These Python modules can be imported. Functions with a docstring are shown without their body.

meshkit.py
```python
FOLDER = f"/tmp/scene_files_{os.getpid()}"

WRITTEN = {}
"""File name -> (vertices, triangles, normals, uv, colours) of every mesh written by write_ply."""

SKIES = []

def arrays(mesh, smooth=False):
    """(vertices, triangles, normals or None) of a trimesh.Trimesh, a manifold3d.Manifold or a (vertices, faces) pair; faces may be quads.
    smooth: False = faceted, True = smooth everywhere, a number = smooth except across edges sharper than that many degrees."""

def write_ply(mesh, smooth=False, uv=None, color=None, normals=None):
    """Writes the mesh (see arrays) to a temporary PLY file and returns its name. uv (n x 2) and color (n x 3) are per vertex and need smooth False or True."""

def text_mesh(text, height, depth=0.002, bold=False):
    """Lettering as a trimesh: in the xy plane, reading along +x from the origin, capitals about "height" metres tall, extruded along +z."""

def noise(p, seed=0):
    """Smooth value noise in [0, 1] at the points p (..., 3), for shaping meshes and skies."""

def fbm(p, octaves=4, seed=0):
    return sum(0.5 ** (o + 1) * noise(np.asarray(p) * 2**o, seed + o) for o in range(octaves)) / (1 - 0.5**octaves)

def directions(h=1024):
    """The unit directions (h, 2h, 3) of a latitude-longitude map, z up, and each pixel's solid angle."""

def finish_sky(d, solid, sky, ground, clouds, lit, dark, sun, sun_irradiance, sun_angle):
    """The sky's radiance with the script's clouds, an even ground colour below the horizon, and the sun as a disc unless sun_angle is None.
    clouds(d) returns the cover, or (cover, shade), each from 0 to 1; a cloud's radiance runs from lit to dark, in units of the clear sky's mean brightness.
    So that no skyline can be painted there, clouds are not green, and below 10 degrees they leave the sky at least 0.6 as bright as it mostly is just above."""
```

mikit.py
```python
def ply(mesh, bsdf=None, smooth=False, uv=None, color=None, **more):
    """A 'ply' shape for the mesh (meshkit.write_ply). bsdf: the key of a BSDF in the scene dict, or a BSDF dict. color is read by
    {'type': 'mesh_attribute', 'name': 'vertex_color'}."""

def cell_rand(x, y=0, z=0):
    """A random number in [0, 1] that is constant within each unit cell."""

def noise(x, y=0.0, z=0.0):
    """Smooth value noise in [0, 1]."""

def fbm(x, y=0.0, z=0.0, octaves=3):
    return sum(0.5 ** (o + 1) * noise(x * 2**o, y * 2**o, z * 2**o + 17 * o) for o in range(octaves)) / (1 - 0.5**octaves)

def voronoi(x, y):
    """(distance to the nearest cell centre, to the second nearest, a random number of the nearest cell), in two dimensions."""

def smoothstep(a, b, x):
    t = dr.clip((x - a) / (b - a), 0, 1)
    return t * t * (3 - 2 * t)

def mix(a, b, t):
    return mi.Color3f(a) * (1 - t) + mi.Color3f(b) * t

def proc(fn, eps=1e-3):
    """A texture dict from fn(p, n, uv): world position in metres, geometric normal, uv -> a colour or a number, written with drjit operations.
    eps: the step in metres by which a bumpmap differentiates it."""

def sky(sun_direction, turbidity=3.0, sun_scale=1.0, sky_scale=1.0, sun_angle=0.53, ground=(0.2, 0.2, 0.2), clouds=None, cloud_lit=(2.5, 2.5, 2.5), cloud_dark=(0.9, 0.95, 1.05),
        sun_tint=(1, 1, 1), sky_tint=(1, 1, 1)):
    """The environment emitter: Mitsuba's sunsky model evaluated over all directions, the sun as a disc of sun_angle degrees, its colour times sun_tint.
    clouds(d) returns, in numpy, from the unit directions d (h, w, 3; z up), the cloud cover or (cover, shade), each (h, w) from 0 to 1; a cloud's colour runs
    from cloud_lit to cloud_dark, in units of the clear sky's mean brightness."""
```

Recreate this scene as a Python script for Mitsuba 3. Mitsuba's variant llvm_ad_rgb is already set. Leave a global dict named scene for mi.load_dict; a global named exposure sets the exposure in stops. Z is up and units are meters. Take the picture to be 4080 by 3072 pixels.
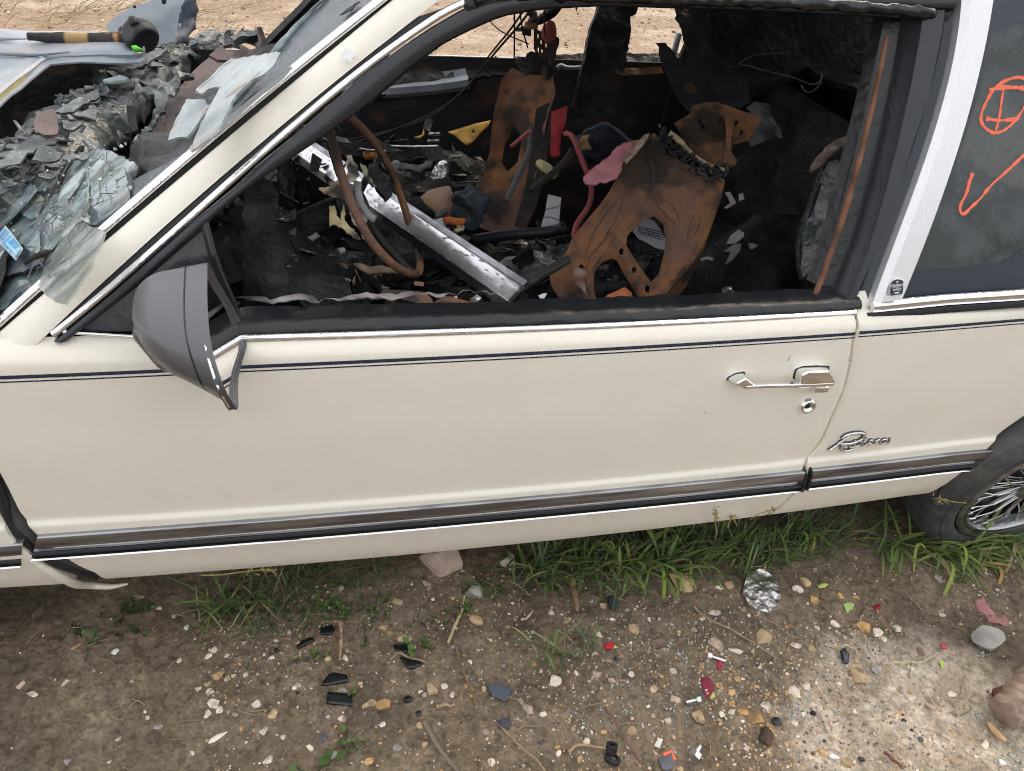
import math, random
import numpy as np, trimesh, shapely
import drjit as dr, mitsuba as mi, mikit, meshkit
import manifold3d as m3
import shapely.geometry as sg
from scipy.spatial import Delaunay
from scipy.interpolate import PchipInterpolator
from mikit import proc, noise, fbm, voronoi, cell_rand, smoothstep, mix
T = mi.ScalarTransform4f
scene, labels = {}, {}

# ------------------------------------------------------------------ camera, sky, exposure
scene['camera'] = {'type': 'perspective', 'fov': 66.55, 'fov_axis': 'x', 'near_clip': 0.02, 'far_clip': 400.0,
                   'to_world': T().look_at(origin=[0, -1.163, 1.602], target=[.2005, -.3826, 1.0097], up=[.0554, .5946, .8021])}
scene['daylight'] = mikit.sky((0.55, 0.42, 0.75), turbidity=3, sun_scale=0.22, sun_angle=26, clouds=lambda d: 1.0,
                              cloud_lit=(2.5, 2.5, 2.56), ground=(0.20, 0.17, 0.14))
exposure = 2.75

# ------------------------------------------------------------------ materials
def V(x): return {'type': 'rgb', 'value': list(x)}
def pr(base, rough, two=True, **k):
    d = {'type': 'principled', 'base_color': base if isinstance(base, dict) else V(base), 'roughness': rough, **k}
    return {'type': 'twosided', 'bsdf': d} if two else d
def bumped(b, fn, scale=1.0, eps=1e-3):
    return {'type': 'bumpmap', 'arbitrary': dict(proc(fn, eps)), 'bsdf': b, 'scale': scale}
def bump2(inner, fn, eps=1e-3):
    return {'type': 'twosided', 'bsdf': {'type': 'bumpmap', 'tex': proc(fn, eps), 'scale': 1.0, 'bsdf': inner}}

def f_paint(p, n, uv):
    d = fbm(p.x*9, p.y*9, p.z*14, 4); s = noise(p.x*420, p.y*420, p.z*420)
    c = mix((.70, .675, .59), (.685, .658, .572), smoothstep(.35, .75, d))
    c = mix(c, (.42, .36, .29), smoothstep(.90, .97, s)*.35)
    return c
def f_paint_r(p, n, uv): return .26 + .22*fbm(p.x*18, p.y*18, p.z*18, 3)
def f_drops(p, n, uv):
    a, b, r = voronoi((p.x+p.y*.6)*150, (p.z-p.y*.4)*150)
    return dr.select(r > .55, dr.maximum(0, .28-a)*.0022, 0)
def f_rust(p, n, uv):
    a = fbm(p.x*11, p.y*11, p.z*11, 4); b = fbm(p.x*37+5, p.y*37, p.z*37, 3); g = noise(p.x*260, p.y*260, p.z*260)
    c = mix((.215, .096, .042), (.125, .064, .038), smoothstep(.38, .66, b))
    c = mix(c, (.36, .150, .040), smoothstep(.56, .76, fbm(p.x*7+9, p.y*7, p.z*7, 3))*.7)
    c = mix(c, (.115, .068, .054), smoothstep(.45, .62, fbm(p.x*5-3, p.y*5+2, p.z*5, 3))*.7)
    c = mix(c, (.020, .017, .016), smoothstep(.50, .66, a)*.88)
    return c*(.8+.4*g)
def f_rustdark(p, n, uv):
    a = fbm(p.x*13+2, p.y*13, p.z*13, 4); g = noise(p.x*300, p.y*300, p.z*300)
    c = mix((.014, .013, .013), (.062, .034, .022), smoothstep(.50, .78, a))
    return c*(.75+.5*g)
def f_soot(p, n, uv):
    a = fbm(p.x*16, p.y*16, p.z*16, 4); g = noise(p.x*210, p.y*210, p.z*210)
    c = mix((.007, .008, .009), (.022, .024, .027), smoothstep(.45, .72, a))
    c = mix(c, (.055, .034, .024), smoothstep(.70, .82, fbm(p.x*6+4, p.y*6, p.z*6, 3))*.6)
    return c*(.7+.6*g)
def f_soot_b(p, n, uv): return .006*fbm(p.x*55, p.y*55, p.z*55, 3)+.0012*noise(p.x*300, p.y*300, p.z*300)
def f_soot_r(p, n, uv): return .25+.6*fbm(p.x*30, p.y*30, p.z*30, 3)
def f_char(p, n, uv):
    a = fbm(p.x*22, p.y*22, p.z*22, 4); g = noise(p.x*330, p.y*330, p.z*330)
    c = mix((.052, .062, .067), (.15, .168, .175), smoothstep(.38, .68, a))
    c = mix(c, (.20, .215, .21), smoothstep(.66, .80, fbm(p.x*60, p.y*60, p.z*60, 2)))
    c = mix(c, (.025, .027, .028), smoothstep(.62, .74, fbm(p.x*14+3, p.y*14, p.z*14, 3)))
    return c*(.7+.6*g)
def f_char_b(p, n, uv): return .004*fbm(p.x*90, p.y*90, p.z*90, 3)
def f_hood(p, n, uv):
    a = fbm(p.x*6, p.y*6, p.z*6, 4); b = fbm(p.x*30, p.y*30, p.z*30, 3)
    c = mix((.21, .24, .28), (.30, .33, .365), smoothstep(.4, .65, a))
    c = mix(c, (.22, .235, .26), smoothstep(.58, .72, fbm(p.x*9+7, p.y*9, p.z*9, 3))*.7)
    c = mix(c, (.30, .28, .24), smoothstep(.72, .80, fbm(p.x*5+1, p.y*5, p.z*8, 4))*.8)
    return c*(.85+.3*b)
def f_maroon(p, n, uv):
    a = fbm(p.x*14, p.y*14, p.z*14, 4); g = noise(p.x*240, p.y*240, p.z*240)
    c = mix((.135, .098, .095), (.10, .085, .088), smoothstep(.4, .65, a))
    c = mix(c, (.035, .03, .03), smoothstep(.62, .75, fbm(p.x*25, p.y*25, p.z*25, 3))*.8)
    return c*(.8+.4*g)
def f_glassdirt(p, n, uv):
    a = fbm(p.x*24, p.y*24, p.z*24, 4); g = noise(p.x*140, p.y*140, p.z*140)
    return dr.clip(.64+.9*(a-.42)+.22*(g-.5), .3, .95)
def f_shardcol(p, n, uv):
    a = fbm(p.x*15, p.y*15, p.z*15, 4); b = fbm(p.x*33+4, p.y*33, p.z*33, 3)
    c = mix((.23, .31, .325), (.14, .18, .205), smoothstep(.36, .64, a))
    c = mix(c, (.33, .30, .24), smoothstep(.60, .75, b)*.6)
    return c*(.8+.4*noise(p.x*90, p.y*90, p.z*90))
def f_qdirt(p, n, uv):
    a = fbm(p.x*28, p.z*28, p.y*28, 4); g = noise(p.x*170, p.z*170, p.y*100)
    lo = smoothstep(.42, .62, fbm(p.x*7+3, p.z*9, 1.5, 3))
    return dr.clip(.24+.40*lo*a*1.5+.25*smoothstep(.74, .85, g), .10, .9)
def f_brush(p, n, uv): return .00016*noise(p.x*2600, p.y*900, p.z*22)
def f_brush_c(p, n, uv): return mix((.66, .67, .69), (.80, .81, .83), noise(p.x*1500, p.y*500, p.z*14))
def f_mold(p, n, uv):
    a = fbm(p.x*7, p.y*30, p.z*60, 4)
    c = mix((.36, .37, .40), (.22, .22, .24), smoothstep(.42, .66, a))
    return mix(c, (.28, .235, .17), smoothstep(.60, .74, fbm(p.x*22, p.y*40, p.z*90, 3))*.55)
def f_tyre(p, n, uv):
    a = fbm(p.x*30, p.y*30, p.z*30, 3)
    return mix((.042, .044, .048), (.068, .066, .062), smoothstep(.45, .7, a))
GX, GY = [1.2298, -.4102]
def f_ground(p, n, uv):
    a = fbm(p.x*2.3, p.y*2.3, 0, 4); b = fbm(p.x*11+3, p.y*11, 0, 4); g = fbm(p.x*170, p.y*170, 0, 3); h = fbm(p.x*60+2, p.y*60, 3, 3)
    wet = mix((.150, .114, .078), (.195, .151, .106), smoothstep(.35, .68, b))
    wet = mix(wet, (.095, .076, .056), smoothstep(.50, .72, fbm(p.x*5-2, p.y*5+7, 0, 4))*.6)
    far = mix((.32, .245, .180), (.40, .32, .245), smoothstep(.35, .65, b))
    far = mix(far, (.26, .185, .125), smoothstep(.50, .64, fbm(p.x*.9+6, p.y*2.2, 0, 4))*.7)
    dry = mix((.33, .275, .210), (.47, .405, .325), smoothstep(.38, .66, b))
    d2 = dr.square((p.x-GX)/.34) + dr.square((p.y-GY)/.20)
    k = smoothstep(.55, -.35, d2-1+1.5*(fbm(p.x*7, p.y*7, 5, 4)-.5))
    k2 = smoothstep(2.2, 2.9, p.y+.5*(a-.5))
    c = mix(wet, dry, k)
    c = mix(c, far, k2)
    c = mix(c, c*1.5, smoothstep(.58, .74, h)*.5)
    c = mix(c, c*.5, smoothstep(.40, .28, h)*.6)
    return c*(.60+.80*g)
def f_ground_b(p, n, uv):
    return .012*fbm(p.x*28, p.y*28, 0, 5)+.004*fbm(p.x*150, p.y*150, 0, 3)

VC = {'type': 'mesh_attribute', 'name': 'vertex_color'}
scene['paint'] = pr(proc(f_paint), proc(f_paint_r), clearcoat=.7, clearcoat_gloss=.85, specular=.5)
scene['paint_plain'] = pr((.66, .63, .57), .5)
scene['chrome'] = pr((.80, .81, .83), .07, metallic=1.0)
scene['chrome_wet'] = bump2({'type': 'principled', 'base_color': V((.78, .79, .81)), 'roughness': .12, 'metallic': 1.0}, f_drops, 4e-4)
scene['trim_wet'] = bump2({'type': 'principled', 'base_color': V((.78, .79, .82)), 'roughness': .24, 'metallic': .95}, lambda p, n, uv: 3.2*f_drops(p, n, uv)+.0006*noise(p.x*60, p.y*60, p.z*60), 4e-4)
scene['silver'] = bump2({'type': 'principled', 'base_color': proc(f_brush_c), 'roughness': .38, 'metallic': .75}, f_brush, 4e-4)
scene['molding_metal'] = pr(proc(f_mold), .24, metallic=.9)
scene['black_gloss'] = pr((.012, .013, .016), .16, specular=.5)
scene['black_rubber'] = pr((.012, .014, .017), .5, specular=.4)
scene['navy'] = pr((.012, .018, .045), .4)
scene['slate_blue'] = pr((.016, .025, .038), .3)
scene['grey_panel'] = bump2({'type': 'principled', 'base_color': V((.016, .019, .024)), 'roughness': .27}, f_drops, 4e-4)
scene['mirror_plastic'] = pr((.045, .047, .055), .32, specular=.9, clearcoat=.5, clearcoat_gloss=.6)
scene['rim_grey'] = pr((.050, .055, .060), .4)
scene['mirror_silver'] = pr((.9, .9, .9), .03, metallic=1.0)
scene['tyre_rubber'] = pr(proc(f_tyre), .62)
scene['rust'] = bump2({'type': 'principled', 'base_color': proc(f_rust), 'roughness': .72}, f_char_b)
scene['rust_dark'] = bump2({'type': 'principled', 'base_color': proc(f_rustdark), 'roughness': .7}, f_char_b)
scene['soot'] = bump2({'type': 'principled', 'base_color': proc(f_soot), 'roughness': .6, 'specular': .25}, f_soot_b)
scene['soot_wet'] = bump2({'type': 'principled', 'base_color': proc(f_soot), 'roughness': proc(f_soot_r), 'specular': .6}, f_soot_b)
scene['char'] = bump2({'type': 'principled', 'base_color': proc(f_char), 'roughness': .36, 'specular': .6}, f_char_b)
scene['hood_metal'] = pr(proc(f_hood), .42, metallic=.15)
scene['maroon'] = pr(proc(f_maroon), .55)
scene['shard'] = {'type': 'blendbsdf', 'weight': proc(f_glassdirt), 'a': {'type': 'thindielectric', 'int_ior': 1.5},
                  'b': pr(proc(f_shardcol), .12, specular=.6)}
scene['clear_shard'] = {'type': 'blendbsdf', 'weight': .24, 'a': {'type': 'thindielectric', 'int_ior': 1.5},
                        'b': pr((.40, .46, .43), .12, specular=.6)}
scene['thin_shard'] = {'type': 'blendbsdf', 'weight': .52, 'a': {'type': 'thindielectric', 'int_ior': 1.5}, 'b': pr(proc(f_shardcol), .15, specular=.6)}
scene['residue_glass'] = {'type': 'blendbsdf', 'weight': .93, 'a': {'type': 'thindielectric', 'int_ior': 1.5},
                          'b': bump2({'type': 'principled', 'base_color': V((.034, .047, .062)), 'roughness': .3, 'specular': .3}, f_drops, 4e-4)}
scene['quarter_glass'] = {'type': 'blendbsdf', 'weight': proc(f_qdirt), 'a': {'type': 'thindielectric', 'int_ior': 1.55},
                          'b': pr((.075, .092, .098), .3, specular=.6)}
scene['vent_glass'] = {'type': 'blendbsdf', 'weight': .55, 'a': {'type': 'thindielectric', 'int_ior': 1.55},
                       'b': bump2({'type': 'principled', 'base_color': V((.04, .045, .055)), 'roughness': .15, 'specular': .7}, f_drops, 4e-4)}
scene['orange_paint'] = pr((.80, .16, .085), .6)
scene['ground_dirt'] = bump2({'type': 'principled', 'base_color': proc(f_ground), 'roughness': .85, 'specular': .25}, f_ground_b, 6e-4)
scene['tinted'] = pr(VC, .75, specular=.3)
scene['tinted_gloss'] = pr(VC, .22, specular=.5)
scene['foil'] = pr((.72, .72, .74), .36, metallic=1.0)
scene['leafy'] = {'type': 'principledthin', 'base_color': VC, 'roughness': .45, 'diff_trans': .7, 'spec_trans': 0.0, 'eta': 1.4}
scene['glass_bits'] = pr((.33, .39, .37), .08, specular=.7)
scene['tinted_stone'] = bump2({'type': 'principled', 'base_color': VC, 'roughness': .8, 'specular': .3}, lambda p, n, uv: .006*fbm(p.x*95, p.y*95, p.z*95, 5))
scene['ash_cloth'] = bump2({'type': 'principled', 'base_color': V((.028, .030, .040)), 'roughness': .75}, f_soot_b)
scene['sill_black'] = bump2({'type': 'principled', 'base_color': V((.008, .010, .012)), 'roughness': .3, 'specular': .5}, lambda p, n, uv: .0016*fbm(p.x*40, p.y*60, p.z*60, 3))

# ------------------------------------------------------------------ mesh helpers
rng = np.random.default_rng(7)
def numbered(k):
    if k not in labels and k not in scene and not any(s.startswith(k+'__') for s in scene): return k
    i = 1
    while True:
        q = f'{k}_{i:03d}'
        if q not in labels and q not in scene and not any(s.startswith(q+'__') for s in scene): return q
        i += 1
def add(key, mesh, bsdf, smooth=False, color=None):
    key = numbered(key)
    scene[key] = mikit.ply(mesh, bsdf, smooth=smooth, **({} if color is None else {'color': color}))
    return key
def tag(key, label=None, cat=None, group=None, kind=None):
    d = {}
    if label: d['label'] = label
    if cat: d['category'] = cat
    if group: d['group'] = group
    if kind: d['kind'] = kind
    labels[key] = d
    return key
def thing(name, mesh, bsdf, label, cat, group=None, smooth=False, color=None, kind=None):
    k = add(name, mesh, bsdf, smooth, color)
    return tag(k, label, cat, group, kind)
def cat_m(ms):
    v, f, o = [], [], 0
    for m in ms:
        a, b = (np.asarray(m.vertices), np.asarray(m.faces)) if hasattr(m, 'vertices') else (np.asarray(m[0]), np.asarray(m[1]))
        v.append(a); f.append(b+o); o += len(a)
    return np.vstack(v), np.vstack(f)
def tm(m): return trimesh.Trimesh(m[0], m[1], process=False)
def N(p, f=1.0, seed=0, o=3): return meshkit.fbm(np.asarray(p)*f, o, seed)
def tint(v, base, var=.18, f=60., seed=0, spots=None):
    n = N(v, f, seed, 3)[:, None]; c = np.asarray(base)*(1+var*2*(n-.5)*1.6)
    if spots is not None:
        k = np.clip((N(v, f*.6, seed+9, 3)-.55)*8, 0, 1)[:, None]; c = c*(1-k)+np.asarray(spots)*k
    return np.clip(c, 0, 1)
def resample(p, n):
    p = np.asarray(p, float); d = np.r_[0, np.cumsum(np.linalg.norm(np.diff(p, axis=0), axis=1))]
    t = np.linspace(0, d[-1], n); return np.stack([np.interp(t, d, p[:, k]) for k in range(p.shape[1])], 1)
def smoothline(p, n, closed=False):
    p = np.asarray(p, float)
    if closed: p = np.vstack([p, p[:1]])
    d = np.r_[0, np.cumsum(np.maximum(np.linalg.norm(np.diff(p, axis=0), axis=1), 1e-9)**.5)]
    from scipy.interpolate import CubicSpline
    if closed: cs = CubicSpline(d, p, bc_type='periodic'); return cs(np.linspace(0, d[-1], n, endpoint=False))
    if len(p) < 3: return resample(p, n)
    return CubicSpline(d, p, bc_type='natural')(np.linspace(0, d[-1], n))
def tube(p, r, n=8, sub=0, flat=1.0, up=None, jitter=0, seed=0):
    p = smoothline(p, sub) if sub else np.asarray(p, float)
    m = len(p); r = np.broadcast_to(np.asarray(r, float), (m,)) if np.ndim(r) == 0 or len(np.atleast_1d(r)) == m else np.interp(np.linspace(0, 1, m), np.linspace(0, 1, len(r)), r)
    t = np.gradient(p, axis=0); t /= np.linalg.norm(t, axis=1, keepdims=True)+1e-12
    u = np.array(up, float) if up is not None else np.array([0, 0, 1.]) if abs(t[0, 2]) < .9 else np.array([1., 0, 0])
    vs = []
    a = np.arange(n)/n*2*np.pi
    for i in range(m):
        u = u-t[i]*(u@t[i]); u /= np.linalg.norm(u)+1e-12
        w = np.cross(t[i], u)
        vs.append(p[i]+r[i]*(np.cos(a)[:, None]*u*flat+np.sin(a)[:, None]*w))
    v = np.vstack(vs+[p[:1], p[-1:]])
    if jitter: v = v+(np.stack([N(v, 60, seed+k) for k in range(3)], 1)-.5)*jitter
    f = []
    for i in range(m-1):
        for j in range(n):
            k = (j+1) % n; f += [[i*n+j, i*n+k, i*n+n+k], [i*n+j, i*n+n+k, i*n+n+j]]
    for j in range(n):
        k = (j+1) % n; f += [[m*n, k, j], [m*n+1, (m-1)*n+j, (m-1)*n+k]]
    return v, np.array(f)
def sweep(path, prof, out, n=None, closed=True, caps=True):
    """profile (a along 'out', b along the other side) carried along the path"""
    p = resample(path, n) if n else np.asarray(path, float)
    t = np.gradient(p, axis=0); t /= np.linalg.norm(t, axis=1, keepdims=True)
    o = np.broadcast_to(np.asarray(out, float), p.shape); o = o-t*(o*t).sum(1, keepdims=True); o /= np.linalg.norm(o, axis=1, keepdims=True)
    w = np.cross(t, o); pf = np.asarray(prof, float); m = len(pf)
    v = (p[:, None]+pf[None, :, :1]*o[:, None]+pf[None, :, 1:]*w[:, None]).reshape(-1, 3)
    f = []; q = m if closed else m-1
    for i in range(len(p)-1):
        for j in range(q):
            k = (j+1) % m; f += [[i*m+j, i*m+k, i*m+m+k], [i*m+j, i*m+m+k, i*m+m+j]]
    if closed and caps:
        tri = earcut2(pf); b = (len(p)-1)*m
        f += [[x[2], x[1], x[0]] for x in tri]+[[b+x[0], b+x[1], b+x[2]] for x in tri]
    return v, np.array(f)
def earcut2(poly):
    import mapbox_earcut as me
    return me.triangulate_float64(np.asarray(poly, float), np.array([len(poly)], np.uint32)).reshape(-1, 3)
def grid(P):
    P = np.asarray(P, float); a, b = P.shape[:2]; i = np.arange(a*b).reshape(a, b)
    q = np.stack([i[:-1, :-1], i[:-1, 1:], i[1:, 1:], i[1:, :-1]], -1).reshape(-1, 4)
    return P.reshape(-1, 3), np.vstack([q[:, [0, 1, 2]], q[:, [0, 2, 3]]])
def loft(lines, n=40, thick=None, m=1):
    """surface through the lines; thick: a vector by which the back lies behind the front"""
    L = [resample(l, n) for l in lines]; P = np.array(L)
    if m > 1 and len(L) > 2:
        t = np.linspace(0, 1, len(L)); s = np.linspace(0, 1, (len(L)-1)*m+1); P = PchipInterpolator(t, P, axis=0)(s)
    if thick is not None:
        B = P+np.asarray(thick); P = np.concatenate([P, B[::-1], P[:1]])
    return grid(P)
def plane_frame(p, toward=(0, -.75, .65)):
    p = np.asarray(p, float); c = p.mean(0); u, s, vt = np.linalg.svd(p-c); n = vt[2]
    if n@np.asarray(toward) < 0: n = -n
    a = vt[0]; return c, a, np.cross(n, a), n
def slab(poly, thick=.002, res=.015, crumple=0., freq=25., seed=0, holes=(), relief=None, curl=0., toward=(0, -.75, .65), ragged=0.):
    """a sheet cut to an outline given as points in space: thickness, holes, crumples and pressed relief"""
    c, a, b, n = plane_frame(poly, toward)
    def to2(q): q = np.asarray(q, float)-c; return np.stack([q@a, q@b], 1)
    s = sg.Polygon(to2(poly), [to2(h) for h in holes])
    if not s.is_valid: s = s.buffer(0); s = max(s.geoms, key=lambda g: g.area) if hasattr(s, 'geoms') else s
    r = np.random.default_rng(seed+11)
    rings = []
    for ring in [s.exterior, *s.interiors]:
        k = max(8, int(ring.length/res)); q = np.array([ring.interpolate(i/k, normalized=True).coords[0] for i in range(k)])
        vs = np.array(ring.coords)[:-1]
        if len(vs) < 40:
            for w in vs: q[np.argmin(((q-w)**2).sum(1))] = w
        if ragged: q = q+r.normal(0, ragged, q.shape)
        rings.append(q)
    s = sg.Polygon(rings[0], rings[1:]).buffer(0); s = max(s.geoms, key=lambda g: g.area) if hasattr(s, 'geoms') else s
    x0, y0, x1, y1 = s.bounds; ii, jj = np.meshgrid(np.arange(x0, x1, res), np.arange(y0, y1, res*.87))
    ii = ii+(np.arange(len(ii))[:, None] % 2)*res*.5; g = np.stack([ii.ravel(), jj.ravel()], 1)+r.uniform(-.12, .12, (ii.size, 2))*res
    g = g[shapely.contains_xy(s.buffer(-res*.45), g[:, 0], g[:, 1])] if len(g) else g
    P = np.vstack(rings+[g]); tri = Delaunay(P).simplices
    ce = P[tri].mean(1); tri = tri[shapely.contains_xy(s, ce[:, 0], ce[:, 1])]
    ar = np.cross(P[tri[:, 1]]-P[tri[:, 0]], P[tri[:, 2]]-P[tri[:, 0]]); tri = np.where((ar < 0)[:, None], tri[:, ::-1], tri); tri = tri[np.abs(ar) > 1e-12]
    W = c+P[:, :1]*a+P[:, 1:]*b; d = np.zeros(len(P))
    if crumple: d = d+crumple*2*(meshkit.fbm(W*freq, 3, seed)-.5)+crumple*1.2*np.abs(meshkit.noise(W*freq*.6, seed+5)-.5)
    if relief is not None: d = d+relief(P, s)
    if curl: d = d+curl*((P-P.mean(0))**2).sum(1)/max(x1-x0, y1-y0)**2*4
    F = W+n*d[:, None]; B = F-n*thick
    e = np.vstack([tri[:, [0, 1]], tri[:, [1, 2]], tri[:, [2, 0]]]); key = {(x, y) for x, y in map(tuple, e)}
    bd = [(x, y) for x, y in key if (y, x) not in key]; m = len(F)
    side = [[x+m, y+m, y] for x, y in bd]+[[x+m, y, x] for x, y in bd]
    return np.vstack([F, B]), np.vstack([tri, tri[:, ::-1]+m, np.array(side)])
def rounded(size, r, seg=10):
    h = np.asarray(size)/2-r; s = m3.Manifold.sphere(r, seg*2)
    pts = [s.translate([sx*h[0], sy*h[1], sz*h[2]]) for sx in (-1, 1) for sy in (-1, 1) for sz in (-1, 1)]
    return m3.Manifold.batch_hull(pts)
def man(m):
    k = m.to_mesh(); return np.array(k.vert_properties[:, :3]), np.array(k.tri_verts)
def hull(spheres, seg=12):
    return m3.Manifold.batch_hull([m3.Manifold.sphere(r, seg).translate(list(map(float, c))) for c, r in spheres])
_ico = {k: trimesh.creation.icosphere(subdivisions=k) for k in (0, 1, 2, 3)}
def rock(seed, size, sub=2, cuts=7, rough=.12, dd=(.55, .85)):
    r = np.random.default_rng(seed); v = _ico[sub].vertices.copy(); f = _ico[sub].faces
    for _ in range(cuts):
        n = r.normal(size=3); n /= np.linalg.norm(n); d = r.uniform(*dd); h = v@n; k = h > d; v[k] -= (h[k]-d)[:, None]*n
    v = v*(1+rough*2*(meshkit.fbm(v*1.7+seed*3.1, 3, seed)[:, None]-.5)); v = v*(1+rough*.5*(meshkit.noise(v*6+seed, seed)[:, None]-.5))
    return v*np.asarray(size)/2, f
def rot(a, axis=(0, 0, 1)): return trimesh.transformations.rotation_matrix(a, axis)[:3, :3]
def basis(u, v):
    u = np.asarray(u, float); u = u/np.linalg.norm(u); v = np.asarray(v, float); v = v-u*(u@v); v = v/np.linalg.norm(v); return np.stack([u, v, np.cross(u, v)], 1)

# ================================================================== THE BURNT COUPE
CAR = 'burnt_coupe'
tag(CAR, 'cream two-door coupe with a burnt-out cabin and no door window glass', 'car')
PROF = np.array([[.86, .06], [.845, .046], [.835, .04], [.825, .022], [.812, .006], [.795, 0], [.72, -.008], [.62, -.014], [.54, -.0135], [.49, -.0115], [.47, -.0105], [.464, -.0115], [.459, -.016], [.455, -.0185], [.448, -.019], [.385, -.018], [.36, -.012], [.3, .003], [.255, .022], [.23, .04], [.216, .058], [.21, .082], [.209, .11]])
_pc = PchipInterpolator(PROF[::-1, 0], PROF[::-1, 1])
def side_y(x, z):
    x = np.asarray(x, float); xc = np.clip(x, -.6, 1.4)
    return _pc(np.clip(z, .209, .86))+.016*((xc-.25)/.8)**2-.006+np.maximum(x-1.4, 0)*.03+np.maximum(-.6-x, 0)*.05
def part(path, mesh, m, smooth=False, color=None, kind=None, label=None):
    k = add(f'{CAR}__{path}', mesh, m, smooth, color)
    if kind or label: tag(k, label=label, kind=kind)
    return k
ZR = np.unique(np.r_[np.linspace(.209, .25, 10), np.linspace(.25, .44, 12), np.linspace(.44, .50, 26), np.linspace(.5, .78, 16), np.linspace(.78, .86, 16)])
def panel(xl, xr, zlo=.209, zhi=.86, nx=56, flange=.02, push=0.):
    Z = ZR[(ZR >= zlo-1e-9) & (ZR <= zhi+1e-9)]; Z = np.unique(np.r_[zlo, Z, zhi]); rows = []
    for z in Z:
        a, b = float(xl(z)), float(xr(z)); x = np.r_[np.linspace(0, .012, 4), np.linspace(.02, .98, nx), np.linspace(.988, 1, 4)]*(b-a)+a
        y = side_y(x, z)+push; e = .004*np.exp(-np.minimum(x-a, b-x)/.0022); y = y+e
        p = np.stack([x, y, np.full_like(x, z)], 1)
        rows.append(np.vstack([p[:1]+[0, flange, 0], p, p[-1:]+[0, flange, 0]]))
    return grid(np.array(rows)[:, ::1])
def curve(pts):
    pts = np.asarray(pts, float); o = np.argsort(pts[:, 2]); pts = pts[o]
    k = np.r_[True, np.diff(pts[:, 2]) > 1e-4]; pts = pts[k]
    f = PchipInterpolator(pts[:, 2], pts[:, 0]); lo, hi = pts[0, 2], pts[-1, 2]
    return lambda z: f(np.clip(z, lo, hi))
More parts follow.
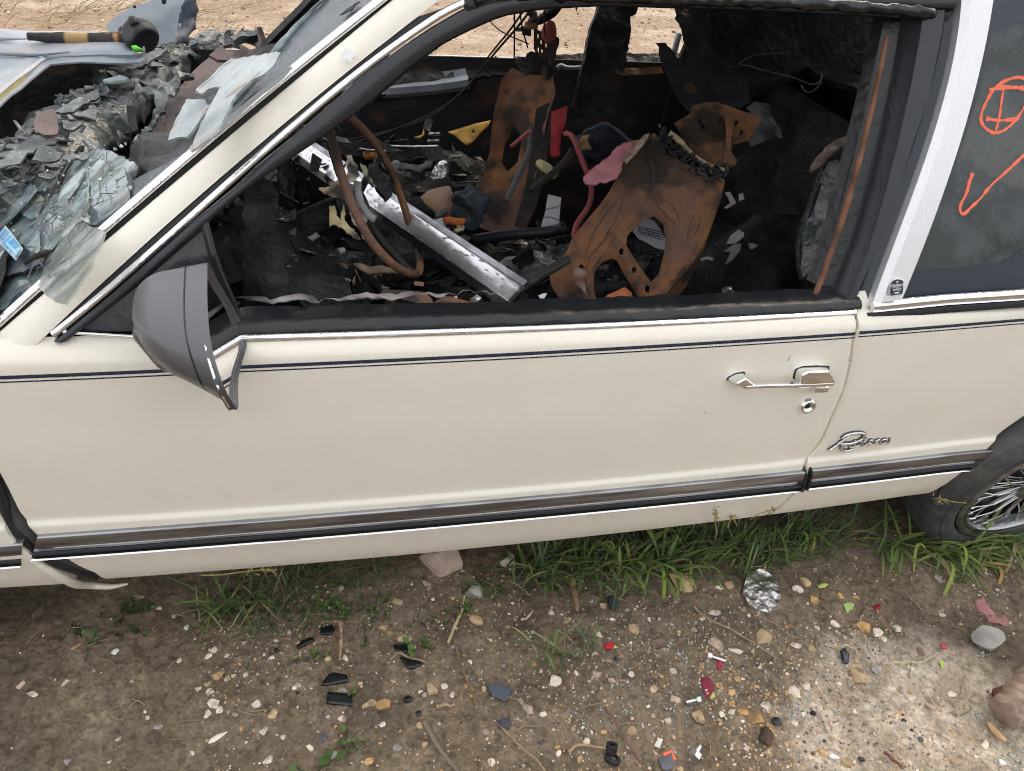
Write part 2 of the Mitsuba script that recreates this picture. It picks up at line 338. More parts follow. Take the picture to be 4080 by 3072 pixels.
cut_pts = [[1.0146, .0064, .7813], [1.0257, .0011, .7203], [1.031, -.0039, .6505], [1.0286, -.0048, .5876], [1.0268, -.0035, .5132], [1.0049, -.0107, .4488], [1.0068, -.0104, .4151], [1.0133, -.0046, .3643], [1.01, .0046, .325], [1.015, 0, .845], [1.017, 0, .8], [1.005, 0, .3], [1, 0, .2]]
front_pts = [[-.6174, -.0006, .5418], [-.6165, .0013, .4912], [-.6038, -.0067, .4423], [-.5816, -.0068, .3877], [-.5596, .0062, .3262], [-.5361, .0186, .2826], [-.622, 0, .62], [-.62, 0, .9]]
door_r, door_l = curve(cut_pts), curve(front_pts)
GAP = .007
D_ = 'door'
part('door', panel(door_l, lambda z: door_r(z)-GAP/2, zhi=.838), 'paint', smooth=35)
arch_c, arch_r = (1.815, .3), .325
def arch_front(z): return arch_c[0]-math.sqrt(max(arch_r**2-(z-arch_c[1])**2, 0)) if abs(z-arch_c[1]) < arch_r else arch_c[0]
q1 = panel(lambda z: door_r(z)+GAP/2, lambda z: arch_front(max(z, .3))-.012*(z < .3), .209, arch_c[1]+arch_r, nx=40)
q2 = panel(lambda z: door_r(z)+GAP/2, lambda z: 3.05, arch_c[1]+arch_r, .86, nx=60)
q3 = panel(lambda z: 2*arch_c[0]-arch_front(max(z, .3)), lambda z: 3.05, .24, arch_c[1]+arch_r, nx=24)
part('quarter_panel', cat_m([q1, q2, q3]), 'paint', smooth=35)
# jamb behind the rear door gap, cream like the body
jz = np.linspace(.215, .80, 30)
part('quarter_panel__door_jamb', loft([[(door_r(z)-.035, side_y(door_r(z), z)+.010, z) for z in jz], [(door_r(z)+.03, side_y(door_r(z), z)+.010, z) for z in jz]], 30, (0, .01, 0)), 'paint_plain', smooth=35)
# front fender: its rear edge sweeps under the door; the gap shows the sill flange
fend_pts = [[-.6497, .0033, .4848], [-.642, -.0048, .4315], [-.6238, -.0047, .3835], [-.6062, .0094, .3213], [-.5896, .023, .2772], [-.603, .1222, .1417], [-.66, 0, .64], [-.66, 0, .9]]
fend_r = curve(fend_pts)
part('front_fender', panel(lambda z: -1.75, lambda z: fend_r(z), .235, .86, nx=50, flange=.03, push=-.006), 'paint', smooth=35)
lip = [[-.6319, -.0046, .3925], [-.623, .001, .361], [-.5936, .0283, .2657], [-.595, .1219, .1345], [-.5578, .1203, .127], [-.5205, .1188, .1324]]
part('front_fender__lower_lip', tube(smoothline(lip, 30)+np.array([0, -.004, 0]), [.001, .006, .008, .009, .008, .006, .002], 9, flat=1.1, up=(0, 0, 1)), 'paint', smooth=True)
bz = np.linspace(.15, .80, 34)
seal = [[(door_l(max(z, .2))-.12+o[0]-.10*max(0, .24-z), side_y(door_l(max(z, .2)), z)+o[1], z) for z in bz] for o in ((-.02, .05), (.05, .022), (.095, .010), (.112, .022), (.125, .05))]
part('front_fender__rear_flange', loft(seal, 34, (0, .004, 0), m=4), 'rim_grey', smooth=40)
sl = [[-.6275, .005, .7146], [-.6374, -.0001, .6155], [-.6397, .0012, .5181], [-.6447, .0023, .4631], [-.631, -.0052, .4163], [-.6093, .0025, .3518], [-.5786, .0141, .3003], [-.5507, .0423, .239]]
part('front_fender__edge_seal', tube(smoothline(np.asarray(sl)+[0, .012, 0], 24), .0105, 8), 'grey_panel', smooth=True)
part('rocker_sill', loft([[(x, .13, .20) for x in (-1.0, 2.2)], [(x, .11, .185) for x in (-1.0, 2.2)], [(x, .35, .19) for x in (-1.0, 2.2)]], 30, (0, .01, .01)), 'black_rubber')

# ---- pinstripes
st1 = [[-.5868, .0103, .788], [-.3256, .0017, .7916], [-.1864, -.0015, .7938], [.2004, -.0058, .7956], [.6546, -.0016, .7967], [1.0116, .0086, .7958]]
st2 = [[1.021, .0093, .7971], [1.4353, .0286, .7975], [1.5809, .0336, .7999]]
def stripe(pts, w, dz, x0=None, x1=None):
    p = np.asarray(pts, float); x = np.linspace(p[0, 0] if x0 is None else x0, p[-1, 0] if x1 is None else x1, 70); z = PchipInterpolator(p[:, 0], p[:, 2])(np.clip(x, p[0, 0], p[-1, 0]))+dz
    mk = lambda zz, o: np.stack([x, side_y(x, zz)-o, zz], 1)
    return loft([mk(z-w/2, -.001), mk(z-w/2, .0011), mk(z, .0013), mk(z+w/2, .0011), mk(z+w/2, -.001)], 70)
for holder, pts, x0, x1 in (('door', st1, -.60, None), ('quarter_panel', st2, None, 3.0)):
    part(f'{holder}__pinstripe', stripe(pts, .0058, 0, x0, x1), 'navy')
    part(f'{holder}__pinstripe', stripe(pts, .0020, -.0085, x0, x1), 'navy')

# ---- lower body moulding: worn bright metal, rubber inset, thin bright line
md1 = [[-.5949, -.0071, .4365], [-.2097, -.0197, .4414], [.2113, -.025, .4436], [.8724, -.0153, .4398], [1.0027, -.0108, .4377]]
md2 = [[1.0209, -.0101, .4409], [1.2696, .001, .4376], [1.5828, .0136, .4322]]
md0 = [[-.7786, .0023, .4137], [-.6662, -.0034, .4194], [-.6241, -.0056, .421]]
def molding(holder, pts, x0=None, x1=None, slant=(.0, .0)):
    p = np.asarray(pts, float); xs = (p[0, 0] if x0 is None else x0, p[-1, 0] if x1 is None else x1); n = 60
    f = np.poly1d(np.polyfit(p[:, 0], p[:, 2], 2 if len(p) > 3 else 1))
    def line(dz, out):
        x = np.linspace(xs[0]-dz*slant[0], xs[1]-dz*slant[1], n); z = f(x)+dz
        return np.stack([x, side_y(x, np.full_like(x, .448))-out, z], 1)
    def body(rows): return loft([line(a, -.004 if i in (0, len(rows)-1) else b) for i, (a, b) in enumerate([rows[0], *rows, rows[-1]])], n)
    k = part(f'{holder}__side_molding', body([(0, .001), (-.0006, .0055), (-.0018, .0082), (-.0035, .0090), (-.0060, .0092), (-.018, .0092), (-.030, .0082), (-.040, .0060), (-.044, .0025)]), 'molding_metal', smooth=50)
    sub = k[len(CAR)+2:]
    part(f'{holder}__molding_rubber', body([(-.045, .002), (-.047, .005), (-.052, .007), (-.0585, .0055), (-.0605, .002)]), 'black_rubber', smooth=50)
    part(f'{holder}__molding_line', body([(-.0615, .001), (-.0630, .005), (-.0648, .0075), (-.0660, .0072), (-.0670, .002)]), 'chrome', smooth=50)
    for s, x in enumerate(xs):
        if holder == 'front_fender' or (holder == 'door' and s == 0): continue
        e = np.array([(x-slant[s]*-.0-slant[s]*dz, side_y(x, .448)-o, f(x)+dz) for dz, o in ((.003, .0), (.0, .009), (-.01, .012), (-.03, .012), (-.055, .010), (-.067, .008), (-.070, .0))])
        d = np.array([-.006 if s == 0 else .006, 0, 0])
        part(f'{holder}__molding_cap', loft([e+[0, .016, 0], e, e+d*.7, e+d+[0, .014, 0]], 14), 'black_rubber', smooth=40)
molding('door', md1, slant=(-.45, .20))
molding('quarter_panel', md2, slant=(.16, -.85))
molding('front_fender', md0, x0=-1.6, slant=(0, -.35))

# ---- belt line: bright strip and soot-black sill rail
belt = [[-.1805, .035, .8327], [.0374, .035, .8325], [.3809, .035, .83], [.7608, .035, .8273], [1.0178, .035, .8269]]
def belt_sweep(prof, x0=None, x1=None, n=60, dz=0):
    p = np.asarray(belt); x = np.linspace(p[0, 0] if x0 is None else x0, p[-1, 0] if x1 is None else x1, n); z = np.poly1d(np.polyfit(p[:, 0], p[:, 2], 2))(x)+dz
    y = .035+side_y(x, .8)
    path = np.stack([x, y, z], 1); pr_ = np.asarray(prof, float)
    return loft([path+[0, a, b] for a, b in list(pr_)+[pr_[0]]], n)
part('door__belt_trim', belt_sweep([(-.003, -.0085), (-.012, -.004), (-.0125, .002), (-.008, .0075), (.01, .008), (.01, -.0085)], x0=-.25), 'chrome_wet', smooth=50)
part('door__belt_rubber', belt_sweep([(.0, -.019), (-.009, -.016), (-.009, -.0095), (.012, -.0095), (.012, -.019)], x0=-.46), 'black_rubber', smooth=50)
r = np.random.default_rng(5); sx = np.linspace(-.24, 1.03, 150)
pz = np.poly1d(np.polyfit(np.asarray(belt)[:, 0], np.asarray(belt)[:, 2], 2))(np.clip(sx, -.25, 1.1))
rows = []
for a, b, am in ((-.006, .0085, 0), (-.004, .016, .002), (.003, .0225, .003), (.016, .0265, .004), (.034, .0275, .005), (.050, .030, .008), (.058, .020, .008), (.056, -.06, .004)):
    P = np.stack([sx, .035+side_y(sx, .8)+a, pz+b], 1); P[:, 2] += am*2*(meshkit.fbm(P*26, 3, 4)-.5); P[:, 1] += am*1.2*(meshkit.fbm(P*22+7, 3, 5)-.5); rows.append(P)
part('door__window_sill', grid(np.array(rows)), 'sill_black', smooth=35)
# the inner door panel, burnt bare
part('door__inner_panel', slab([(-.56, .135, .80), (1.0, .15, .80), (1.0, .17, .28), (-.52, .16, .28)], .004, .03, .012, 9, 3, toward=(0, 1, 0)), 'soot', smooth=35)
cr_ = tube(np.array([[x, .098+.004*math.sin(x*31), .8675+.0015*math.sin(x*57)] for x in np.linspace(-.24, .34, 50)]), np.interp(np.linspace(0, 1, 50), [0, .1, .5, .7, 1], [.004, .009, .008, .005, .001])*np.clip(2.6*meshkit.noise(np.c_[np.linspace(0, 14, 50), np.zeros(50), np.zeros(50)], 4)-.3, .12, 1.3), 7, flat=.35, jitter=.020, seed=8)
part('door__blistered_crust', cr_, 'tinted', smooth=True, color=tint(cr_[0], (.22, .21, .20), .9, 45, 3, (.02, .02, .02)))

# ---- A-pillar, between windscreen trim and side window trim
CU = [[-.6188, .0588, .7994], [-.571, .0731, .8352], [-.5232, .0873, .8709], [-.4754, .1016, .9065], [-.4277, .1158, .9419], [-.38, .1299, .9773], [-.3324, .1441, 1.0127], [-.2848, .1581, 1.0479], [-.2372, .1722, 1.083], [-.1896, .1862, 1.118], [-.1421, .2002, 1.153], [-.0946, .2141, 1.1879], [-.0471, .2281, 1.2227], [.0003, .2419, 1.2574], [.0478, .2558, 1.292], [.0952, .2696, 1.3266], [.1426, .2834, 1.361], [.19, .2972, 1.3954]]
CM = [[-.5826, .031, .8], [-.5353, .0452, .8355], [-.488, .0594, .871], [-.4408, .0736, .9065], [-.3936, .0877, .9418], [-.3464, .1019, .9772], [-.2993, .116, 1.0124], [-.2522, .1301, 1.0477], [-.2051, .1441, 1.0828], [-.1581, .1582, 1.1179], [-.1111, .1722, 1.153], [-.0641, .1862, 1.188], [-.0172, .2002, 1.223], [.0297, .2142, 1.2579], [.0766, .2281, 1.2928], [.1235, .242, 1.3276], [.1703, .2559, 1.3624], [.2171, .2698, 1.3971]]
CL = [[-.5552, .0236, .7915], [-.5071, .0395, .8313], [-.4592, .0552, .8705], [-.4114, .0706, .9091], [-.3638, .0858, .9469], [-.3164, .1007, .9842], [-.2691, .1153, 1.0209], [-.2219, .1298, 1.0569], [-.1748, .144, 1.0924], [-.1277, .1579, 1.1273], [-.0808, .1717, 1.1616], [-.0339, .1852, 1.1954], [.0129, .1985, 1.2287], [.0598, .2116, 1.2614], [.1066, .2244, 1.2936], [.1534, .2371, 1.3253], [.2003, .2496, 1.3565], [.2472, .2619, 1.3872]]
part('windshield_pillar', loft([np.asarray(CU)+[0, .03, -.004], CU, CM, CL, np.asarray(CL)+[.0, .03, -.004]], 70, m=3), 'paint', smooth=40)
WT = [[-.6194, .071, .81], [-.5711, .0863, .8483], [-.5229, .1014, .8861], [-.4748, .1164, .9234], [-.4268, .1311, .9603], [-.3789, .1457, .9968], [-.3312, .1601, 1.0328], [-.2835, .1744, 1.0685], [-.2359, .1885, 1.1037], [-.1883, .2024, 1.1385], [-.1408, .2162, 1.1729], [-.0933, .2298, 1.2069], [-.0459, .2432, 1.2405], [.0015, .2565, 1.2738], [.0489, .2697, 1.3067], [.0963, .2827, 1.3393], [.1438, .2956, 1.3715]]
def dirvec(a): a = np.asarray(a); return (a[-1]-a[0])/np.linalg.norm(a[-1]-a[0])
part('windshield_pillar__windshield_trim', sweep(smoothline(WT, 60), [(0, -.0078), (.003, -.007), (.0048, -.003), (.0048, .003), (.003, .0065), (0, .0075)], (-.25, -.72, .62)), 'chrome_wet', smooth=50)
part('windshield_pillar__trim_gap', loft([np.asarray(WT)+[0, .006, -.004], np.asarray(WT)+[.02, .008, -.012], np.asarray(CU)[:15]+[.0, .012, -.004]], 40), 'black_rubber')
S2 = [[-.4806, .0449, .8447], [-.4492, .0538, .8669], [-.4177, .0629, .8897], [-.3861, .0722, .913], [-.3545, .0817, .9368], [-.3228, .0914, .9609], [-.2912, .1011, .9853], [-.2595, .1109, 1.0098], [-.2279, .1208, 1.0344], [-.1963, .1306, 1.059], [-.1647, .1404, 1.0834], [-.1332, .1501, 1.1077], [-.1017, .1597, 1.1316], [-.0702, .1691, 1.1552], [-.0388, .1784, 1.1784], [-.0075, .1874, 1.201], [.0238, .1962, 1.2231], [.0551, .2048, 1.2444], [.0864, .213, 1.265], [.1176, .2209, 1.2848], [.1489, .2285, 1.3037], [.1802, .2356, 1.3216], [.2075, .2407, 1.3342], [.2467, .247, 1.35], [.294, .2525, 1.3636], [.3578, .2556, 1.3715]]
part('windshield_pillar__drip_trim', sweep(smoothline(S2, 90), [(0, -.0062), (.003, -.0056), (.005, -.002), (.0045, .003), (.0025, .0056), (0, .0062)], (-.1, -.80, .60)), 'chrome_wet', smooth=50)
OP = [[-.4571, .0418, .8369], [-.3389, .0743, .9183], [-.234, .1062, .998], [-.2098, .1145, 1.0188], [-.1465, .1333, 1.0658], [-.0118, .1654, 1.146], [.0807, .1899, 1.2071], [.1315, .2054, 1.2459], [.1821, .2184, 1.2786], [.2303, .2273, 1.3007], [.2812, .2354, 1.3209], [.3502, .2403, 1.3333], [.4577, .2437, 1.3418], [.7403, .2449, 1.3449], [1.0382, .2444, 1.3434]]
S2o = np.asarray(S2)
blk = loft([smoothline(CL, 60)[6:52]+[0, .004, 0], smoothline(S2, 60)[2:56]+[0, -.001, .0]], 50)
part('windshield_pillar__black_band', blk, 'black_rubber')
Oq = np.asarray(OP); S3 = [[-.4798, .0413, .8356], [-.3876, .0677, .9018], [-.3083, .092, .9625], [-.2504, .1099, 1.0074], [-.1757, .1311, 1.0603], [-.1319, .1457, 1.0968], [-.0549, .1674, 1.1511], [.0034, .1853, 1.1957], [.0608, .2023, 1.2383], [.1188, .2172, 1.2755], [.1572, .2261, 1.2978], [.205, .2362, 1.323], [.2388, .2427, 1.3393], [.3019, .2489, 1.3548], [.3741, .2521, 1.3628], [.7378, .2556, 1.3715], [1.0336, .2561, 1.3727]]
part('door__window_frame', loft([np.asarray(S3)+[0, .006, 0], np.asarray(S3)+[0, -.004, 0], (smoothline(S3, 60)+smoothline(OP, 60))/2+[0, -.008, 0], np.asarray(OP), np.asarray(OP)+[0, .035, .002], np.asarray(OP)+[0, .055, .02]], 70, m=2), 'grey_panel', smooth=45)
part('door__window_frame__inner_seal', tube(smoothline(np.asarray(OP)[2:]+[0, .042, .004], 80), .010, 7, jitter=.009, seed=3), 'soot', smooth=True)
# vent glass in the front corner, its divider bar
VG = [[-.4564, .0435, .8412], [-.3379, .0775, .9262], [-.2287, .1095, 1.0064], [-.2105, .0889, .9548], [-.1831, .0503, .8582], [-.1873, .0419, .8372]]
part('door__vent_glass', slab(np.asarray(VG)+[0, .012, 0], .004, .03), 'vent_glass')
part('door__vent_glass__bottom_trim', tube([[-.4646, .0462, .8481], [-.3521, .0418, .837]], .004, 6), 'chrome', smooth=True)
dv = np.asarray([[-.2257, .1123, 1.0134], [-.2208, .1005, .9836], [-.212, .0832, .9404], [-.1977, .0654, .896], [-.1823, .0436, .8416]])
part('door__vent_divider', sweep(smoothline(dv, 16), [(-.012, -.006), (.004, -.007), (.006, 0), (.004, .007), (-.012, .006)], (0, -1, .2)), 'black_gloss', smooth=40)

# ---- roof, header, rear pillar and rear deck
RR = np.asarray([[.2232, .2435, 1.3413], [.2782, .2517, 1.3617], [.3578, .2566, 1.3741], [.4564, .2598, 1.3821], [.7363, .2623, 1.3882], [1.0307, .2636, 1.3915], [1.1687, .264, 1.3925]])
part('roof__drip_rail', sweep(smoothline(np.asarray([[.2177, .2414, 1.3359], [.294, .2483, 1.3531], [.4569, .2534, 1.3661], [.7378, .2556, 1.3715], [1.0524, .2558, 1.3719], [1.1519, .2566, 1.3741]]), 90), [(-.012, -.016), (.006, -.015), (.012, 0), (.006, .012), (-.012, .016)], (0, -.9, .4)), 'sill_black', smooth=50)
rr = np.random.default_rng(9); gunk = []
for i in range(0):
    q = smoothline([[.2465, .2407, 1.3343], [.4575, .2459, 1.3472], [.7396, .2478, 1.3519], [1.0371, .2473, 1.3508]], 46)[i]+np.array([0, -.012, rr.normal(0, .006)]); gunk.append(tm(rock(i+60, rr.uniform(.012, .034, 3)*[1.8, .6, .6], 1, 5, .3))); gunk[-1].vertices += q
ml = tube([[.2309, .241, 1.335], [.2624, .2457, 1.3467], [.3339, .2473, 1.3507], [.4574, .2475, 1.3513], [.5925, .2479, 1.3522], [.7394, .2489, 1.3547], [.9004, .2489, 1.3548], [1.0368, .2479, 1.3522], [1.106, .2465, 1.3487]], .0105, 9, sub=140, jitter=.012, seed=2)
part('roof__melted_lining', (ml[0]+[0, -.004, .006], ml[1]), 'sill_black', smooth=True)
xs = np.linspace(.12, 1.95, 24); roofrows = []
for t in np.linspace(0, 1, 17):
    y = .262+t*(1.56-.262); roofrows.append([(x-.10*(1-(2*t-1)**2)*(1-(x-.12)/1.83), y, 1.362+.035*(1-(2*t-1)**4)-.07*((x-1.0)/.95)**2*(x > 1.0)) for x in xs])
part('roof', loft(roofrows, 24, (0, 0, -.02)), 'soot_wet', smooth=40)
part('roof__bright_strip', sweep([[.4299, .2487, 1.3543], [.4814, .2503, 1.3583], [.5575, .2515, 1.3612]], [(0, -.004), (.004, 0), (0, .004)], (0, -.9, .4)), 'chrome')
part('roof__bright_strip', sweep([[.9798, .2544, 1.3685], [1.0187, .2544, 1.3685], [1.0479, .2548, 1.3695]], [(0, -.004), (.004, 0), (0, .004)], (0, -.9, .4)+np.zeros(3)), 'chrome')
# far roof rail and the far side of the body
part('roof__far_rail', sweep([[-.2207, 1.72, .8867], [-.1574, 1.68, .9533], [-.0799, 1.64, 1.029], (.22, 1.57, 1.345), (.40, 1.56, 1.36), (1.1, 1.55, 1.36), (1.9, 1.56, 1.33)], [(-.02, -.02), (.02, -.02), (.02, .02), (-.02, .02)], (0, .9, .4), 40), 'soot', smooth=40)
far = [[(x, 1.80-max(0, z-.8)*.5-.03*(z < .3)-.0*z, z) for x in np.linspace(-1.7, 3.05, 40)] for z in (.2, .3, .45, .6, .75, .82, .88)]
part('far_body_side', loft(far, 40, (0, -.01, 0), m=2), 'paint_plain', smooth=40)

# ---- B-pillar: brushed bright band, dark channel, grey door-frame panel
PL_ = [[1.0513, .0418, .8369], [1.0628, .0576, .8764], [1.0747, .0732, .9155], [1.0868, .0887, .9541], [1.0988, .104, .9924], [1.1105, .1191, 1.0302], [1.1218, .1341, 1.0677], [1.1324, .1489, 1.1047], [1.142, .1636, 1.1414], [1.1505, .1781, 1.1776], [1.1576, .1924, 1.2135], [1.1632, .2065, 1.2489], [1.1671, .2205, 1.2838], [1.169, .2343, 1.3183], [1.1688, .2479, 1.3523], [1.1664, .2613, 1.3858], [1.1615, .2745, 1.4187]]
PR_ = [[1.1136, .0409, .8349], [1.128, .0568, .8746], [1.1416, .0726, .914], [1.1546, .0882, .9529], [1.1667, .1036, .9915], [1.1781, .1189, 1.0297], [1.1885, .134, 1.0675], [1.198, .1489, 1.1048], [1.2066, .1637, 1.1418], [1.2141, .1783, 1.1783], [1.2205, .1928, 1.2145], [1.2258, .2071, 1.2501], [1.23, .2212, 1.2854], [1.233, .2351, 1.3202], [1.2347, .2488, 1.3545], [1.2352, .2624, 1.3884], [1.2344, .2757, 1.4218]]
PS_ = [[1.0665, .0416, .8364], [1.0785, .0574, .876], [1.0907, .0731, .9151], [1.103, .0885, .9539], [1.1151, .1039, .9922], [1.1269, .119, 1.0301], [1.1382, .134, 1.0676], [1.1486, .1489, 1.1048], [1.1581, .1636, 1.1415], [1.1663, .1781, 1.1778], [1.1732, .1925, 1.2137], [1.1785, .2067, 1.2492], [1.182, .2207, 1.2842], [1.1836, .2345, 1.3187], [1.1831, .2481, 1.3528], [1.1803, .2615, 1.3863], [1.175, .2747, 1.4192]]
A, B, M_ = np.asarray(PL_), np.asarray(PR_), np.asarray(PS_)
part('rear_pillar_band', loft([A+[-.004, .02, 0], A+[-.001, -.003, 0], M_+[-.001, -.010, 0], M_+[.0015, -.0075, 0], (M_+B)/2+[0, -.009, 0], B+[-.004, -.009, 0], B+[0, -.004, 0], B+[.002, .02, 0]], 50), 'silver', smooth=30)
G0 = [[1.0191, .0422, .838], [1.0299, .0579, .8773], [1.0412, .0735, .9163], [1.0528, .0889, .9547], [1.0645, .1041, .9928], [1.0761, .1192, 1.0305], [1.0873, .1341, 1.0678], [1.098, .1489, 1.1047], [1.1079, .1635, 1.1411], [1.1168, .1779, 1.1772], [1.1246, .1922, 1.2129], [1.131, .2063, 1.2482], [1.1359, .2202, 1.283], [1.139, .234, 1.3174], [1.1402, .2475, 1.3513], [1.1393, .2609, 1.3847], [1.1362, .274, 1.4176]]
part('rear_pillar_band__dark_channel', loft([np.asarray(G0)+[-.012, .03, 0], np.asarray(G0)+[0, .012, 0], (np.asarray(G0)+A)/2+[0, .022, 0], A+[0, .010, 0], A+[.01, .03, 0]], 40, m=3), 'slate_blue', smooth=40)
H0 = [[1.0013, .0474, .8509], [1.0174, .0654, .896], [1.0327, .0819, .9371], [1.0556, .1223, 1.0381], [1.0735, .1646, 1.1441], [1.0859, .2025, 1.2388], [1.0915, .2331, 1.3153], [1.0925, .2451, 1.3452], [1.0915, .2569, 1.3748], [1.0898, .2657, 1.3967]]
H1 = [[1.0122, .0465, .8488], [1.0304, .0646, .8939], [1.0504, .0824, .9385], [1.0806, .1225, 1.0388], [1.1051, .1631, 1.1403], [1.1258, .1928, 1.2145], [1.1344, .2275, 1.3013], [1.1372, .2397, 1.3317], [1.1353, .2576, 1.3764], [1.1334, .2664, 1.3985]]
part('door__rear_frame', loft([np.asarray(H0)+[-.02, .05, 0], np.asarray(H0)+[-.006, .02, 0], np.asarray(H0)+[0, .004, 0], np.asarray(H1)+[0, .002, 0], np.asarray(H1)+[.004, .03, 0]], 40), 'grey_panel', smooth=40)
H2 = [[.9401, .0516, .8616], [.9566, .0722, .913], [.9754, .1092, 1.0056], [.9947, .1485, 1.1037], [1.0132, .1896, 1.2065], [1.0282, .2294, 1.3059], [1.0318, .2458, 1.3469]]
part('door__rear_frame__channel', loft([np.asarray(H2)+[0, .07, 0], np.asarray(H2)+[.01, .05, 0], resample(H0, 10)+[-.012, .045, 0]], 40), 'sill_black', smooth=40)
RRL = tube(smoothline([[.9397, .076, .8475], [.9628, .1038, .9171], [.9914, .1446, 1.0191], [1.011, .1843, 1.1182], [1.0279, .2259, 1.2222], [1.0375, .2599, 1.3073]], 30), [.006, .0065, .006, .005, .004], 8)
part('door__rear_frame__rust_rail', RRL, 'tinted', smooth=True, color=tint(RRL[0], (.16, .075, .045), .5, 30, 3, (.06, .04, .035)))
# badge on the band: dark plate with raised lettering
bc = [1.0961, .0576, .8764]; bu = dirvec([[1.073, .05, .8576], [1.1233, .0516, .8614]]); bv = dirvec([[1.0754, .0493, .8557], [1.0863, .0633, .8907]]); bn = np.cross(bu, bv); bn = bn if bn[1] < 0 else -bn
bv = bv-bu*(bu@bv); bv /= np.linalg.norm(bv); Rb = np.stack([bu, bv, bn], 1)
def on_badge(m, d=0): v = np.asarray(m.vertices if hasattr(m, 'vertices') else m[0]); return v@Rb.T+np.asarray(bc)+bn*(.009+d), np.asarray(m.faces if hasattr(m, 'faces') else m[1])
w_, h_ = .0155, .0175
oct_ = [(-w_, -h_*.72), (-w_*.75, -h_), (w_*.75, -h_), (w_, -h_*.72), (w_*1.02, h_*.55), (w_*.7, h_*.85), (0, h_), (-w_*.7, h_*.85), (-w_*1.02, h_*.55)]
part('rear_pillar_band__badge', on_badge(trimesh.creation.extrude_polygon(sg.Polygon(oct_), .006, engine='earcut')), 'chrome')
part('rear_pillar_band__badge_face', on_badge(trimesh.creation.extrude_polygon(sg.Polygon(oct_).buffer(-.0016), .002, engine='earcut'), .0052), 'navy')
for s_, hh, y_ in (('BY', .0038, .0085), ('Designer', .0052, .0016), ('SERIES', .0040, -.0072)):
    m = meshkit.text_mesh(s_, hh, .0006, bold=True); w0 = m.bounds; m.vertices -= [(w0[0, 0]+w0[1, 0])/2, 0, 0]; m.vertices += [0, y_, 0]
    if s_ == 'Designer': m.vertices[:, 0] += m.vertices[:, 1]*.25
    part('rear_pillar_band__badge_lettering', on_badge(m, .0072), 'silver')
bar_ = trimesh.creation.box((.011, .0026, .0006)); bar_.vertices += [0, -.0117, 0]; part('rear_pillar_band__badge_lettering', on_badge(bar_, .0075), 'silver')
bar_ = trimesh.creation.box((.024, .0007, .0006)); bar_.vertices += [0, -.0008, 0]; part('rear_pillar_band__badge_lettering', on_badge(bar_, .0075), 'silver')

# ---- quarter window and the strip under it
QG = [[1.1204, .0452, .8454], [1.1535, .0844, .9434], [1.1853, .1212, 1.0356], [1.2009, .1559, 1.1221], [1.2219, .195, 1.22], [1.2382, .2308, 1.3096], [1.2351, .2621, 1.3876], [1.393, .2736, 1.4164], [1.8363, .2872, 1.4505], [2.0177, .0701, .9077], [1.5239, .0513, .8608], [1.4203, .0499, .8572]]
QI = [[1.148, .0662, .898], [1.173, .0946, .9691], [1.2085, .132, 1.0624], [1.2276, .1651, 1.1452], [1.2472, .1974, 1.226], [1.2549, .235, 1.3201], [1.4019, .2585, 1.3787], [1.7811, .2672, 1.4004], [1.9193, .0938, .9669], [1.5017, .089, .955], [1.4072, .0807, .9341], [1.3869, .0754, .921], [1.3603, .0713, .9108], [1.2823, .0681, .9027]]
part('quarter_window', slab(np.asarray(QG)+[0, .014, 0], .005, .05), 'quarter_glass')
part('quarter_window__dark_border', slab(np.asarray(QG)+[0, .0115, 0], .0022, .03, holes=[np.asarray(QI)+[0, .0115, 0]]), 'slate_blue')
part('quarter_window__bottom_trim', sweep([[1.0513, .0418, .8369], [1.2254, .0453, .8457], [1.4219, .0469, .8498], [1.6722, .0489, .8547], [1.9006, .051, .8599]], [(0, -.013), (.008, -.011), (.013, -.004), (.010, .004), (.012, .008), (.005, .011), (0, .011)], (0, -.95, .3), 40), 'chrome_wet', smooth=50)
part('quarter_window__bottom_rubber', sweep([[1.0429, .0351, .8202], [1.2285, .0383, .8283], [1.4255, .0402, .8329], [1.6767, .042, .8374], [1.9061, .0439, .8422]], [(-.01, -.008), (.005, -.007), (.007, 0), (.005, .008), (-.01, .008)], (0, -.95, .3), 40), 'black_rubber', smooth=50)
def brush(px, w, d=.0133):
    p = smoothline(px, max(12, 6*len(px)))+np.array([0, d, 0]); n_ = np.array([0, -.93, .37]); t = np.gradient(p, axis=0); t /= np.linalg.norm(t, axis=1, keepdims=True); s = np.cross(t, n_)
    ww = w*.8*np.clip(.25+1.3*meshkit.noise(p*130, 3)-.5*(meshkit.noise(p*330, 8) > .86), .06, 1.2)[:, None]
    return loft([p-s*ww-n_*.001, p-s*ww+n_*.0004, p+s*ww+n_*.0004, p+s*ww-n_*.001], len(p))
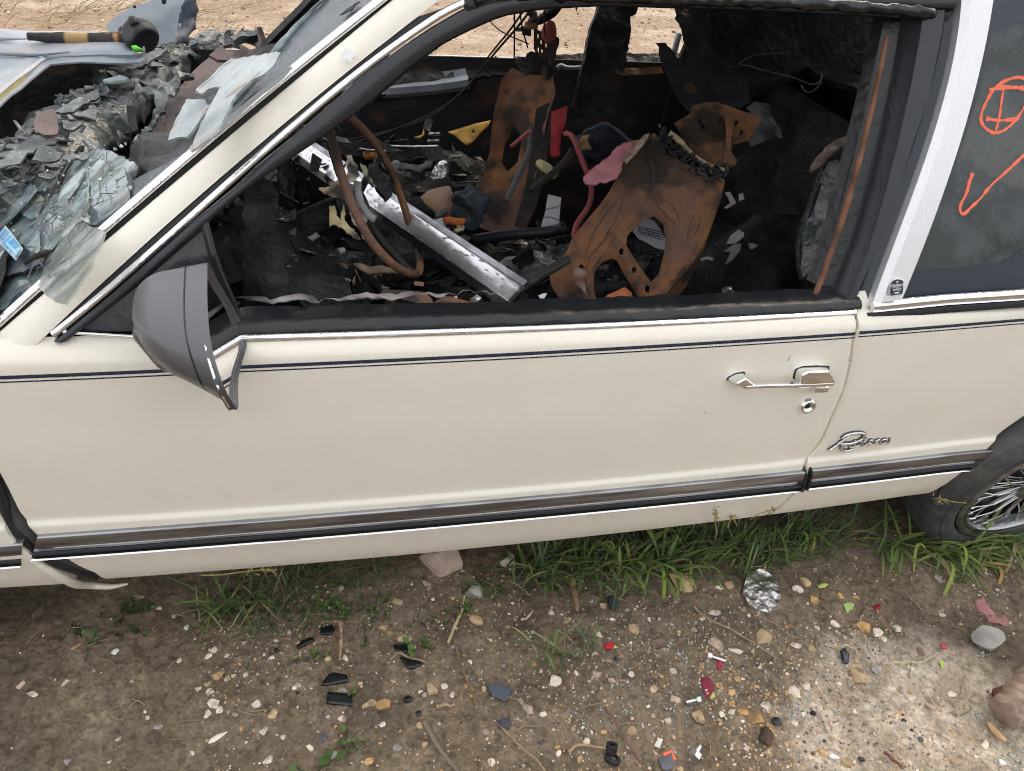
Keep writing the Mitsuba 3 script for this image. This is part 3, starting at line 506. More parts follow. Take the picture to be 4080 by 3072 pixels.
for q, w in (([[1.3497, .2067, 1.2492], [1.3266, .2069, 1.2498], [1.3023, .2042, 1.243], [1.2871, .2007, 1.2342], [1.2765, .1964, 1.2235], [1.2642, .187, 1.1999], [1.2599, .1784, 1.1785], [1.2667, .1733, 1.1657], [1.2829, .1694, 1.1561], [1.2982, .1677, 1.1519], [1.3201, .17, 1.1575], [1.3401, .1762, 1.1729], [1.3538, .1832, 1.1904], [1.3616, .1901, 1.2078]], .0042),
             ([[1.2687, .1979, 1.2272], [1.2934, .1995, 1.2312], [1.3216, .2001, 1.2327], [1.3594, .1995, 1.2313]], .0062), ([[1.3023, .1987, 1.2292], [1.3026, .1872, 1.2005], [1.3027, .1786, 1.179], [1.2992, .1686, 1.1541]], .0034), ([[1.2715, .178, 1.1776], [1.2993, .1769, 1.1746], [1.3251, .1771, 1.1754], [1.3505, .1784, 1.1785]], .0044),
             ([[1.2606, .1388, 1.0795], [1.2551, .1321, 1.0628], [1.2509, .1227, 1.0392], [1.2417, .1146, 1.019], [1.2455, .1096, 1.0064], [1.2532, .1086, 1.0041], [1.2671, .1131, 1.0153], [1.2847, .119, 1.03], [1.2967, .1244, 1.0435], [1.3111, .1307, 1.0592], [1.3364, .1387, 1.0794], [1.3765, .1522, 1.113]], .0044)):
    part('quarter_window__crayon_mark', brush(q, w), 'orange_paint')

# ---- door mirror
RIM = np.asarray([[-.2149, .0149, .9876], [-.213, -.0148, .9882], [-.2099, -.05, .9857], [-.2055, -.0957, .9807], [-.201, -.1359, .9738], [-.1972, -.1638, .9663], [-.193, -.187, .9563], [-.1889, -.202, .9441], [-.1845, -.2127, .9299], [-.1808, -.2199, .917], [-.1765, -.2228, .9008], [-.1719, -.2202, .882], [-.168, -.2141, .865], [-.1701, -.1783, .8633], [-.1731, -.1256, .861], [-.1739, -.0668, .8479], [-.1742, -.0095, .8336], [-.1761, .0249, .8317], [-.1814, .0437, .8478], [-.189, .0447, .8771], [-.1977, .0344, .9145], [-.205, .0249, .9458], [-.211, .0178, .9715]])
RIM = smoothline(RIM, 80, True); rc = RIM.mean(0); rn = plane_frame(RIM, (1, 0, .2))[3]
secs = []
for s in np.r_[0, .02, np.linspace(.08, .92, 16), .96, .985, 1.0]:
    k = (1-(.985*s)**6.0)**.5; an = rc*.40+RIM[0]*.60; q = an+(RIM-an)*(1-.44*s); q = q.mean(0)+(q-q.mean(0))*np.clip(k*1.02, .05, 1); lo_ = np.clip((.905-q[:, 2])/.09, 0, 1)**1.3; q = q+np.stack([0*lo_, lo_*.085*s**.8, lo_*.012*s], 1); secs.append(q+np.array([-.128*s, .020*s, -.012*s]))
secs = [RIM+(rc-RIM)*.022-rn*.010, RIM+(rc-RIM)*.016+rn*.0, RIM+(rc-RIM)*.008+rn*.002]+secs
secs.append(np.repeat(secs[-1].mean(0)[None], 80, 0)); Sg = np.array(secs); Sg = np.concatenate([Sg, Sg[:, :1]], 1)
MI = part('door__mirror', grid(Sg), 'mirror_plastic', smooth=45)[len(CAR)+2:]
part('door__mirror_seam', tube(np.vstack([sm_ := np.stack([0*RIM[:, 0], np.clip((.905-RIM[:, 2])/.09, 0, 1)**1.3*.085*.26**.8, 0*RIM[:, 0]], 1)+(rc*.4+RIM[0]*.6)+(RIM-(rc*.4+RIM[0]*.6))*(1-.44*.26)+np.array([-.128*.26, .020*.26, -.012*.26])+(RIM-rc)*.006, sm_[:2]]), .0012, 5), 'black_rubber')
part('door__mirror_glass', slab(rc+(RIM-rc)*.985-rn*.005, .003, .02, toward=rn), 'mirror_silver')
part('door__mirror_foot', man(hull([((-.29, .045, .865), .022), ((-.30, .012, .835), .026), ((-.315, -.015, .88), .026), ((-.285, -.04, .85), .028), ((-.27, .01, .83), .024)], 20)), 'mirror_plastic', smooth=True)

# ---- door handle, lock, lettering on the quarter panel
def blob(pts, r): return man(hull([(p, r) for p in pts], 14))
H0_ = [[.7474, -.0085, .7116], [.7579, -.0077, .7183], [.7722, -.0072, .7201]]; H1_ = [[.7749, -.0342, .7062], [.788, -.0335, .7102], [.7659, -.0328, .7265], [.7528, -.0338, .7191]]
part('door__handle', blob(H0_+H1_, .0045), 'chrome', smooth=45)
part('door__handle__front_gasket', blob([[.7468, -.0065, .7118], [.7587, -.0056, .719], [.7746, -.0051, .7207]], .0062), 'black_rubber', smooth=45)
bar = smoothline([[.7708, -.0351, .7087], [.7951, -.0345, .7082], [.8468, -.0333, .7053], [.9016, -.0318, .702], [.9722, -.0296, .6995]], 30)
part('door__handle__pull_bar', sweep(bar, [(-.006, -.0052), (.003, -.0052), (.0048, -.003), (.0045, .002), (.002, .0046), (-.006, .0050)], (0, -1, 0.15)), 'chrome', smooth=40)
B0_ = [[.9003, -.0045, .7062], [.8998, -.0035, .7189], [.9106, -.0029, .722], [.9406, -.002, .7208], [.9661, -.0013, .7178]]; B1_ = [[.9016, -.0304, .7076], [.8962, -.0291, .7261], [.904, -.0285, .7312], [.9497, -.0271, .7289], [.9693, -.0281, .7072], [.9727, -.0286, .6998], [.8984, -.0308, .7042]]
part('door__handle__grip_block', blob(B0_+B1_, .0048), 'chrome', smooth=45)
part('door__handle__block_gasket', blob([[.8993, -.0027, .7045], [.8987, -.0015, .7192], [.9103, -.0009, .7228], [.9414, .0001, .7218], [.9686, .0008, .7185]], .0066), 'black_rubber', smooth=45)
part('door__handle__release_button', blob([[.9447, -.0234, .6772], [.9709, -.0226, .6759], [.9705, -.0219, .6842], [.9442, -.0227, .6857]]+[[.9447, -.0076, .6749], [.9711, -.0067, .6736]], .0035), 'chrome', smooth=40)
lk = np.asarray([.9483, -.0077, .6287])
def disc(c, prof, axis=(0, -1, 0), n=36):
    rv = trimesh.creation.revolve(np.asarray(prof), sections=n); Rm = trimesh.geometry.align_vectors([0, 0, 1], np.asarray(axis)/np.linalg.norm(axis)); rv.apply_transform(Rm); rv.vertices += c; return rv
part('door__lock', disc(lk, [(0, .005), (.007, .005), (.009, .007), (.0115, .010), (.015, .0105), (.019, .006), (.0205, -.004)]), 'chrome', smooth=40)
part('door__lock__keyhole', disc(lk, [(0, .0065), (.005, .0065), (.0062, .0056), (.007, .002)]), 'black_gloss', smooth=40)
def script(px, r=.0022):
    p = np.asarray(px); d = np.r_[0, np.cumsum(np.linalg.norm(np.diff(p, axis=0), axis=1))]; return tube(PchipInterpolator(d, p, axis=0)(np.linspace(0, d[-1], 9*len(p))), r, 7)
letters = [[[1.052, -.0058, .487], [1.066, -.0059, .5005], [1.0802, -.0061, .5179], [1.0899, -.0061, .5277]], [[1.0728, -.0066, .5216], [1.0798, -.0066, .5306], [1.0994, -.0059, .5344], [1.1194, -.0049, .5319], [1.1305, -.0043, .5252], [1.1299, -.0039, .5152], [1.1182, -.0039, .5063], [1.1009, -.0045, .5021], [1.0813, -.0054, .5036], [1.0681, -.0062, .5082]], [[1.0875, -.0051, .5028], [1.0834, -.0049, .4953], [1.089, -.0041, .4845], [1.1021, -.0032, .4788], [1.1182, -.0028, .4833]], [[1.1077, -.0043, .504], [1.105, -.0038, .491], [1.1114, -.0034, .4881], [1.1169, -.0034, .4951]], [[1.1161, -.0039, .5043], [1.1178, -.0032, .4901], [1.1303, -.0028, .4947], [1.1307, -.0034, .506]], [[1.1381, -.003, .5045], [1.1372, -.0024, .4908], [1.1434, -.0019, .4877], [1.1485, -.002, .4945]], [[1.1485, -.002, .4945], [1.1617, -.0016, .4975], [1.1623, -.0018, .5032], [1.1558, -.0022, .5055], [1.153, -.002, .4979], [1.158, -.0013, .4891], [1.1695, -.0009, .4907]], [[1.1704, -.0015, .5035], [1.1712, -.0007, .4884], [1.1711, -.001, .4954], [1.177, -.0012, .504], [1.1823, -.0008, .5004]], [[1.1981, -.0002, .5031], [1.19, -.0005, .5023], [1.1876, -.0002, .494], [1.1936, .0004, .4876], [1.1999, .0005, .4923], [1.2016, .0001, .5021], [1.2013, .0007, .4892], [1.208, .0011, .4868], [1.2096, .0004, .5033]], [[1.1117, -.0044, .5092], [1.1127, -.0044, .5113]], [[1.1419, -.0031, .5102], [1.1429, -.0032, .5124]]]
for i, px in enumerate(letters):
    rr_ = .0032 if i < 3 else .0021
    part('quarter_panel__script_letter', script(px, rr_), 'chrome', smooth=True)
    part('quarter_panel__script_backing', script(np.asarray(px)+[0, .0028, 0], rr_*1.45), 'rim_grey', smooth=True)

# ---- rear wheel: sunk tyre, wire wheel trim
wc = np.array([1.789, .026, .252]); wn = np.array([.025, -.978, -.206]); wn /= np.linalg.norm(wn)
def rev(prof, m, path, smooth=40, c=wc, n=72):
    rv = trimesh.creation.revolve(np.asarray(prof), sections=n); Rm = trimesh.geometry.align_vectors([0, 0, 1], wn); rv.apply_transform(Rm); rv.vertices += c; return part(path, rv, m, smooth)
rev([(.232, -.012), (.236, .004), (.248, .012), (.262, .016), (.278, .013), (.281, .008), (.286, .010), (.300, .004), (.306, -.004), (.312, -.008), (.318, -.03), (.318, -.16), (.30, -.19), (.22, -.19), (.22, -.05), (.232, -.012)], 'tyre_rubber', 'rear_wheel__tyre')
rev([(.192, -.03), (.194, -.004), (.199, .003), (.206, .004), (.2065, -.003), (.210, -.004), (.2105, .006), (.224, .009), (.231, .005), (.234, -.012), (.234, -.05), (.190, -.06)], 'molding_metal', 'rear_wheel__rim')
rev([(.0, -.075), (.1, -.075), (.19, -.06), (.192, -.03), (.196, -.03), (.20, -.08), (0, -.09)], 'black_gloss', 'rear_wheel__rim__dish')
rev([(0, .012), (.030, .012), (.036, .008), (.040, -.002), (.058, -.006), (.062, -.014), (.064, -.05), (.03, -.08)], 'molding_metal', 'rear_wheel__hub')
a_ = np.cross(wn, [0, 0, 1]); a_ /= np.linalg.norm(a_); b_ = np.cross(wn, a_)
def onw(rad, th, d): return wc+rad*(math.cos(th)*a_+math.sin(th)*b_)+wn*d
for i in range(60):
    th = i*2*math.pi/60; up_ = i % 2; tw = .30*(1 if i % 4 < 2 else -1)
    p = [onw(.191, th, -.012-.02*up_), onw(.125, th+tw*.42, -.006-.03*up_), onw(.062, th+tw*.75, -.014-.016*up_)]
    part('rear_wheel__spoke', tube(p, .0023, 6), 'chrome', smooth=True)
    part('rear_wheel__spoke_nipple', tube([onw(.1925, th, -.012-.02*up_), onw(.178, th+tw*.09, -.0105-.022*up_)], .0048, 6), 'chrome', smooth=True)
part('rear_wheel_house', loft([[(1.815+.345*math.cos(t), y, .30+.345*math.sin(t)) for t in np.linspace(-.3, math.pi+.3, 40)] for y in (.035, .40)], 40, (0, 0, 0)), 'soot', smooth=40)
part('rear_wheel_house__back_wall', slab([(1.4, .40, .05), (2.2, .40, .05), (2.2, .40, .66), (1.4, .40, .66)], .01, .08), 'soot')
fw_c = np.array([-1.12, .03, .28])
for prof, m, nm in (([(.20, -.02), (.21, .0), (.26, .016), (.30, .002), (.31, -.03), (.31, -.17), (.2, -.18)], 'tyre_rubber', 'tyre'), ([(0, -.05), (.12, -.05), (.19, -.02), (.20, 0), (.21, .004), (.215, -.06), (0, -.07)], 'molding_metal', 'rim')):
    rv = trimesh.creation.revolve(np.asarray(prof), sections=48); rv.apply_transform(trimesh.geometry.align_vectors([0, 0, 1], [0, -1, 0])); rv.vertices += fw_c; part(f'front_wheel__{nm}', rv, m, 40)
part('windshield_pillar__white_splash', slab([[.0116, .1997, 1.2618], [.0156, .2023, 1.2683], [.0211, .2033, 1.2708], [.0265, .2031, 1.2702], [.0317, .2015, 1.2663], [.0323, .1993, 1.2607], [.0282, .1957, 1.2518], [.0221, .1973, 1.2557], [.0164, .1956, 1.2516], [.0103, .1972, 1.2554]], .002, .006, .001, 40, 3, ragged=.0008), 'silver', smooth=False)
for px in ([[.8714, -.0031, .7445], [.8713, -.0026, .75], [.8733, -.0021, .755]], [[.7443, -.0145, .6212], [.7457, -.0144, .623]], [[1.0135, .0014, .7389], [1.0151, .001, .7331]], [[.707, -.0152, .6344], [.7164, -.0151, .6299]]):
    part('door__hairline_scuff', tube(px, .0006, 4), 'rim_grey')

# ================================================================== inside the car
def tpart(path, m, base, var=.3, f=70, seed=0, spots=None, smooth=True, gloss=False):
    return part(path, m, 'tinted_gloss' if gloss else 'tinted', smooth=smooth, color=tint(m[0], base, var, f, seed, spots))
def rim(w=.012, h=.010, hole=.008):
    def f(P, s):
        pt = shapely.points(P); d = shapely.distance(s.exterior, pt); o = h*np.exp(-(d/w)**2)
        for g in s.interiors:
            e = shapely.distance(g, pt); o = o-hole*np.exp(-(e/(w*.8))**2) if g.length > .12 else o-.002*np.exp(-(e/.006)**2)
        return o
    return f
fx, fy = np.meshgrid(np.linspace(-.66, 2.1, 70), np.linspace(.13, 1.66, 44), indexing='ij')
fP = np.stack([fx, fy, .27+.16*np.exp(-((fy-.88)/.13)**2)+.12*np.clip((fx-.35)/.3, 0, 1)*np.clip((1.1-fx)/.2, 0, 1)*0+.22*np.clip((fx-1.0)/.25, 0, 1)], -1); fP[..., 2] += .05*(N(fP, 9, 3)-.5)
part('cabin_floor', grid(fP), 'soot', smooth=40)
part('firewall', slab([(-.66, .10, .25), (-.66, 1.66, .25), (-.62, 1.66, .86), (-.62, .10, .86)], .01, .05, .03, 8, 3, toward=(1, 0, 0)), 'soot', smooth=40)
part('far_door', slab([(-.6, 1.62, .28), (1.30, 1.62, .28), (1.30, 1.66, .90), (-.6, 1.66, .90)], .01, .04, .012, 7, 4), 'rust_dark', smooth=40)
part('far_door__window_sill', slab([[.0595, 1.6627, .8627], [.2802, 1.6696, .8696], [.4037, 1.6783, .8783], [.4428, 1.6779, .8779], [.5266, 1.6895, .8895], [.5637, 1.6941, .8941], [.6034, 1.69, .89], [.6466, 1.6997, .8997], [.792, 1.7016, .9016], [.8222, 1.7074, .9074], [.8975, 1.7103, .9103], [.9753, 1.7121, .9121], [1.2051, 1.7186, .9186], [1.4347, 1.7238, .9238], [1.905, 1.7345, .9345], [1.8895, 1.6633, .8633], [1.4241, 1.6655, .8655], [1.1977, 1.6742, .8742], [.9691, 1.6697, .8697], [.7873, 1.6662, .8662], [.6053, 1.6502, .8502], [.4382, 1.6349, .8349], [.2755, 1.6199, .8199], [.055, 1.6043, .8043]], .05, .02, .012, 30, 6, ragged=.003), 'soot_wet', smooth=35)
part('far_door__pale_rail', sweep([[.0241, 1.64, .7841], [.2135, 1.64, .7973], [.3259, 1.64, .809], [.4231, 1.64, .8237], [.4555, 1.64, .8307]], [(0, -.040), (.012, -.036), (.014, -.012), (.03, .0), (.034, .012), (.022, .03), (0, .034)], (0, -.8, .6), 24), 'hood_metal', smooth=45)
part('far_door__rust_lip', slab([[.9694, 1.608, .9054], [1.0046, 1.6038, .8958], [1.0559, 1.6031, .8944], [1.1528, 1.606, .9007], [1.1602, 1.5972, .8809], [1.0953, 1.5942, .8743], [1.0053, 1.5922, .8698], [.9732, 1.5954, .8769]], .004, .012, .006, 40, 8), 'rust', smooth=35)
part('far_door__grab_bar', tube([[.7649, 1.5989, .8874], [.7762, 1.6014, .895], [.7907, 1.5999, .8905], [.8314, 1.5994, .8889], [.8545, 1.6004, .8919]], .009, 7, sub=20), 'hood_metal', smooth=True)
part('far_quarter', slab([(1.16, 1.60, .28), (2.9, 1.60, .28), (2.9, 1.50, 1.36), (1.26, 1.52, 1.37), (1.20, 1.58, .95)], .02, .06, .02, 8, 5), 'soot', smooth=40)
part('rear_bulkhead', slab([(1.75, .12, .3), (1.75, 1.62, .3), (1.9, 1.6, .92), (1.9, .12, .92)], .02, .06, .04, 7, 6, toward=(-1, 0, 0)), 'soot', smooth=40)
part('parcel_shelf', slab([(1.7, .12, .92), (2.9, .12, .88), (2.9, 1.6, .88), (1.7, 1.6, .92)], .02, .07, .03, 7, 7, toward=(0, 0, 1)), 'soot', smooth=40)
part('near_quarter_lining', slab([(1.06, .16, .3), (1.8, .18, .3), (1.8, .24, .82), (1.06, .14, .82)], .01, .05, .03, 9, 8, toward=(0, 1, 0)), 'soot', smooth=40)
for i, (x0, y0, w, h) in enumerate(((1.32, .25, .55, .5), (1.34, .90, .55, .48))):
    part('rear_seat_frame', slab([(x0, y0, .42), (x0, y0+w, .42), (x0+.22, y0+w, .42+h), (x0+.22, y0, .42+h)], .01, .03, .03, 12, 20+i, toward=(-1, 0, .3), relief=rim(.02, .02)), 'soot', smooth=40)
part('far_pillar', slab([[.8933, 1.6215, 1.0908], [1.0358, 1.6235, 1.096], [1.0279, 1.6127, 1.0682], [1.0065, 1.6104, 1.0625], [1.0124, 1.5978, 1.03], [1.0053, 1.5839, .9944], [1.0022, 1.568, .9535], [.9853, 1.5519, .9119], [.9517, 1.5446, .893], [.8888, 1.5168, .8217], [.8473, 1.49, .7528], [.8044, 1.5, .7785], [.8261, 1.5285, .8517], [.8453, 1.5595, .9316], [.8506, 1.5714, .9622], [.8653, 1.5941, 1.0204], [.881, 1.6098, 1.0607]], .03, .02, .010, 30, 12, ragged=.002), 'soot', smooth=35)
part('far_pillar__dangling_strip', slab([[.9642, 1.5082, 1.008], [.9766, 1.5225, 1.0507], [.9842, 1.5209, 1.0459], [.9754, 1.4975, .9757], [.967, 1.4771, .9145], [.949, 1.4752, .9089], [.949, 1.4922, .9598], [.9557, 1.5057, 1.0002]], .004, .012, .008, 40, 13, ragged=.002), 'soot', smooth=35)
part('hanging_headlining', slab([[1.1298, 1.5401, 1.1134], [1.2271, 1.5385, 1.1106], [1.2532, 1.5328, 1.101], [1.2656, 1.5219, 1.0823], [1.2629, 1.4937, 1.0344], [1.2452, 1.4708, .9955], [1.2138, 1.4548, .9683], [1.1901, 1.4553, .9692], [1.1798, 1.4726, .9986], [1.1615, 1.4892, 1.0268], [1.1464, 1.5085, 1.0596], [1.1331, 1.5208, 1.0805]], .004, .014, .02, 22, 14, ragged=.003), 'rust_dark', smooth=35)
part('rear_side_brace', tube([[1.1905, 1.5899, 1.0156], [1.1832, 1.5812, .9894], [1.1749, 1.5689, .9525]], .011, 7), 'hood_metal', smooth=True)
part('charred_seat_cloth', slab([[.925, 1.1218, 1.0831], [.9426, 1.1151, 1.0805], [.9572, 1.1042, 1.0719], [.974, 1.0851, 1.0536], [.9929, 1.0672, 1.0374], [1.0179, 1.0793, 1.061], [1.0423, 1.0759, 1.0649], [1.0669, 1.0976, 1.1002], [1.085, 1.0814, 1.0859], [1.1096, 1.0575, 1.0643], [1.1475, 1.0335, 1.0469], [1.1597, 1.0097, 1.0212], [1.1795, .965, .9719], [1.153, .9578, .9541], [1.0806, .9726, .9484], [1.0029, .9852, .9383], [.9828, 1.0049, .9563], [.9668, 1.027, .9785], [.9504, 1.0491, 1.0007], [.9378, 1.0705, 1.0232], [.9325, 1.0904, 1.0464]], .004, .014, .03, 14, 15, ragged=.002), 'ash_cloth', smooth=35)
part('charred_seat_cloth__bent_tab', slab([[.9837, 1.0003, 1.0152], [1.0024, .9939, 1.0136], [1.009, .9609, .9949], [.9873, .9649, .9948], [.97, .9802, 1.0017]], .003, .01), 'rust')
# passenger side seat back shell
part('far_seat_frame', slab([[.4966, 1.2182, .9492], [.5234, 1.2217, .9783], [.5629, 1.1891, .9681], [.6324, 1.1504, .9765], [.6375, 1.1186, .9366], [.615, 1.0947, .8829], [.5927, 1.0426, .7899], [.562, .9862, .6833], [.516, .9405, .5778], [.4388, .9822, .5668], [.3768, 1.0248, .5706], [.3706, 1.0648, .6211], [.427, 1.0818, .6956], [.4531, 1.1174, .7689], [.465, 1.1622, .8424], [.4816, 1.1995, .9096]], .006, .012, .012, 14, 16, holes=[[[.5235, 1.1379, .8372], [.5422, 1.1059, .8091], [.5288, 1.0724, .7501], [.4991, 1.0695, .7194], [.4823, 1.0942, .7388], [.4953, 1.12, .7867]]], relief=rim(.014, .012)), 'rust', smooth=35)
part('far_seat_frame__upright', slab([[.5778, 1.1111, .8975], [.6137, 1.1049, .9175], [.6238, 1.0688, .8751], [.6015, 1.0174, .7853], [.5675, .9533, .6682], [.528, .9226, .5938], [.5033, .9446, .6048], [.5395, .9975, .7078], [.5629, 1.057, .8098]], .012, .012, .006, 20, 17), 'rust_dark', smooth=35)
part('far_seat_frame__hinge_plate', slab([[.4916, 1.0641, 1.0417], [.5044, 1.0651, 1.0533], [.517, 1.0606, 1.0538], [.5376, 1.0437, 1.0355], [.5375, 1.0391, 1.0262], [.5225, 1.0364, 1.0096], [.5142, 1.0409, 1.0124]], .006, .012), 'soot_wet', smooth=35)
part('far_seat_frame__slotted_plate', slab([[.5572, 1.14, 1.1136], [.5694, 1.1357, 1.1087], [.5827, 1.1311, 1.1039], [.5914, 1.1301, 1.1065], [.6069, 1.1251, 1.1018], [.6158, 1.122, 1.0986], [.627, 1.1179, 1.0936], [.6279, 1.1124, 1.078], [.6213, 1.1085, 1.0617], [.6178, 1.0993, 1.0317], [.6002, 1.1007, 1.0243], [.5687, 1.1136, 1.0418], [.5572, 1.1231, 1.0627]], .004, .008, .008, 25, 18, holes=[[[.5681, 1.1197, 1.0972], [.5676, 1.1183, 1.0928], [.5664, 1.1179, 1.0908], [.5652, 1.1188, 1.0926], [.5646, 1.1203, 1.0969], [.565, 1.1217, 1.1013], [.5662, 1.1221, 1.1033], [.5674, 1.1212, 1.1015]], [[.5787, 1.1197, 1.0811], [.5782, 1.1184, 1.0772], [.577, 1.1181, 1.0755], [.5758, 1.1189, 1.077], [.5751, 1.1203, 1.0809], [.5756, 1.1216, 1.0848], [.5768, 1.1219, 1.0865], [.5781, 1.1211, 1.085]], [[.5935, 1.1197, 1.0727], [.593, 1.1185, 1.069], [.5918, 1.1183, 1.0674], [.5905, 1.119, 1.0688], [.5899, 1.1203, 1.0724], [.5904, 1.1215, 1.0761], [.5916, 1.1217, 1.0776], [.5928, 1.121, 1.0762]], [[.5725, 1.1197, 1.0597], [.572, 1.1182, 1.0552], [.5708, 1.1179, 1.0532], [.5695, 1.1187, 1.055], [.5689, 1.1203, 1.0594], [.5693, 1.1218, 1.0639], [.5706, 1.1221, 1.0659], [.5718, 1.1213, 1.0641]], [[.583, 1.1197, 1.0566], [.5826, 1.1187, 1.0535], [.5814, 1.1185, 1.0521], [.5801, 1.1192, 1.0533], [.5795, 1.1203, 1.0563], [.5799, 1.1213, 1.0594], [.5811, 1.1215, 1.0608], [.5824, 1.1208, 1.0596]]]), 'rust', smooth=35)
part('far_seat_frame__latch', disc(np.array([.5685, 1, 1.0332]), [(0, .03), (.011, .03), (.013, .02), (.013, -.02), (0, -.02)], (-.3, -.5, .9)), 'chrome', smooth=40)
part('far_seat_frame__jagged_bracket', slab([[.5272, 1.0244, 1.0776], [.5425, 1.0111, 1.0732], [.5524, .9923, 1.0639], [.5637, .9824, 1.0605], [.536, .971, 1.0464], [.5219, .9907, 1.0553], [.5095, 1.0078, 1.0628], [.5136, 1.0208, 1.072]], .005, .01, .012, 25, 19), 'rust_dark', smooth=35)

# driver's seat back: bare stamped steel shell with two cut-outs and a punched strut
SN = (-.40, -.62, .66)
SE = [[.7785, .6744, .9701], [.7585, .6684, .9524], [.7383, .661, .9332], [.6974, .6429, .8914], [.6659, .6149, .846], [.6388, .5983, .814], [.6065, .5839, .7809], [.5681, .5656, .7404], [.5532, .5479, .7148], [.5279, .5348, .6872], [.5067, .521, .6613], [.5071, .5024, .644], [.5201, .4752, .6264], [.5325, .4442, .6048], [.608, .3999, .6089], [.7062, .3609, .6318], [.7472, .3708, .666], [.781, .3858, .7005], [.8144, .3988, .733], [.8438, .4197, .7705], [.8653, .4399, .8024], [.8886, .4699, .8448], [.9054, .4923, .876], [.9182, .5187, .9085], [.9046, .5335, .9142], [.8799, .5425, .9077], [.8581, .5698, .9201], [.8259, .5998, .9287], [.8, .6226, .9346], [.7961, .6488, .9568]]
part('driver_seat_shell', slab(SE, .004, .009, .0035, 9, 30, holes=[[[.7434, .5343, .8172], [.7562, .5308, .8217], [.7739, .5078, .8109], [.7745, .4775, .7827], [.7689, .4586, .7616], [.7503, .4242, .718], [.7308, .4177, .7001], [.7079, .4594, .7254], [.6856, .5077, .7573], [.6905, .5229, .7745], [.7135, .5323, .7973]], [[.649, .4977, .7257], [.6611, .4882, .7241], [.6708, .4625, .7059], [.689, .4228, .6796], [.702, .3941, .6605], [.7015, .3733, .6407], [.6119, .4088, .6197], [.6003, .4606, .6613], [.6071, .4899, .6929], [.6277, .5005, .7153]], [[.6789, .4955, .7418], [.6766, .4917, .7367], [.6724, .4915, .734], [.6687, .4951, .7352], [.6678, .5004, .7396], [.6701, .5043, .7446], [.6743, .5044, .7473], [.678, .5008, .7462]], [[.7031, .4508, .7144], [.7008, .447, .7094], [.6966, .4468, .7067], [.693, .4503, .7078], [.6921, .4555, .7122], [.6944, .4594, .7172], [.6986, .4596, .7199], [.7022, .456, .7187]], [[.7266, .4047, .6854], [.7243, .4006, .6801], [.7202, .4003, .6773], [.7166, .4039, .6785], [.7157, .4094, .6831], [.718, .4134, .6884], [.7222, .4138, .6912], [.7258, .4102, .69]], [[.5845, .5065, .6949], [.5824, .5038, .691], [.5782, .5041, .6887], [.5743, .5072, .6894], [.5731, .5114, .6926], [.5753, .5142, .6965], [.5795, .5139, .6988], [.5834, .5107, .6981]]], relief=rim(.011, .016, .012), toward=SN), 'rust', smooth=35)
part('driver_seat_shell__side_flange', loft([[[.7785, .6744, .9701], [.7383, .661, .9332], [.6974, .6429, .8914], [.6659, .6149, .846], [.6065, .5839, .7809], [.5681, .5656, .7404], [.5067, .521, .6613]], [[.7849, .7044, .9119], [.7192, .6854, .8543], [.6841, .6612, .8103], [.6243, .6281, .7429], [.5845, .6104, .7021], [.5683, .5932, .6762], [.5202, .5658, .6213]]], 30, (.004, .004, -.004)), 'rust_dark', smooth=40)
part('driver_seat_shell__side_flange', loft([[[.9182, .5187, .9085], [.9054, .4923, .876], [.8653, .4399, .8024], [.8144, .3988, .733], [.781, .3858, .7005], [.7472, .3708, .666]], [[.9246, .5437, .8577], [.9116, .5131, .8211], [.8743, .4617, .7502], [.8252, .4157, .6773], [.7889, .3999, .6404], [.7546, .3811, .6019]]], 30, (-.004, .002, -.004)), 'rust', smooth=40)
part('driver_seat_shell__wire_edge', tube([[.7785, .6744, .9701], [.7383, .661, .9332], [.6974, .6429, .8914], [.6659, .6149, .846], [.6065, .5839, .7809], [.5681, .5656, .7404], [.5067, .521, .6613]], .0045, 6, sub=30), 'soot_wet', smooth=True)
for i, (px, w_) in enumerate((([[.7562, .5656, .8544], [.779, .5401, .8443], [.796, .5131, .8292], [.8064, .487, .811]], .016), ([[.8234, .454, .7903], [.8392, .4705, .8153], [.8522, .486, .8379], [.8574, .4859, .8409]], .013), ([[.69, .593, .8401], [.6596, .5714, .8013], [.6226, .5418, .751], [.5919, .5181, .7102]], .020), ([[.7556, .6497, .933], [.7654, .6252, .916], [.7676, .5955, .8894], [.7521, .574, .8598]], .012), ([[.6657, .5381, .7738], [.636, .5207, .7394], [.6068, .5073, .7091], [.5875, .4767, .6687]], .014), ([[.7805, .4154, .7281], [.757, .4002, .6996], [.7315, .388, .6725], [.7163, .3755, .6517]], .016))):
    part('driver_seat_shell__pressed_rib', tube(np.asarray(px)-np.asarray(SN)/np.linalg.norm(SN)*(-.004), [w_*.15, w_*.8, w_*.8, w_*.15], 12, sub=24, flat=.28, up=SN), 'rust', smooth=True)
tpart('driver_seat_shell__bright_patch', slab([[.5439, .4658, .7109], [.5608, .4618, .7173], [.5749, .4483, .7132], [.5674, .4327, .694], [.5679, .4074, .6705], [.5583, .424, .6803], [.5445, .4403, .6873]], .002, .01, .003, 40, 31), (.25, .18, .14), .3, 60, 2, (.14, .07, .04))
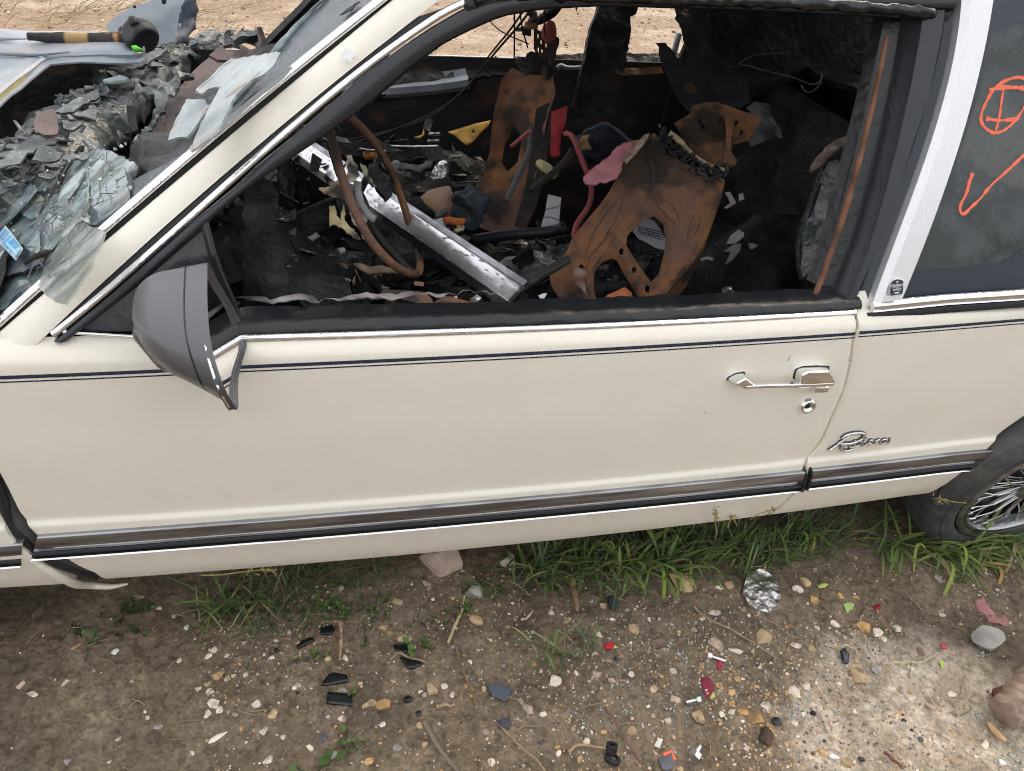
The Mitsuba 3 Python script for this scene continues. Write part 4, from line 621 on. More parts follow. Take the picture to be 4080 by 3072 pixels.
part('driver_headrest_plate', slab([[.8229, .6672, .9982], [.842, .6712, 1.0077], [.8618, .675, 1.0174], [.8715, .6911, 1.0335], [.903, .6889, 1.0423], [.9313, .6816, 1.0458], [.9648, .6599, 1.0397], [1.0167, .6271, 1.0307], [1.0276, .6158, 1.0253], [1.0056, .5968, 1.0028], [.9867, .5837, .986], [.9507, .5858, .9756], [.9423, .5723, .9621], [.9522, .5488, .9465], [.9409, .541, .9366], [.9002, .555, .9341], [.8667, .5851, .9471], [.8424, .6207, .9675]], .004, .009, .005, 16, 32, holes=[[[.8833, .6176, 1.0367], [.8797, .615, 1.0334], [.8762, .6153, 1.0325], [.875, .6184, 1.0345], [.8766, .6224, 1.0383], [.8802, .625, 1.0416], [.8837, .6247, 1.0425], [.8849, .6216, 1.0405]]], relief=rim(.012, .012)), 'rust', smooth=35)
for q in [[[.9117, .5976, 1.0246], [.9083, .5952, 1.0215], [.9049, .5956, 1.0207], [.9036, .5986, 1.0226], [.9051, .6024, 1.0262], [.9086, .6048, 1.0293], [.912, .6044, 1.0301], [.9133, .6014, 1.0282]], [[.88, .5976, 1.0101], [.8765, .5952, 1.0071], [.8732, .5956, 1.0063], [.8718, .5986, 1.0082], [.8733, .6024, 1.0117], [.8768, .6048, 1.0148], [.8801, .6044, 1.0156], [.8815, .6014, 1.0137]], [[.9113, .5976, .9907], [.9078, .5952, .9876], [.9044, .5956, .9868], [.9031, .5986, .9887], [.9046, .6024, .9923], [.9081, .6048, .9954], [.9115, .6044, .9962], [.9128, .6014, .9943]], [[.9556, .5976, 1.0205], [.9521, .5952, 1.0174], [.9487, .5956, 1.0166], [.9474, .5986, 1.0186], [.949, .6024, 1.0221], [.9525, .6048, 1.0252], [.9558, .6044, 1.026], [.9571, .6014, 1.0241]], [[.8606, .5976, 1.0224], [.8572, .5952, 1.0193], [.8538, .5956, 1.0185], [.8525, .5986, 1.0204], [.854, .6024, 1.0239], [.8574, .6048, 1.027], [.8607, .6044, 1.0278], [.8621, .6014, 1.0259]], [[.9753, .5976, .9963], [.9718, .5952, .9932], [.9684, .5956, .9924], [.9671, .5986, .9943], [.9686, .6024, .9979], [.9722, .6048, 1.001], [.9756, .6044, 1.0019], [.9769, .6014, .9999]]]:
    q = np.asarray(q); part('driver_headrest_plate__punched_hole', slab(q+[-.004, -.010, .012], .002, .006), 'soot')
part('driver_headrest_plate__folded_flap', slab([[.9305, .6232, 1.0351], [.9469, .6193, 1.0386], [.9508, .6027, 1.0212], [.9404, .5838, .9941], [.939, .5565, .9615], [.9483, .5411, .9482], [.9329, .5391, .9382], [.9185, .5521, .946], [.9279, .5795, .9828], [.9328, .603, 1.0126]], .004, .008, .01, 25, 34), 'rust', smooth=35)
PE = tube([[.784, .6013, 1.0012], [.8025, .5887, .9912], [.8248, .568, .9737], [.8514, .5484, .9579], [.8789, .5333, .9468], [.9175, .5202, .9391]], [.010, .009, .006, .005, .007], 7, sub=24, jitter=.006)
part('driver_headrest_plate__pale_edge', PE, 'tinted', smooth=True, color=tint(PE[0], (.42, .33, .20), .3, 80, 4, (.16, .13, .10)))
fr = []; rr = np.random.default_rng(21); fl = smoothline([[.7648, .6013, 1.0052], [.7779, .577, .9827], [.7964, .5598, .9682], [.8242, .5478, .9602], [.8426, .5307, .9457], [.8663, .5191, .9375], [.9126, .5143, .9393]], 60)
for i in range(130):
    m = rock(i+200, rr.uniform(.004, .017, 3)*[1.8, 1, .6], 1, 5, .4); m = (m[0]@basis(rr.normal(size=3), rr.normal(size=3)).T+fl[int(rr.uniform(0, 60))]+rr.normal(0, .009, 3), m[1]); fr.append(m)
part('driver_seat_shell__charred_foam', cat_m(fr), 'soot_wet', kind='stuff')
part('seat_recline_bar', tube([[.2871, .17, .7949], [.3376, .2133, .7997], [.402, .2567, .8111], [.4738, .3, .827]], .010, 8), 'rust_dark', smooth=True)
part('floor_wiring_tube', tube([[.3477, .78, .6393], [.395, .764, .6548], [.4418, .748, .6685], [.4978, .732, .6802], [.5563, .716, .6936], [.5851, .7, .7124]], .016, 8, sub=24), 'black_rubber', smooth=True)
part('burnt_carpet', slab([[.429, .9335, .4667], [.4741, .9512, .4796], [.5288, .9596, .4894], [.5849, .9722, .5012], [.6506, .9753, .5099], [.7027, .9804, .518], [.6788, .9343, .4949], [.6159, .9069, .4757], [.5625, .8867, .4608], [.5024, .8639, .444], [.4416, .8765, .4428]], .006, .012, .03, 18, 36, ragged=.003), 'char', smooth=35)

# steering wheel: bare bent hoop, with what is left of the column
sc_ = np.array([.072, .401, .939]); sn = np.array([math.cos(-.135)*math.cos(.506), math.sin(-.135)*math.cos(.506), math.sin(.506)])
sa = np.cross(sn, [0, 1, 0]); sa /= np.linalg.norm(sa); sb = np.cross(sn, sa); th = np.linspace(0, 2*math.pi, 73)
hoop = sc_+.185*(np.cos(th)[:, None]*sa+np.sin(th)[:, None]*sb); hoop = hoop+sn*(.006*np.sin(3*th)[:, None])
part('steering_wheel', tube(hoop, .0088, 10), 'rust', smooth=True)
for t0 in (.5, 2.6, 4.7):
    part('steering_wheel__spoke', tube([sc_-sn*.05+.02*(math.cos(t0)*sa+math.sin(t0)*sb), sc_-sn*.03+.10*(math.cos(t0)*sa+math.sin(t0)*sb), sc_+.182*(math.cos(t0)*sa+math.sin(t0)*sb)], .008, 7), 'rust_dark', smooth=True)
part('steering_column', tube([sc_-sn*.04, sc_-sn*.30, sc_-sn*.55+[0, 0, .02]], [.032, .04, .03], 12, jitter=.012), 'soot', smooth=True)
part('steering_wheel__hub', disc(sc_-sn*.045, [(0, .012), (.03, .012), (.042, .0), (.042, -.03), (0, -.03)], sn), 'soot_wet', smooth=40)
ring = [[.0355, .4003, .9622], [.0325, .392, .9534], [.034, .3814, .9431], [.0376, .369, .9312], [.0447, .3579, .9211], [.0532, .3484, .9128], [.0652, .3412, .9073]]
tpart('steering_column__toothed_ring', tube(ring, .0085, 7, sub=30), (.30, .30, .31), .25, 60, 3, (.10, .10, .10))
rp = smoothline(ring, 12)
for i, q in enumerate(rp[1:-1]): tpart('steering_column__ring_tooth', man(rounded((.010, .010, .012), .002, 4).translate(list(map(float, q+np.array([-.014, -.002, -.004]))))), (.26, .26, .26), .2, 60, i)
for i, (px, c, y) in enumerate((([[-.042, .3274, .9772], [-.0331, .3289, .98], [-.0221, .3302, .9829], [-.0019, .3364, .9919], [.0019, .3286, .9846], [.0105, .312, .9693], [.0149, .2984, .9564], [.0003, .3082, .964], [-.0125, .3128, .9668], [-.0231, .3172, .9697]], (.40, .30, .20), 0),
      ([[.0119, .3676, .9443], [.0181, .3584, .9359], [.0282, .342, .921], [.0392, .3239, .9044], [.0309, .3189, .8982], [.0212, .3258, .9038], [.0146, .3435, .9205]], (.36, .34, .30), 0), ([[-.0228, .3558, .9314], [-.0139, .3532, .93], [-.0136, .3421, .919], [-.0041, .3335, .9117], [-.0007, .3475, .9262], [.0053, .3528, .9324], [.005, .3334, .9129], [.0109, .3226, .903], [.0309, .3036, .8868], [.0317, .2993, .8826], [.0185, .3041, .8856], [.0036, .315, .8943], [-.0146, .3279, .9046], [-.0272, .3259, .9008], [-.0289, .3336, .9083]], (.42, .36, .20), 0),
      ([[.0367, .3478, .8703], [.0517, .3462, .8708], [.0587, .3316, .8572], [.0483, .3336, .8577], [.0384, .3407, .8634]], (.40, .36, .27), 0), ([[.0164, .3911, 1.0225], [.023, .3895, 1.022], [.0331, .3759, 1.0097], [.0386, .3601, .9948], [.0245, .3515, .9842], [.0134, .3527, .9837], [.0136, .3694, 1.0005]], (.38, .36, .30), 0),
      ([[.0404, .3991, 1.0008], [.0493, .3965, .9994], [.0571, .3803, .9843], [.0693, .3636, .9695], [.0602, .3629, .9674], [.0478, .3778, .9806]], (.34, .31, .22), 0))):
    tpart('steering_column__melted_cover', slab(px, .004, .006, .014, 45, 40+i, ragged=.0012), np.array(c)*1.35, .35, 60, i, (.06, .055, .05))
part('steering_column__switch_box', slab([[.058, .4462, .9827], [.0768, .4461, .9852], [.0914, .4234, .9646], [.1035, .401, .9439], [.0886, .392, .9328], [.0692, .4116, .9496]], .03, .012, .008, 30, 50), 'soot_wet', smooth=35)
# dashboard: beam, charred mounds, hanging remains
part('dash_beam', sweep([[-.0227, 1, .8081], [.0395, 1.05, .7835], [.1382, 1.1, .7535], [.2366, 1.15, .7298], [.2982, 1.2, .7129]], [(-.03, -.03), (.03, -.025), (.03, .02), (-.03, .03)], (0, -.8, .6), 20), 'rust_dark', smooth=40)
tpart('dash_beam__orange_patch', slab([[.0652, 1.0052, .8018], [.1042, 1.0043, .8007], [.1033, .9948, .788], [.069, .9957, .7892]], .02, .012, .006, 40, 51), (.40, .18, .06), .3, 70, 2)
for i, px in enumerate(([[-.0003, 1, .8258], [.0406, 1.075, .7909], [.0615, 1.15, .7552]], [[.057, .98, .8191], [.1195, 1.0533, .7876], [.2071, 1.1267, .7628], [.2978, 1.2, .7346]], [[.1293, 1.05, .8038], [.207, 1.125, .7737], [.2975, 1.2, .7506]], [[.2725, 1.2, .7875], [.3101, 1.25, .7723]], [[.2693, 1.2, .7664], [.3088, 1.25, .7508]])):
    part('dash_beam__bright_strip', tube(px, .0055, 6, sub=12, jitter=.004, seed=i), 'molding_metal', smooth=True)
tpart('dash_beam__ashen_trim', slab([[.1075, .9611, .7845], [.1296, .9636, .7901], [.1699, .9595, .7918], [.1976, .9519, .7882], [.2287, .9476, .7883], [.254, .9485, .7929], [.2532, .9404, .7846], [.2214, .9378, .7774], [.1905, .9433, .7785], [.1531, .9459, .7758], [.1222, .9503, .7758]], .008, .010, .02, 40, 52, ragged=.003), (.20, .21, .20), .4, 80, 3, (.04, .04, .04))
MV = []
mounds = [((-.14, .30, .72), (.42, .36, .40)), ((-.30, .55, .74), (.34, .40, .34)), ((-.06, .46, .62), (.30, .30, .30)), ((-.30, .95, .74), (.34, .55, .26)), ((.02, .22, .52), (.24, .20, .36)), ((-.24, 1.35, .72), (.34, .50, .30)), ((-.2, .20, .60), (.36, .18, .5)), ((.20, 1.08, .42), (.46, .34, .34)), ((.36, 1.36, .46), (.50, .36, .40)), ((.55, 1.12, .36), (.36, .30, .24))]
for i, (c, s) in enumerate(mounds):
    m = rock(300+i, s, 3, 6, .30); v = m[0]+c; v = v+(np.stack([N(v, 16, 60+k) for k in range(3)], 1)-.5)*.09+(np.stack([N(v, 45, 66+k) for k in range(3)], 1)-.5)*.03
    MV.append(v[v[:, 2] > np.quantile(v[:, 2], .45)])
    part('dashboard_remains', (v, m[1]), 'soot_wet' if i % 2 else 'soot', smooth=40)
part('kick_panel', slab([[-.1655, .2023, 1.0376], [-.1194, .2109, 1.0444], [-.1098, .2002, 1.0192], [-.1139, .1872, .9927], [-.1188, .175, .9678], [-.1138, .1643, .944], [-.1063, .1512, .9143], [-.1024, .1394, .8882], [-.1008, .1308, .8694], [-.1095, .1195, .8477], [-.1586, .1148, .85], [-.1805, .1201, .8667]], .006, .012, .06, 9, 55, ragged=.003), 'soot', smooth=35)
rr = np.random.default_rng(31); bits = []
for i in range(110):
    c = np.array([rr.uniform(-.30, .30), rr.choice([rr.uniform(.18, .34), rr.uniform(.62, 1.5)], p=[.2, .8]), 0]); c[2] = .80+rr.normal(0, .04)-.30*max(0, c[0]-.05)-.12*(c[1] < .5)
    s = rr.uniform(.008, .030); q = basis(rr.normal(size=3), rr.normal(size=3))
    bits.append(slab(c+(np.array([[-s, -s*.5, 0], [s*.9, -s*.6, 0], [s, s*.4, 0], [-s*.4, s*.6, 0]])*rr.uniform(.6, 1.3, (4, 1)))@q.T, .003, s*.4, s*.35, 30, i))
part('dashboard_remains__charred_scraps', cat_m(bits), 'soot_wet', smooth=40, kind='stuff')
bits = []
for i in range(260):
    x = rr.uniform(.1, 1.15); y = rr.uniform(.3, 1.5); z = .30+.16*math.exp(-((y-.88)/.13)**2)+rr.uniform(0, .06); s = rr.uniform(.01, .05); q = basis(rr.normal(size=3)*[1, 1, .4], rr.normal(size=3)*[1, 1, .4])
    bits.append(slab(np.array([x, y, z])+(np.array([[-s, -s*.5, 0], [s*.9, -s*.6, 0], [s, s*.4, 0], [-s*.4, s*.6, 0]])*rr.uniform(.6, 1.3, (4, 1)))@q.T, .003, s*.5, s*.35, 30, i))
part('cabin_floor__charred_scraps', cat_m(bits), 'soot_wet', smooth=40, kind='stuff')
part('pedal_rod', tube([[-.0969, .24, .8759], [-.0866, .228, .8563], [-.0736, .216, .8301], [-.0653, .204, .8113], [-.0447, .192, .8137], [-.0106, .18, .8106]], .009, 7, sub=20), 'rust_dark', smooth=True)
part('pedal_rod__frayed_end', tube([[-.0948, .23, .8726], [-.0887, .22, .8557], [-.0791, .21, .8411], [-.0678, .2, .8351]], [.002, .005, .006, .002], 6, sub=16, jitter=.012), 'char', smooth=True)
part('seat_track_bracket', slab([[.0662, .1829, .8301], [.073, .1847, .8319], [.11, .1797, .8304], [.1493, .1739, .8285], [.1606, .1644, .8221], [.1678, .1475, .8099], [.1364, .1557, .8141], [.1043, .1657, .8196], [.0827, .1702, .8216], [.0678, .1752, .8244]], .004, .008, .003, 30, 56, holes=[[[.1056, .1698, .8296], [.1047, .1689, .8289], [.1029, .1687, .8286], [.101, .1692, .8289], [.1004, .1702, .8296], [.1012, .1711, .8303], [.1031, .1713, .8306], [.1049, .1708, .8304]]]), 'rust', smooth=35)
part('seat_track_bracket__small_plate', slab([[.1312, .1936, .8429], [.15, .1919, .8412], [.1483, .1863, .8355], [.1307, .1881, .8374]], .004, .008), 'rust', smooth=35)
part('seat_track_bracket__rust_lever', tube([[.1682, .16, .805], [.1899, .1567, .8165], [.2189, .1533, .8122], [.2502, .15, .809]], [.007, .012, .009, .006], 7, sub=14), 'rust', smooth=True)
tpart('dash_lower_cover', slab([[.016, .3118, .8215], [.0299, .3111, .8228], [.0503, .3045, .8191], [.0736, .3036, .8216], [.0986, .2957, .8172], [.1073, .2878, .8105], [.0795, .2909, .8097], [.047, .2928, .807], [.0291, .3017, .8133]], .01, .01, .015, 40, 57), (.22, .16, .11), .4, 60, 5, (.05, .045, .04))
part('burnt_quarter_trim', slab([[1.1148, .4185, .9976], [1.1312, .4086, 1.0063], [1.1353, .3907, .988], [1.1304, .3709, .955], [1.1175, .3474, .9066], [1.1001, .3127, .8371], [1.0794, .2992, .7914], [1.0622, .2948, .7626], [1.056, .3186, .7862], [1.0603, .3494, .8329], [1.0735, .3709, .8793], [1.0869, .3873, .9189], [1.0975, .408, .9606]], .008, .014, .02, 16, 58, curl=.02), 'char', smooth=35)
fz_ = tube([[1.0361, .3659, .9987], [1.0531, .366, 1.0215], [1.0761, .3658, 1.052], [1.0983, .3575, 1.0705], [1.1117, .3402, 1.0654], [1.1018, .3259, 1.0331], [1.0894, .3084, .9932], [1.0797, .2909, .9569]], [.004, .012, .013, .012, .013, .012, .010, .006], 8, sub=40, jitter=.014, seed=5)
tpart('burnt_quarter_trim__frayed_welt', fz_, (.17, .13, .11), .5, 110, 6, (.30, .24, .2))
part('burnt_quarter_trim__edge', tube([[1.1075, .4177, .9856], [1.0913, .4015, .9424], [1.071, .3736, .8781], [1.0571, .3525, .8314], [1.0549, .3202, .7854], [1.0623, .293, .759]], .010, 7, sub=24, jitter=.008), 'soot_wet', smooth=True)
part('rear_wire', tube([[1.0506, .9282, 1.0734], [1.1195, .9271, 1.0822], [1.1523, .9169, 1.0766], [1.2089, .9009, 1.0687], [1.2654, .8831, 1.0589], [1.308, .8701, 1.052], [1.3302, .8805, 1.0657], [1.3352, .8927, 1.0785]], .0022, 5, sub=40), 'char', smooth=True)
part('rear_wire', tube([[1.2903, .9075, 1.0387], [1.3025, .8918, 1.0247], [1.3229, .8917, 1.0275], [1.3519, .909, 1.049]], .0018, 5, sub=20), 'char', smooth=True)
part('rear_wire', tube([[1.0953, .9383, 1.0763], [1.1432, .9555, 1.1003], [1.2082, .955, 1.1091], [1.2679, .9513, 1.114]], .0018, 5, sub=20), 'char', smooth=True)
part('loose_seat_lining', slab([[1.2272, .8642, .8777], [1.2529, .8359, .853], [1.2619, .802, .8205], [1.2715, .7719, .7917], [1.3002, .7598, .7838], [1.2787, .7559, .7768], [1.2563, .7735, .7912], [1.2466, .8036, .8199], [1.2369, .8338, .8487]], .004, .01, .012, 30, 59), 'rust_dark', smooth=35)
part('loose_seat_lining', slab([[1.0735, .7888, 1.0059], [1.0969, .7986, 1.0191], [1.1411, .7909, 1.0177], [1.1393, .7687, .9952], [1.1578, .7395, .9686], [1.1587, .7189, .9482], [1.1364, .728, .954], [1.1057, .7174, .9391], [1.0766, .7142, .9318], [1.0695, .7278, .9444], [1.1085, .758, .9801]], .006, .012, .02, 24, 60), 'char', smooth=35)
for px, w_ in (([[.4139, .6, 1.2607], [.411, .7, 1.2055], [.3755, .8, 1.1158], [.3162, .9, .9964], [.2237, 1, .8987], [.0741, 1.1, .8047], [-.0504, 1.2, .7419]], .0028), ([[.4046, .62, 1.2563], [.3933, .7167, 1.1894], [.3683, .8133, 1.1104], [.3378, .91, 1.0161], [.2855, 1.0067, .9235], [.1887, 1.1033, .8416], [-.0168, 1.2, .7591]], .0024), ([[.4664, 1, 1.1836], [.482, 1.05, 1.1208], [.4978, 1.1, 1.0401]], .0022), ([[.4801, 1, 1.1842], [.5066, 1.05, 1.1216], [.5342, 1.1, 1.0697]], .0022), ([[.5456, 1, 1.1943], [.5494, 1, 1.1617], [.5543, 1, 1.1266]], .0022), ([[.439, 1.2, 1.1153], [.4609, 1.2, 1.0971], [.4948, 1.2, 1.079], [.563, 1.2, 1.0551]], .0018)):
    part('hanging_wire', tube(px, w_, 5, sub=50), 'rust_dark', smooth=True)
part('hanging_belt', tube([[.5965, 1.05, 1.1922], [.5937, 1.0833, 1.1717], [.5816, 1.1167, 1.1483], [.564, 1.15, 1.1262]], [.014, .016, .014, .010], 7, sub=16, jitter=.004), 'soot', smooth=True)
part('hanging_belt__rope', tube([[.519, 1.05, 1.1795], [.5282, 1.0667, 1.1666], [.5397, 1.0833, 1.1537], [.5402, 1.1, 1.1401]], .012, 7, sub=12, jitter=.01), 'char', smooth=True)
part('hanging_belt__buckle', slab([[.5123, 1.0841, 1.1264], [.5352, 1.0823, 1.1286], [.5356, 1.075, 1.1068], [.5114, 1.0785, 1.1093]], .02, .01), 'navy')
tpart('hanging_belt__orange_clasp', slab([[.5149, 1.0673, 1.1442], [.5472, 1.062, 1.1425], [.5476, 1.0549, 1.133], [.5291, 1.0558, 1.1312], [.5099, 1.06, 1.1336]], .014, .008, .004, 40, 61), (.34, .20, .13), .2)
tpart('hanging_belt__grey_flap', slab([[.4865, 1.0699, 1.1206], [.4999, 1.0733, 1.1273], [.5152, 1.0733, 1.1299], [.5124, 1.0664, 1.1202], [.495, 1.0672, 1.1184]], .004, .008, .006, 40, 62), (.10, .10, .10), .2)
part('window_fringe', slab([[.7177, 1.3014, 1.1422], [.7243, 1.3015, 1.1425], [.7219, 1.297, 1.129]], .003, .006), 'soot')

rr = np.random.default_rng(61); MP = np.vstack(MV); FP = fP.reshape(-1, 3); FP = FP[(FP[:, 0] > .05) & (FP[:, 0] < 1.15)]
for i in range(84):
    c = MP[rr.integers(len(MP))] if i < 56 else FP[rr.integers(len(FP))]+[0, 0, rr.uniform(.02, .12)]
    p = [c]; d = rr.normal(size=3)*[1, .8, .3]; d /= np.linalg.norm(d)
    for j in range(5): d = d+rr.normal(0, .55, 3)*[1, .8, .5]; d /= np.linalg.norm(d); p.append(np.clip(p[-1]+d*rr.uniform(.02, .055), [-.45, .16, .3], [1.2, 1.5, .93]))
    part('burnt_wire', tube(np.array(p), rr.uniform(.0015, .0032), 5, sub=26), ('rust_dark', 'soot_wet', 'char', 'soot_wet')[i % 4], smooth=True)
bits = []
for i in range(900):
    c = MP[rr.integers(len(MP))] if i < 520 else FP[rr.integers(len(FP))]; c = c+rr.normal(0, .006, 3)
    s_ = rr.uniform(.003, .009); m = rock(i+5000, rr.uniform(.3, 1, 3)*s_*2, 1, 6, .35); bits.append((m[0]@basis(rr.normal(size=3), rr.normal(size=3)).T+c, m[1]))
bm = cat_m(bits); part('ash_crumbs', bm, 'tinted_gloss', color=tint(bm[0], (.055, .058, .062), .9, 40, 3, (.26, .26, .26)), kind='stuff')
bits = []
for i in range(430):
    c = MP[rr.integers(len(MP))]+rr.normal(0, .008, 3); s_ = rr.uniform(.008, .030); q = basis(rr.normal(size=3)*[1, 1, .4], rr.normal(size=3)*[1, 1, .4])
    bits.append(slab(c+(np.array([[-s_, -s_*.4, 0], [s_*.9, -s_*.5, 0], [s_, s_*.4, 0], [-s_*.4, s_*.5, 0]])*rr.uniform(.6, 1.3, (4, 1)))@q.T, .003, s_*.45, s_*.4, 30, i))
bm = cat_m(bits); part('dashboard_remains__curled_flakes', bm, 'tinted_gloss', color=tint(bm[0], (.080, .076, .074), 1.2, 14, 5, (.20, .13, .085)), kind='stuff', smooth=True)

# ---- loose things lying in the wreck
def loose(name, m, base, label, cat, var=.25, f=60, seed=0, spots=None, gloss=False, smooth=True, group=None):
    k = add(name, m, 'tinted_gloss' if gloss else 'tinted', smooth, tint(m[0], base, var, f, seed, spots)); return tag(k, label, cat, group)
TB = np.asarray([[-.114, 1.02, .8107], [.0116, .8, .8139], [.3307, .17, .8156]]); TB = np.array([TB[0], (TB[0]+TB[2])/2, TB[2]])
TBk = 'chrome_trim_bar'
tag(TBk, 'long bright metal trim bar with water drops lying slantwise across the burnt cabin', 'trim bar')
add(TBk+'__face', sweep(TB, [(-.004, -.026), (.004, -.0255), (.0056, -.023), (.0064, -.010), (.0066, 0), (.0062, .014), (.005, .018), (-.004, .018)], (-.5, -.3, .8), 40), 'trim_wet', 45)
add(TBk+'__dark_edge', sweep(TB+np.array([0, .002, -.002]), [(-.010, .0185), (.006, .0185), (.004, .034), (-.010, .030)], (-.5, -.3, .8), 40), 'black_gloss', 30)
add(TBk+'__lower_lip', sweep(TB+np.array([0, .0, -.0]), [(-.012, -.041), (.002, -.040), (.003, -.0265), (-.012, -.0265)], (-.5, -.3, .8), 40), 'molding_metal', 30)
loose('yellow_board', slab([[.3467, 1.3106, .758], [.4159, 1.3187, .7761], [.4863, 1.326, .7934], [.4759, 1.3128, .7787], [.45, 1.2988, .761], [.4175, 1.2781, .7356], [.4029, 1.2735, .729], [.3878, 1.2825, .7359], [.3695, 1.2993, .75]], .006, .012, .006, 25, 70, holes=[[[.432, 1.2994, .7663], [.4298, 1.2972, .7639], [.4252, 1.2967, .7627], [.4208, 1.2981, .7635], [.4192, 1.3006, .7657], [.4213, 1.3028, .7682], [.4259, 1.3033, .7693], [.4303, 1.3019, .7686]]]), (.60, .36, .10), 'bright yellow-orange board with a round hole, propped in the far footwell', 'board', .15, 40, 1, (.45, .22, .05))
loose('yellow_scrap', slab([[.2231, 1.1458, .7964], [.2457, 1.1491, .803], [.2527, 1.1638, .8186], [.2531, 1.1484, .8033], [.2377, 1.143, .7957]], .004, .006, .006, 40, 71), (.60, .38, .10), 'small curled yellow scrap beside the yellow-orange board', 'scrap', .2)
loose('tan_flap', slab([[.2087, .8481, .7565], [.2313, .8539, .7656], [.2619, .8524, .7684], [.2905, .8542, .7743], [.2958, .8363, .7571], [.3177, .8237, .7477], [.3324, .8107, .7368], [.3339, .7958, .7221], [.3239, .7805, .7054], [.298, .7833, .7044], [.2682, .7926, .7095], [.2419, .8055, .7187], [.2222, .8235, .7338]], .008, .009, .015, 14, 72, curl=-.05), (.36, .24, .17), 'tan curled leather-like flap lying in the middle of the cabin', 'flap', .25, 30, 2, (.40, .24, .10))
loose('orange_stick', tube([[.2614, .7437, .7134], [.2799, .7426, .7149], [.3035, .7374, .7131], [.324, .7363, .7149]], [.009, .011, .011, .008], 8, sub=14, jitter=.006), (.55, .15, .05), 'short bright orange stick below the tan flap', 'stick', .3, 120, 3, (.45, .12, .05))
loose('white_block', slab([[.2352, .7516, .7133], [.2595, .7494, .7218], [.2625, .7271, .704], [.2428, .732, .6997]], .025, .01, .004, 30, 73), (.55, .55, .56), 'small off-white block beside the orange stick', 'block', .15, 80, 4)
loose('yellow_crumbs', cat_m([(rock(400+i, (.018, .016, .012), 1)[0]+np.array(q), _ico[1].faces) for i, q in enumerate([[.3005, .7351, .7044], [.3058, .7279, .698], [.3151, .7302, .7016], [.2966, .7267, .6954]])]), (.50, .44, .22), 'small heap of yellow and white crumbs below the orange stick', 'crumbs', .4, 90, 5, (.6, .58, .5))
loose('dark_cloth_lump', (lambda m: (m[0]+np.array([.3408, .76, .7412])+(np.stack([N(m[0], 30, k) for k in range(3)], 1)-.5)*.03, m[1]))(rock(77, (.13, .10, .11), 3, 6, .3)), (.032, .044, .054), 'blue-black crumpled cloth lump at the right end of the tan flap', 'cloth', .3, 50, 6)
loose('puzzle_paper', slab([[.5732, .8659, .7343], [.6108, .8574, .7281], [.6063, .837, .6946], [.6027, .8168, .6615], [.5507, .8198, .656], [.5652, .8429, .6958]], .0015, .012, .006, 12, 74), (.62, .62, .66), 'white paper strip with wavy printed lines standing in the rubbish', 'paper', .06, 30, 7)
k_ = 'puzzle_paper'
for q in ([[.5586, .8345, .699], [.5678, .8353, .702], [.5693, .8335, .6993], [.5775, .8359, .705], [.5794, .8341, .7024], [.5879, .8359, .707], [.5904, .8336, .7038], [.6003, .8363, .7101], [.6042, .8359, .7102]], [[.5587, .839, .6762], [.5684, .837, .6749], [.5698, .8389, .6782], [.5774, .8354, .6741], [.5801, .8368, .6769], [.5877, .8326, .6718], [.5898, .8345, .6751], [.5987, .8302, .67], [.6046, .8306, .6718]]):
    add(k_+'__printed_line', tube(np.asarray(q)+[0, -.004, .004], .0011, 5), 'black_rubber')
PN = [[.7871, .6931, .7242], [.8162, .6985, .7363], [.8325, .6856, .7303], [.8467, .6588, .7127], [.8521, .6419, .7006], [.8449, .6175, .6792], [.8215, .6279, .6812], [.8026, .6425, .6879], [.7806, .6578, .6942], [.7687, .6774, .7068]]
loose('printed_sheet', slab(PN, .0015, .012, .006, 16, 75), (.58, .58, .64), 'white printed sheet showing through the upper opening of the rusty seat shell', 'paper', .06, 30, 8)
for q in [[[.7761, .6684, .721], [.8078, .6562, .7196], [.8434, .6405, .7166]], [[.7793, .6685, .7146], [.8098, .6562, .7129], [.8448, .6404, .7096]], [[.7824, .6685, .7081], [.8118, .6563, .7061], [.8462, .6403, .7025]], [[.7855, .6686, .7017], [.8137, .6563, .6994], [.8476, .6402, .6955]], [[.7887, .6686, .6952], [.8157, .6563, .6926], [.849, .6401, .6884]], [[.7919, .6687, .6887], [.8177, .6564, .6857], [.8504, .64, .6813]]]:
    add('printed_sheet__text_line', tube(np.asarray(q)+[-.002, -.004, .005], .0011, 4), 'grey_panel')
loose('pink_cloth', slab([[.6685, .6287, .9541], [.6829, .6335, .9618], [.7167, .634, .9712], [.7274, .6279, .9692], [.6956, .6106, .9469], [.6794, .5997, .9338], [.6726, .5849, .9202], [.6605, .5732, .9076], [.6466, .5656, .8978], [.6044, .5621, .8838], [.5811, .5716, .8852], [.578, .5837, .8941], [.6011, .5973, .911], [.6282, .6093, .9279], [.6552, .6196, .9433]], .006, .008, .022, 26, 76, ragged=.0015), (.46, .20, .225), 'crumpled pink cloth hanging over the seat edge', 'cloth', .15, 50, 9, (.38, .16, .18))
loose('singed_cardboard', slab([[.7231, .6024, .9974], [.7362, .6016, 1.0003], [.7246, .5884, .9866], [.6964, .5697, .9641], [.6711, .5548, .9454], [.665, .5643, .9514], [.6858, .5792, .9689]], .010, .008, .008, 40, 77), (.34, .27, .20), 'singed brown and cream cardboard edge beside the pink cloth', 'cardboard', .45, 120, 10, (.10, .08, .06))
loose('red_strap', slab([[.5979, 1.0063, .9207], [.6163, 1.0046, .9311], [.6396, 1.0009, .9412], [.6376, .9875, .913], [.632, .9779, .8895], [.6226, .9715, .8697], [.6185, .9466, .8169], [.5991, .9506, .8103], [.5908, .9585, .8198], [.5959, .9799, .8665], [.5953, .9947, .8956]], .006, .010, .008, 25, 78), (.42, .05, .055), 'bright red plastic strap hanging beside the far seat frame', 'strap', .12, 40, 11, (.30, .03, .03))
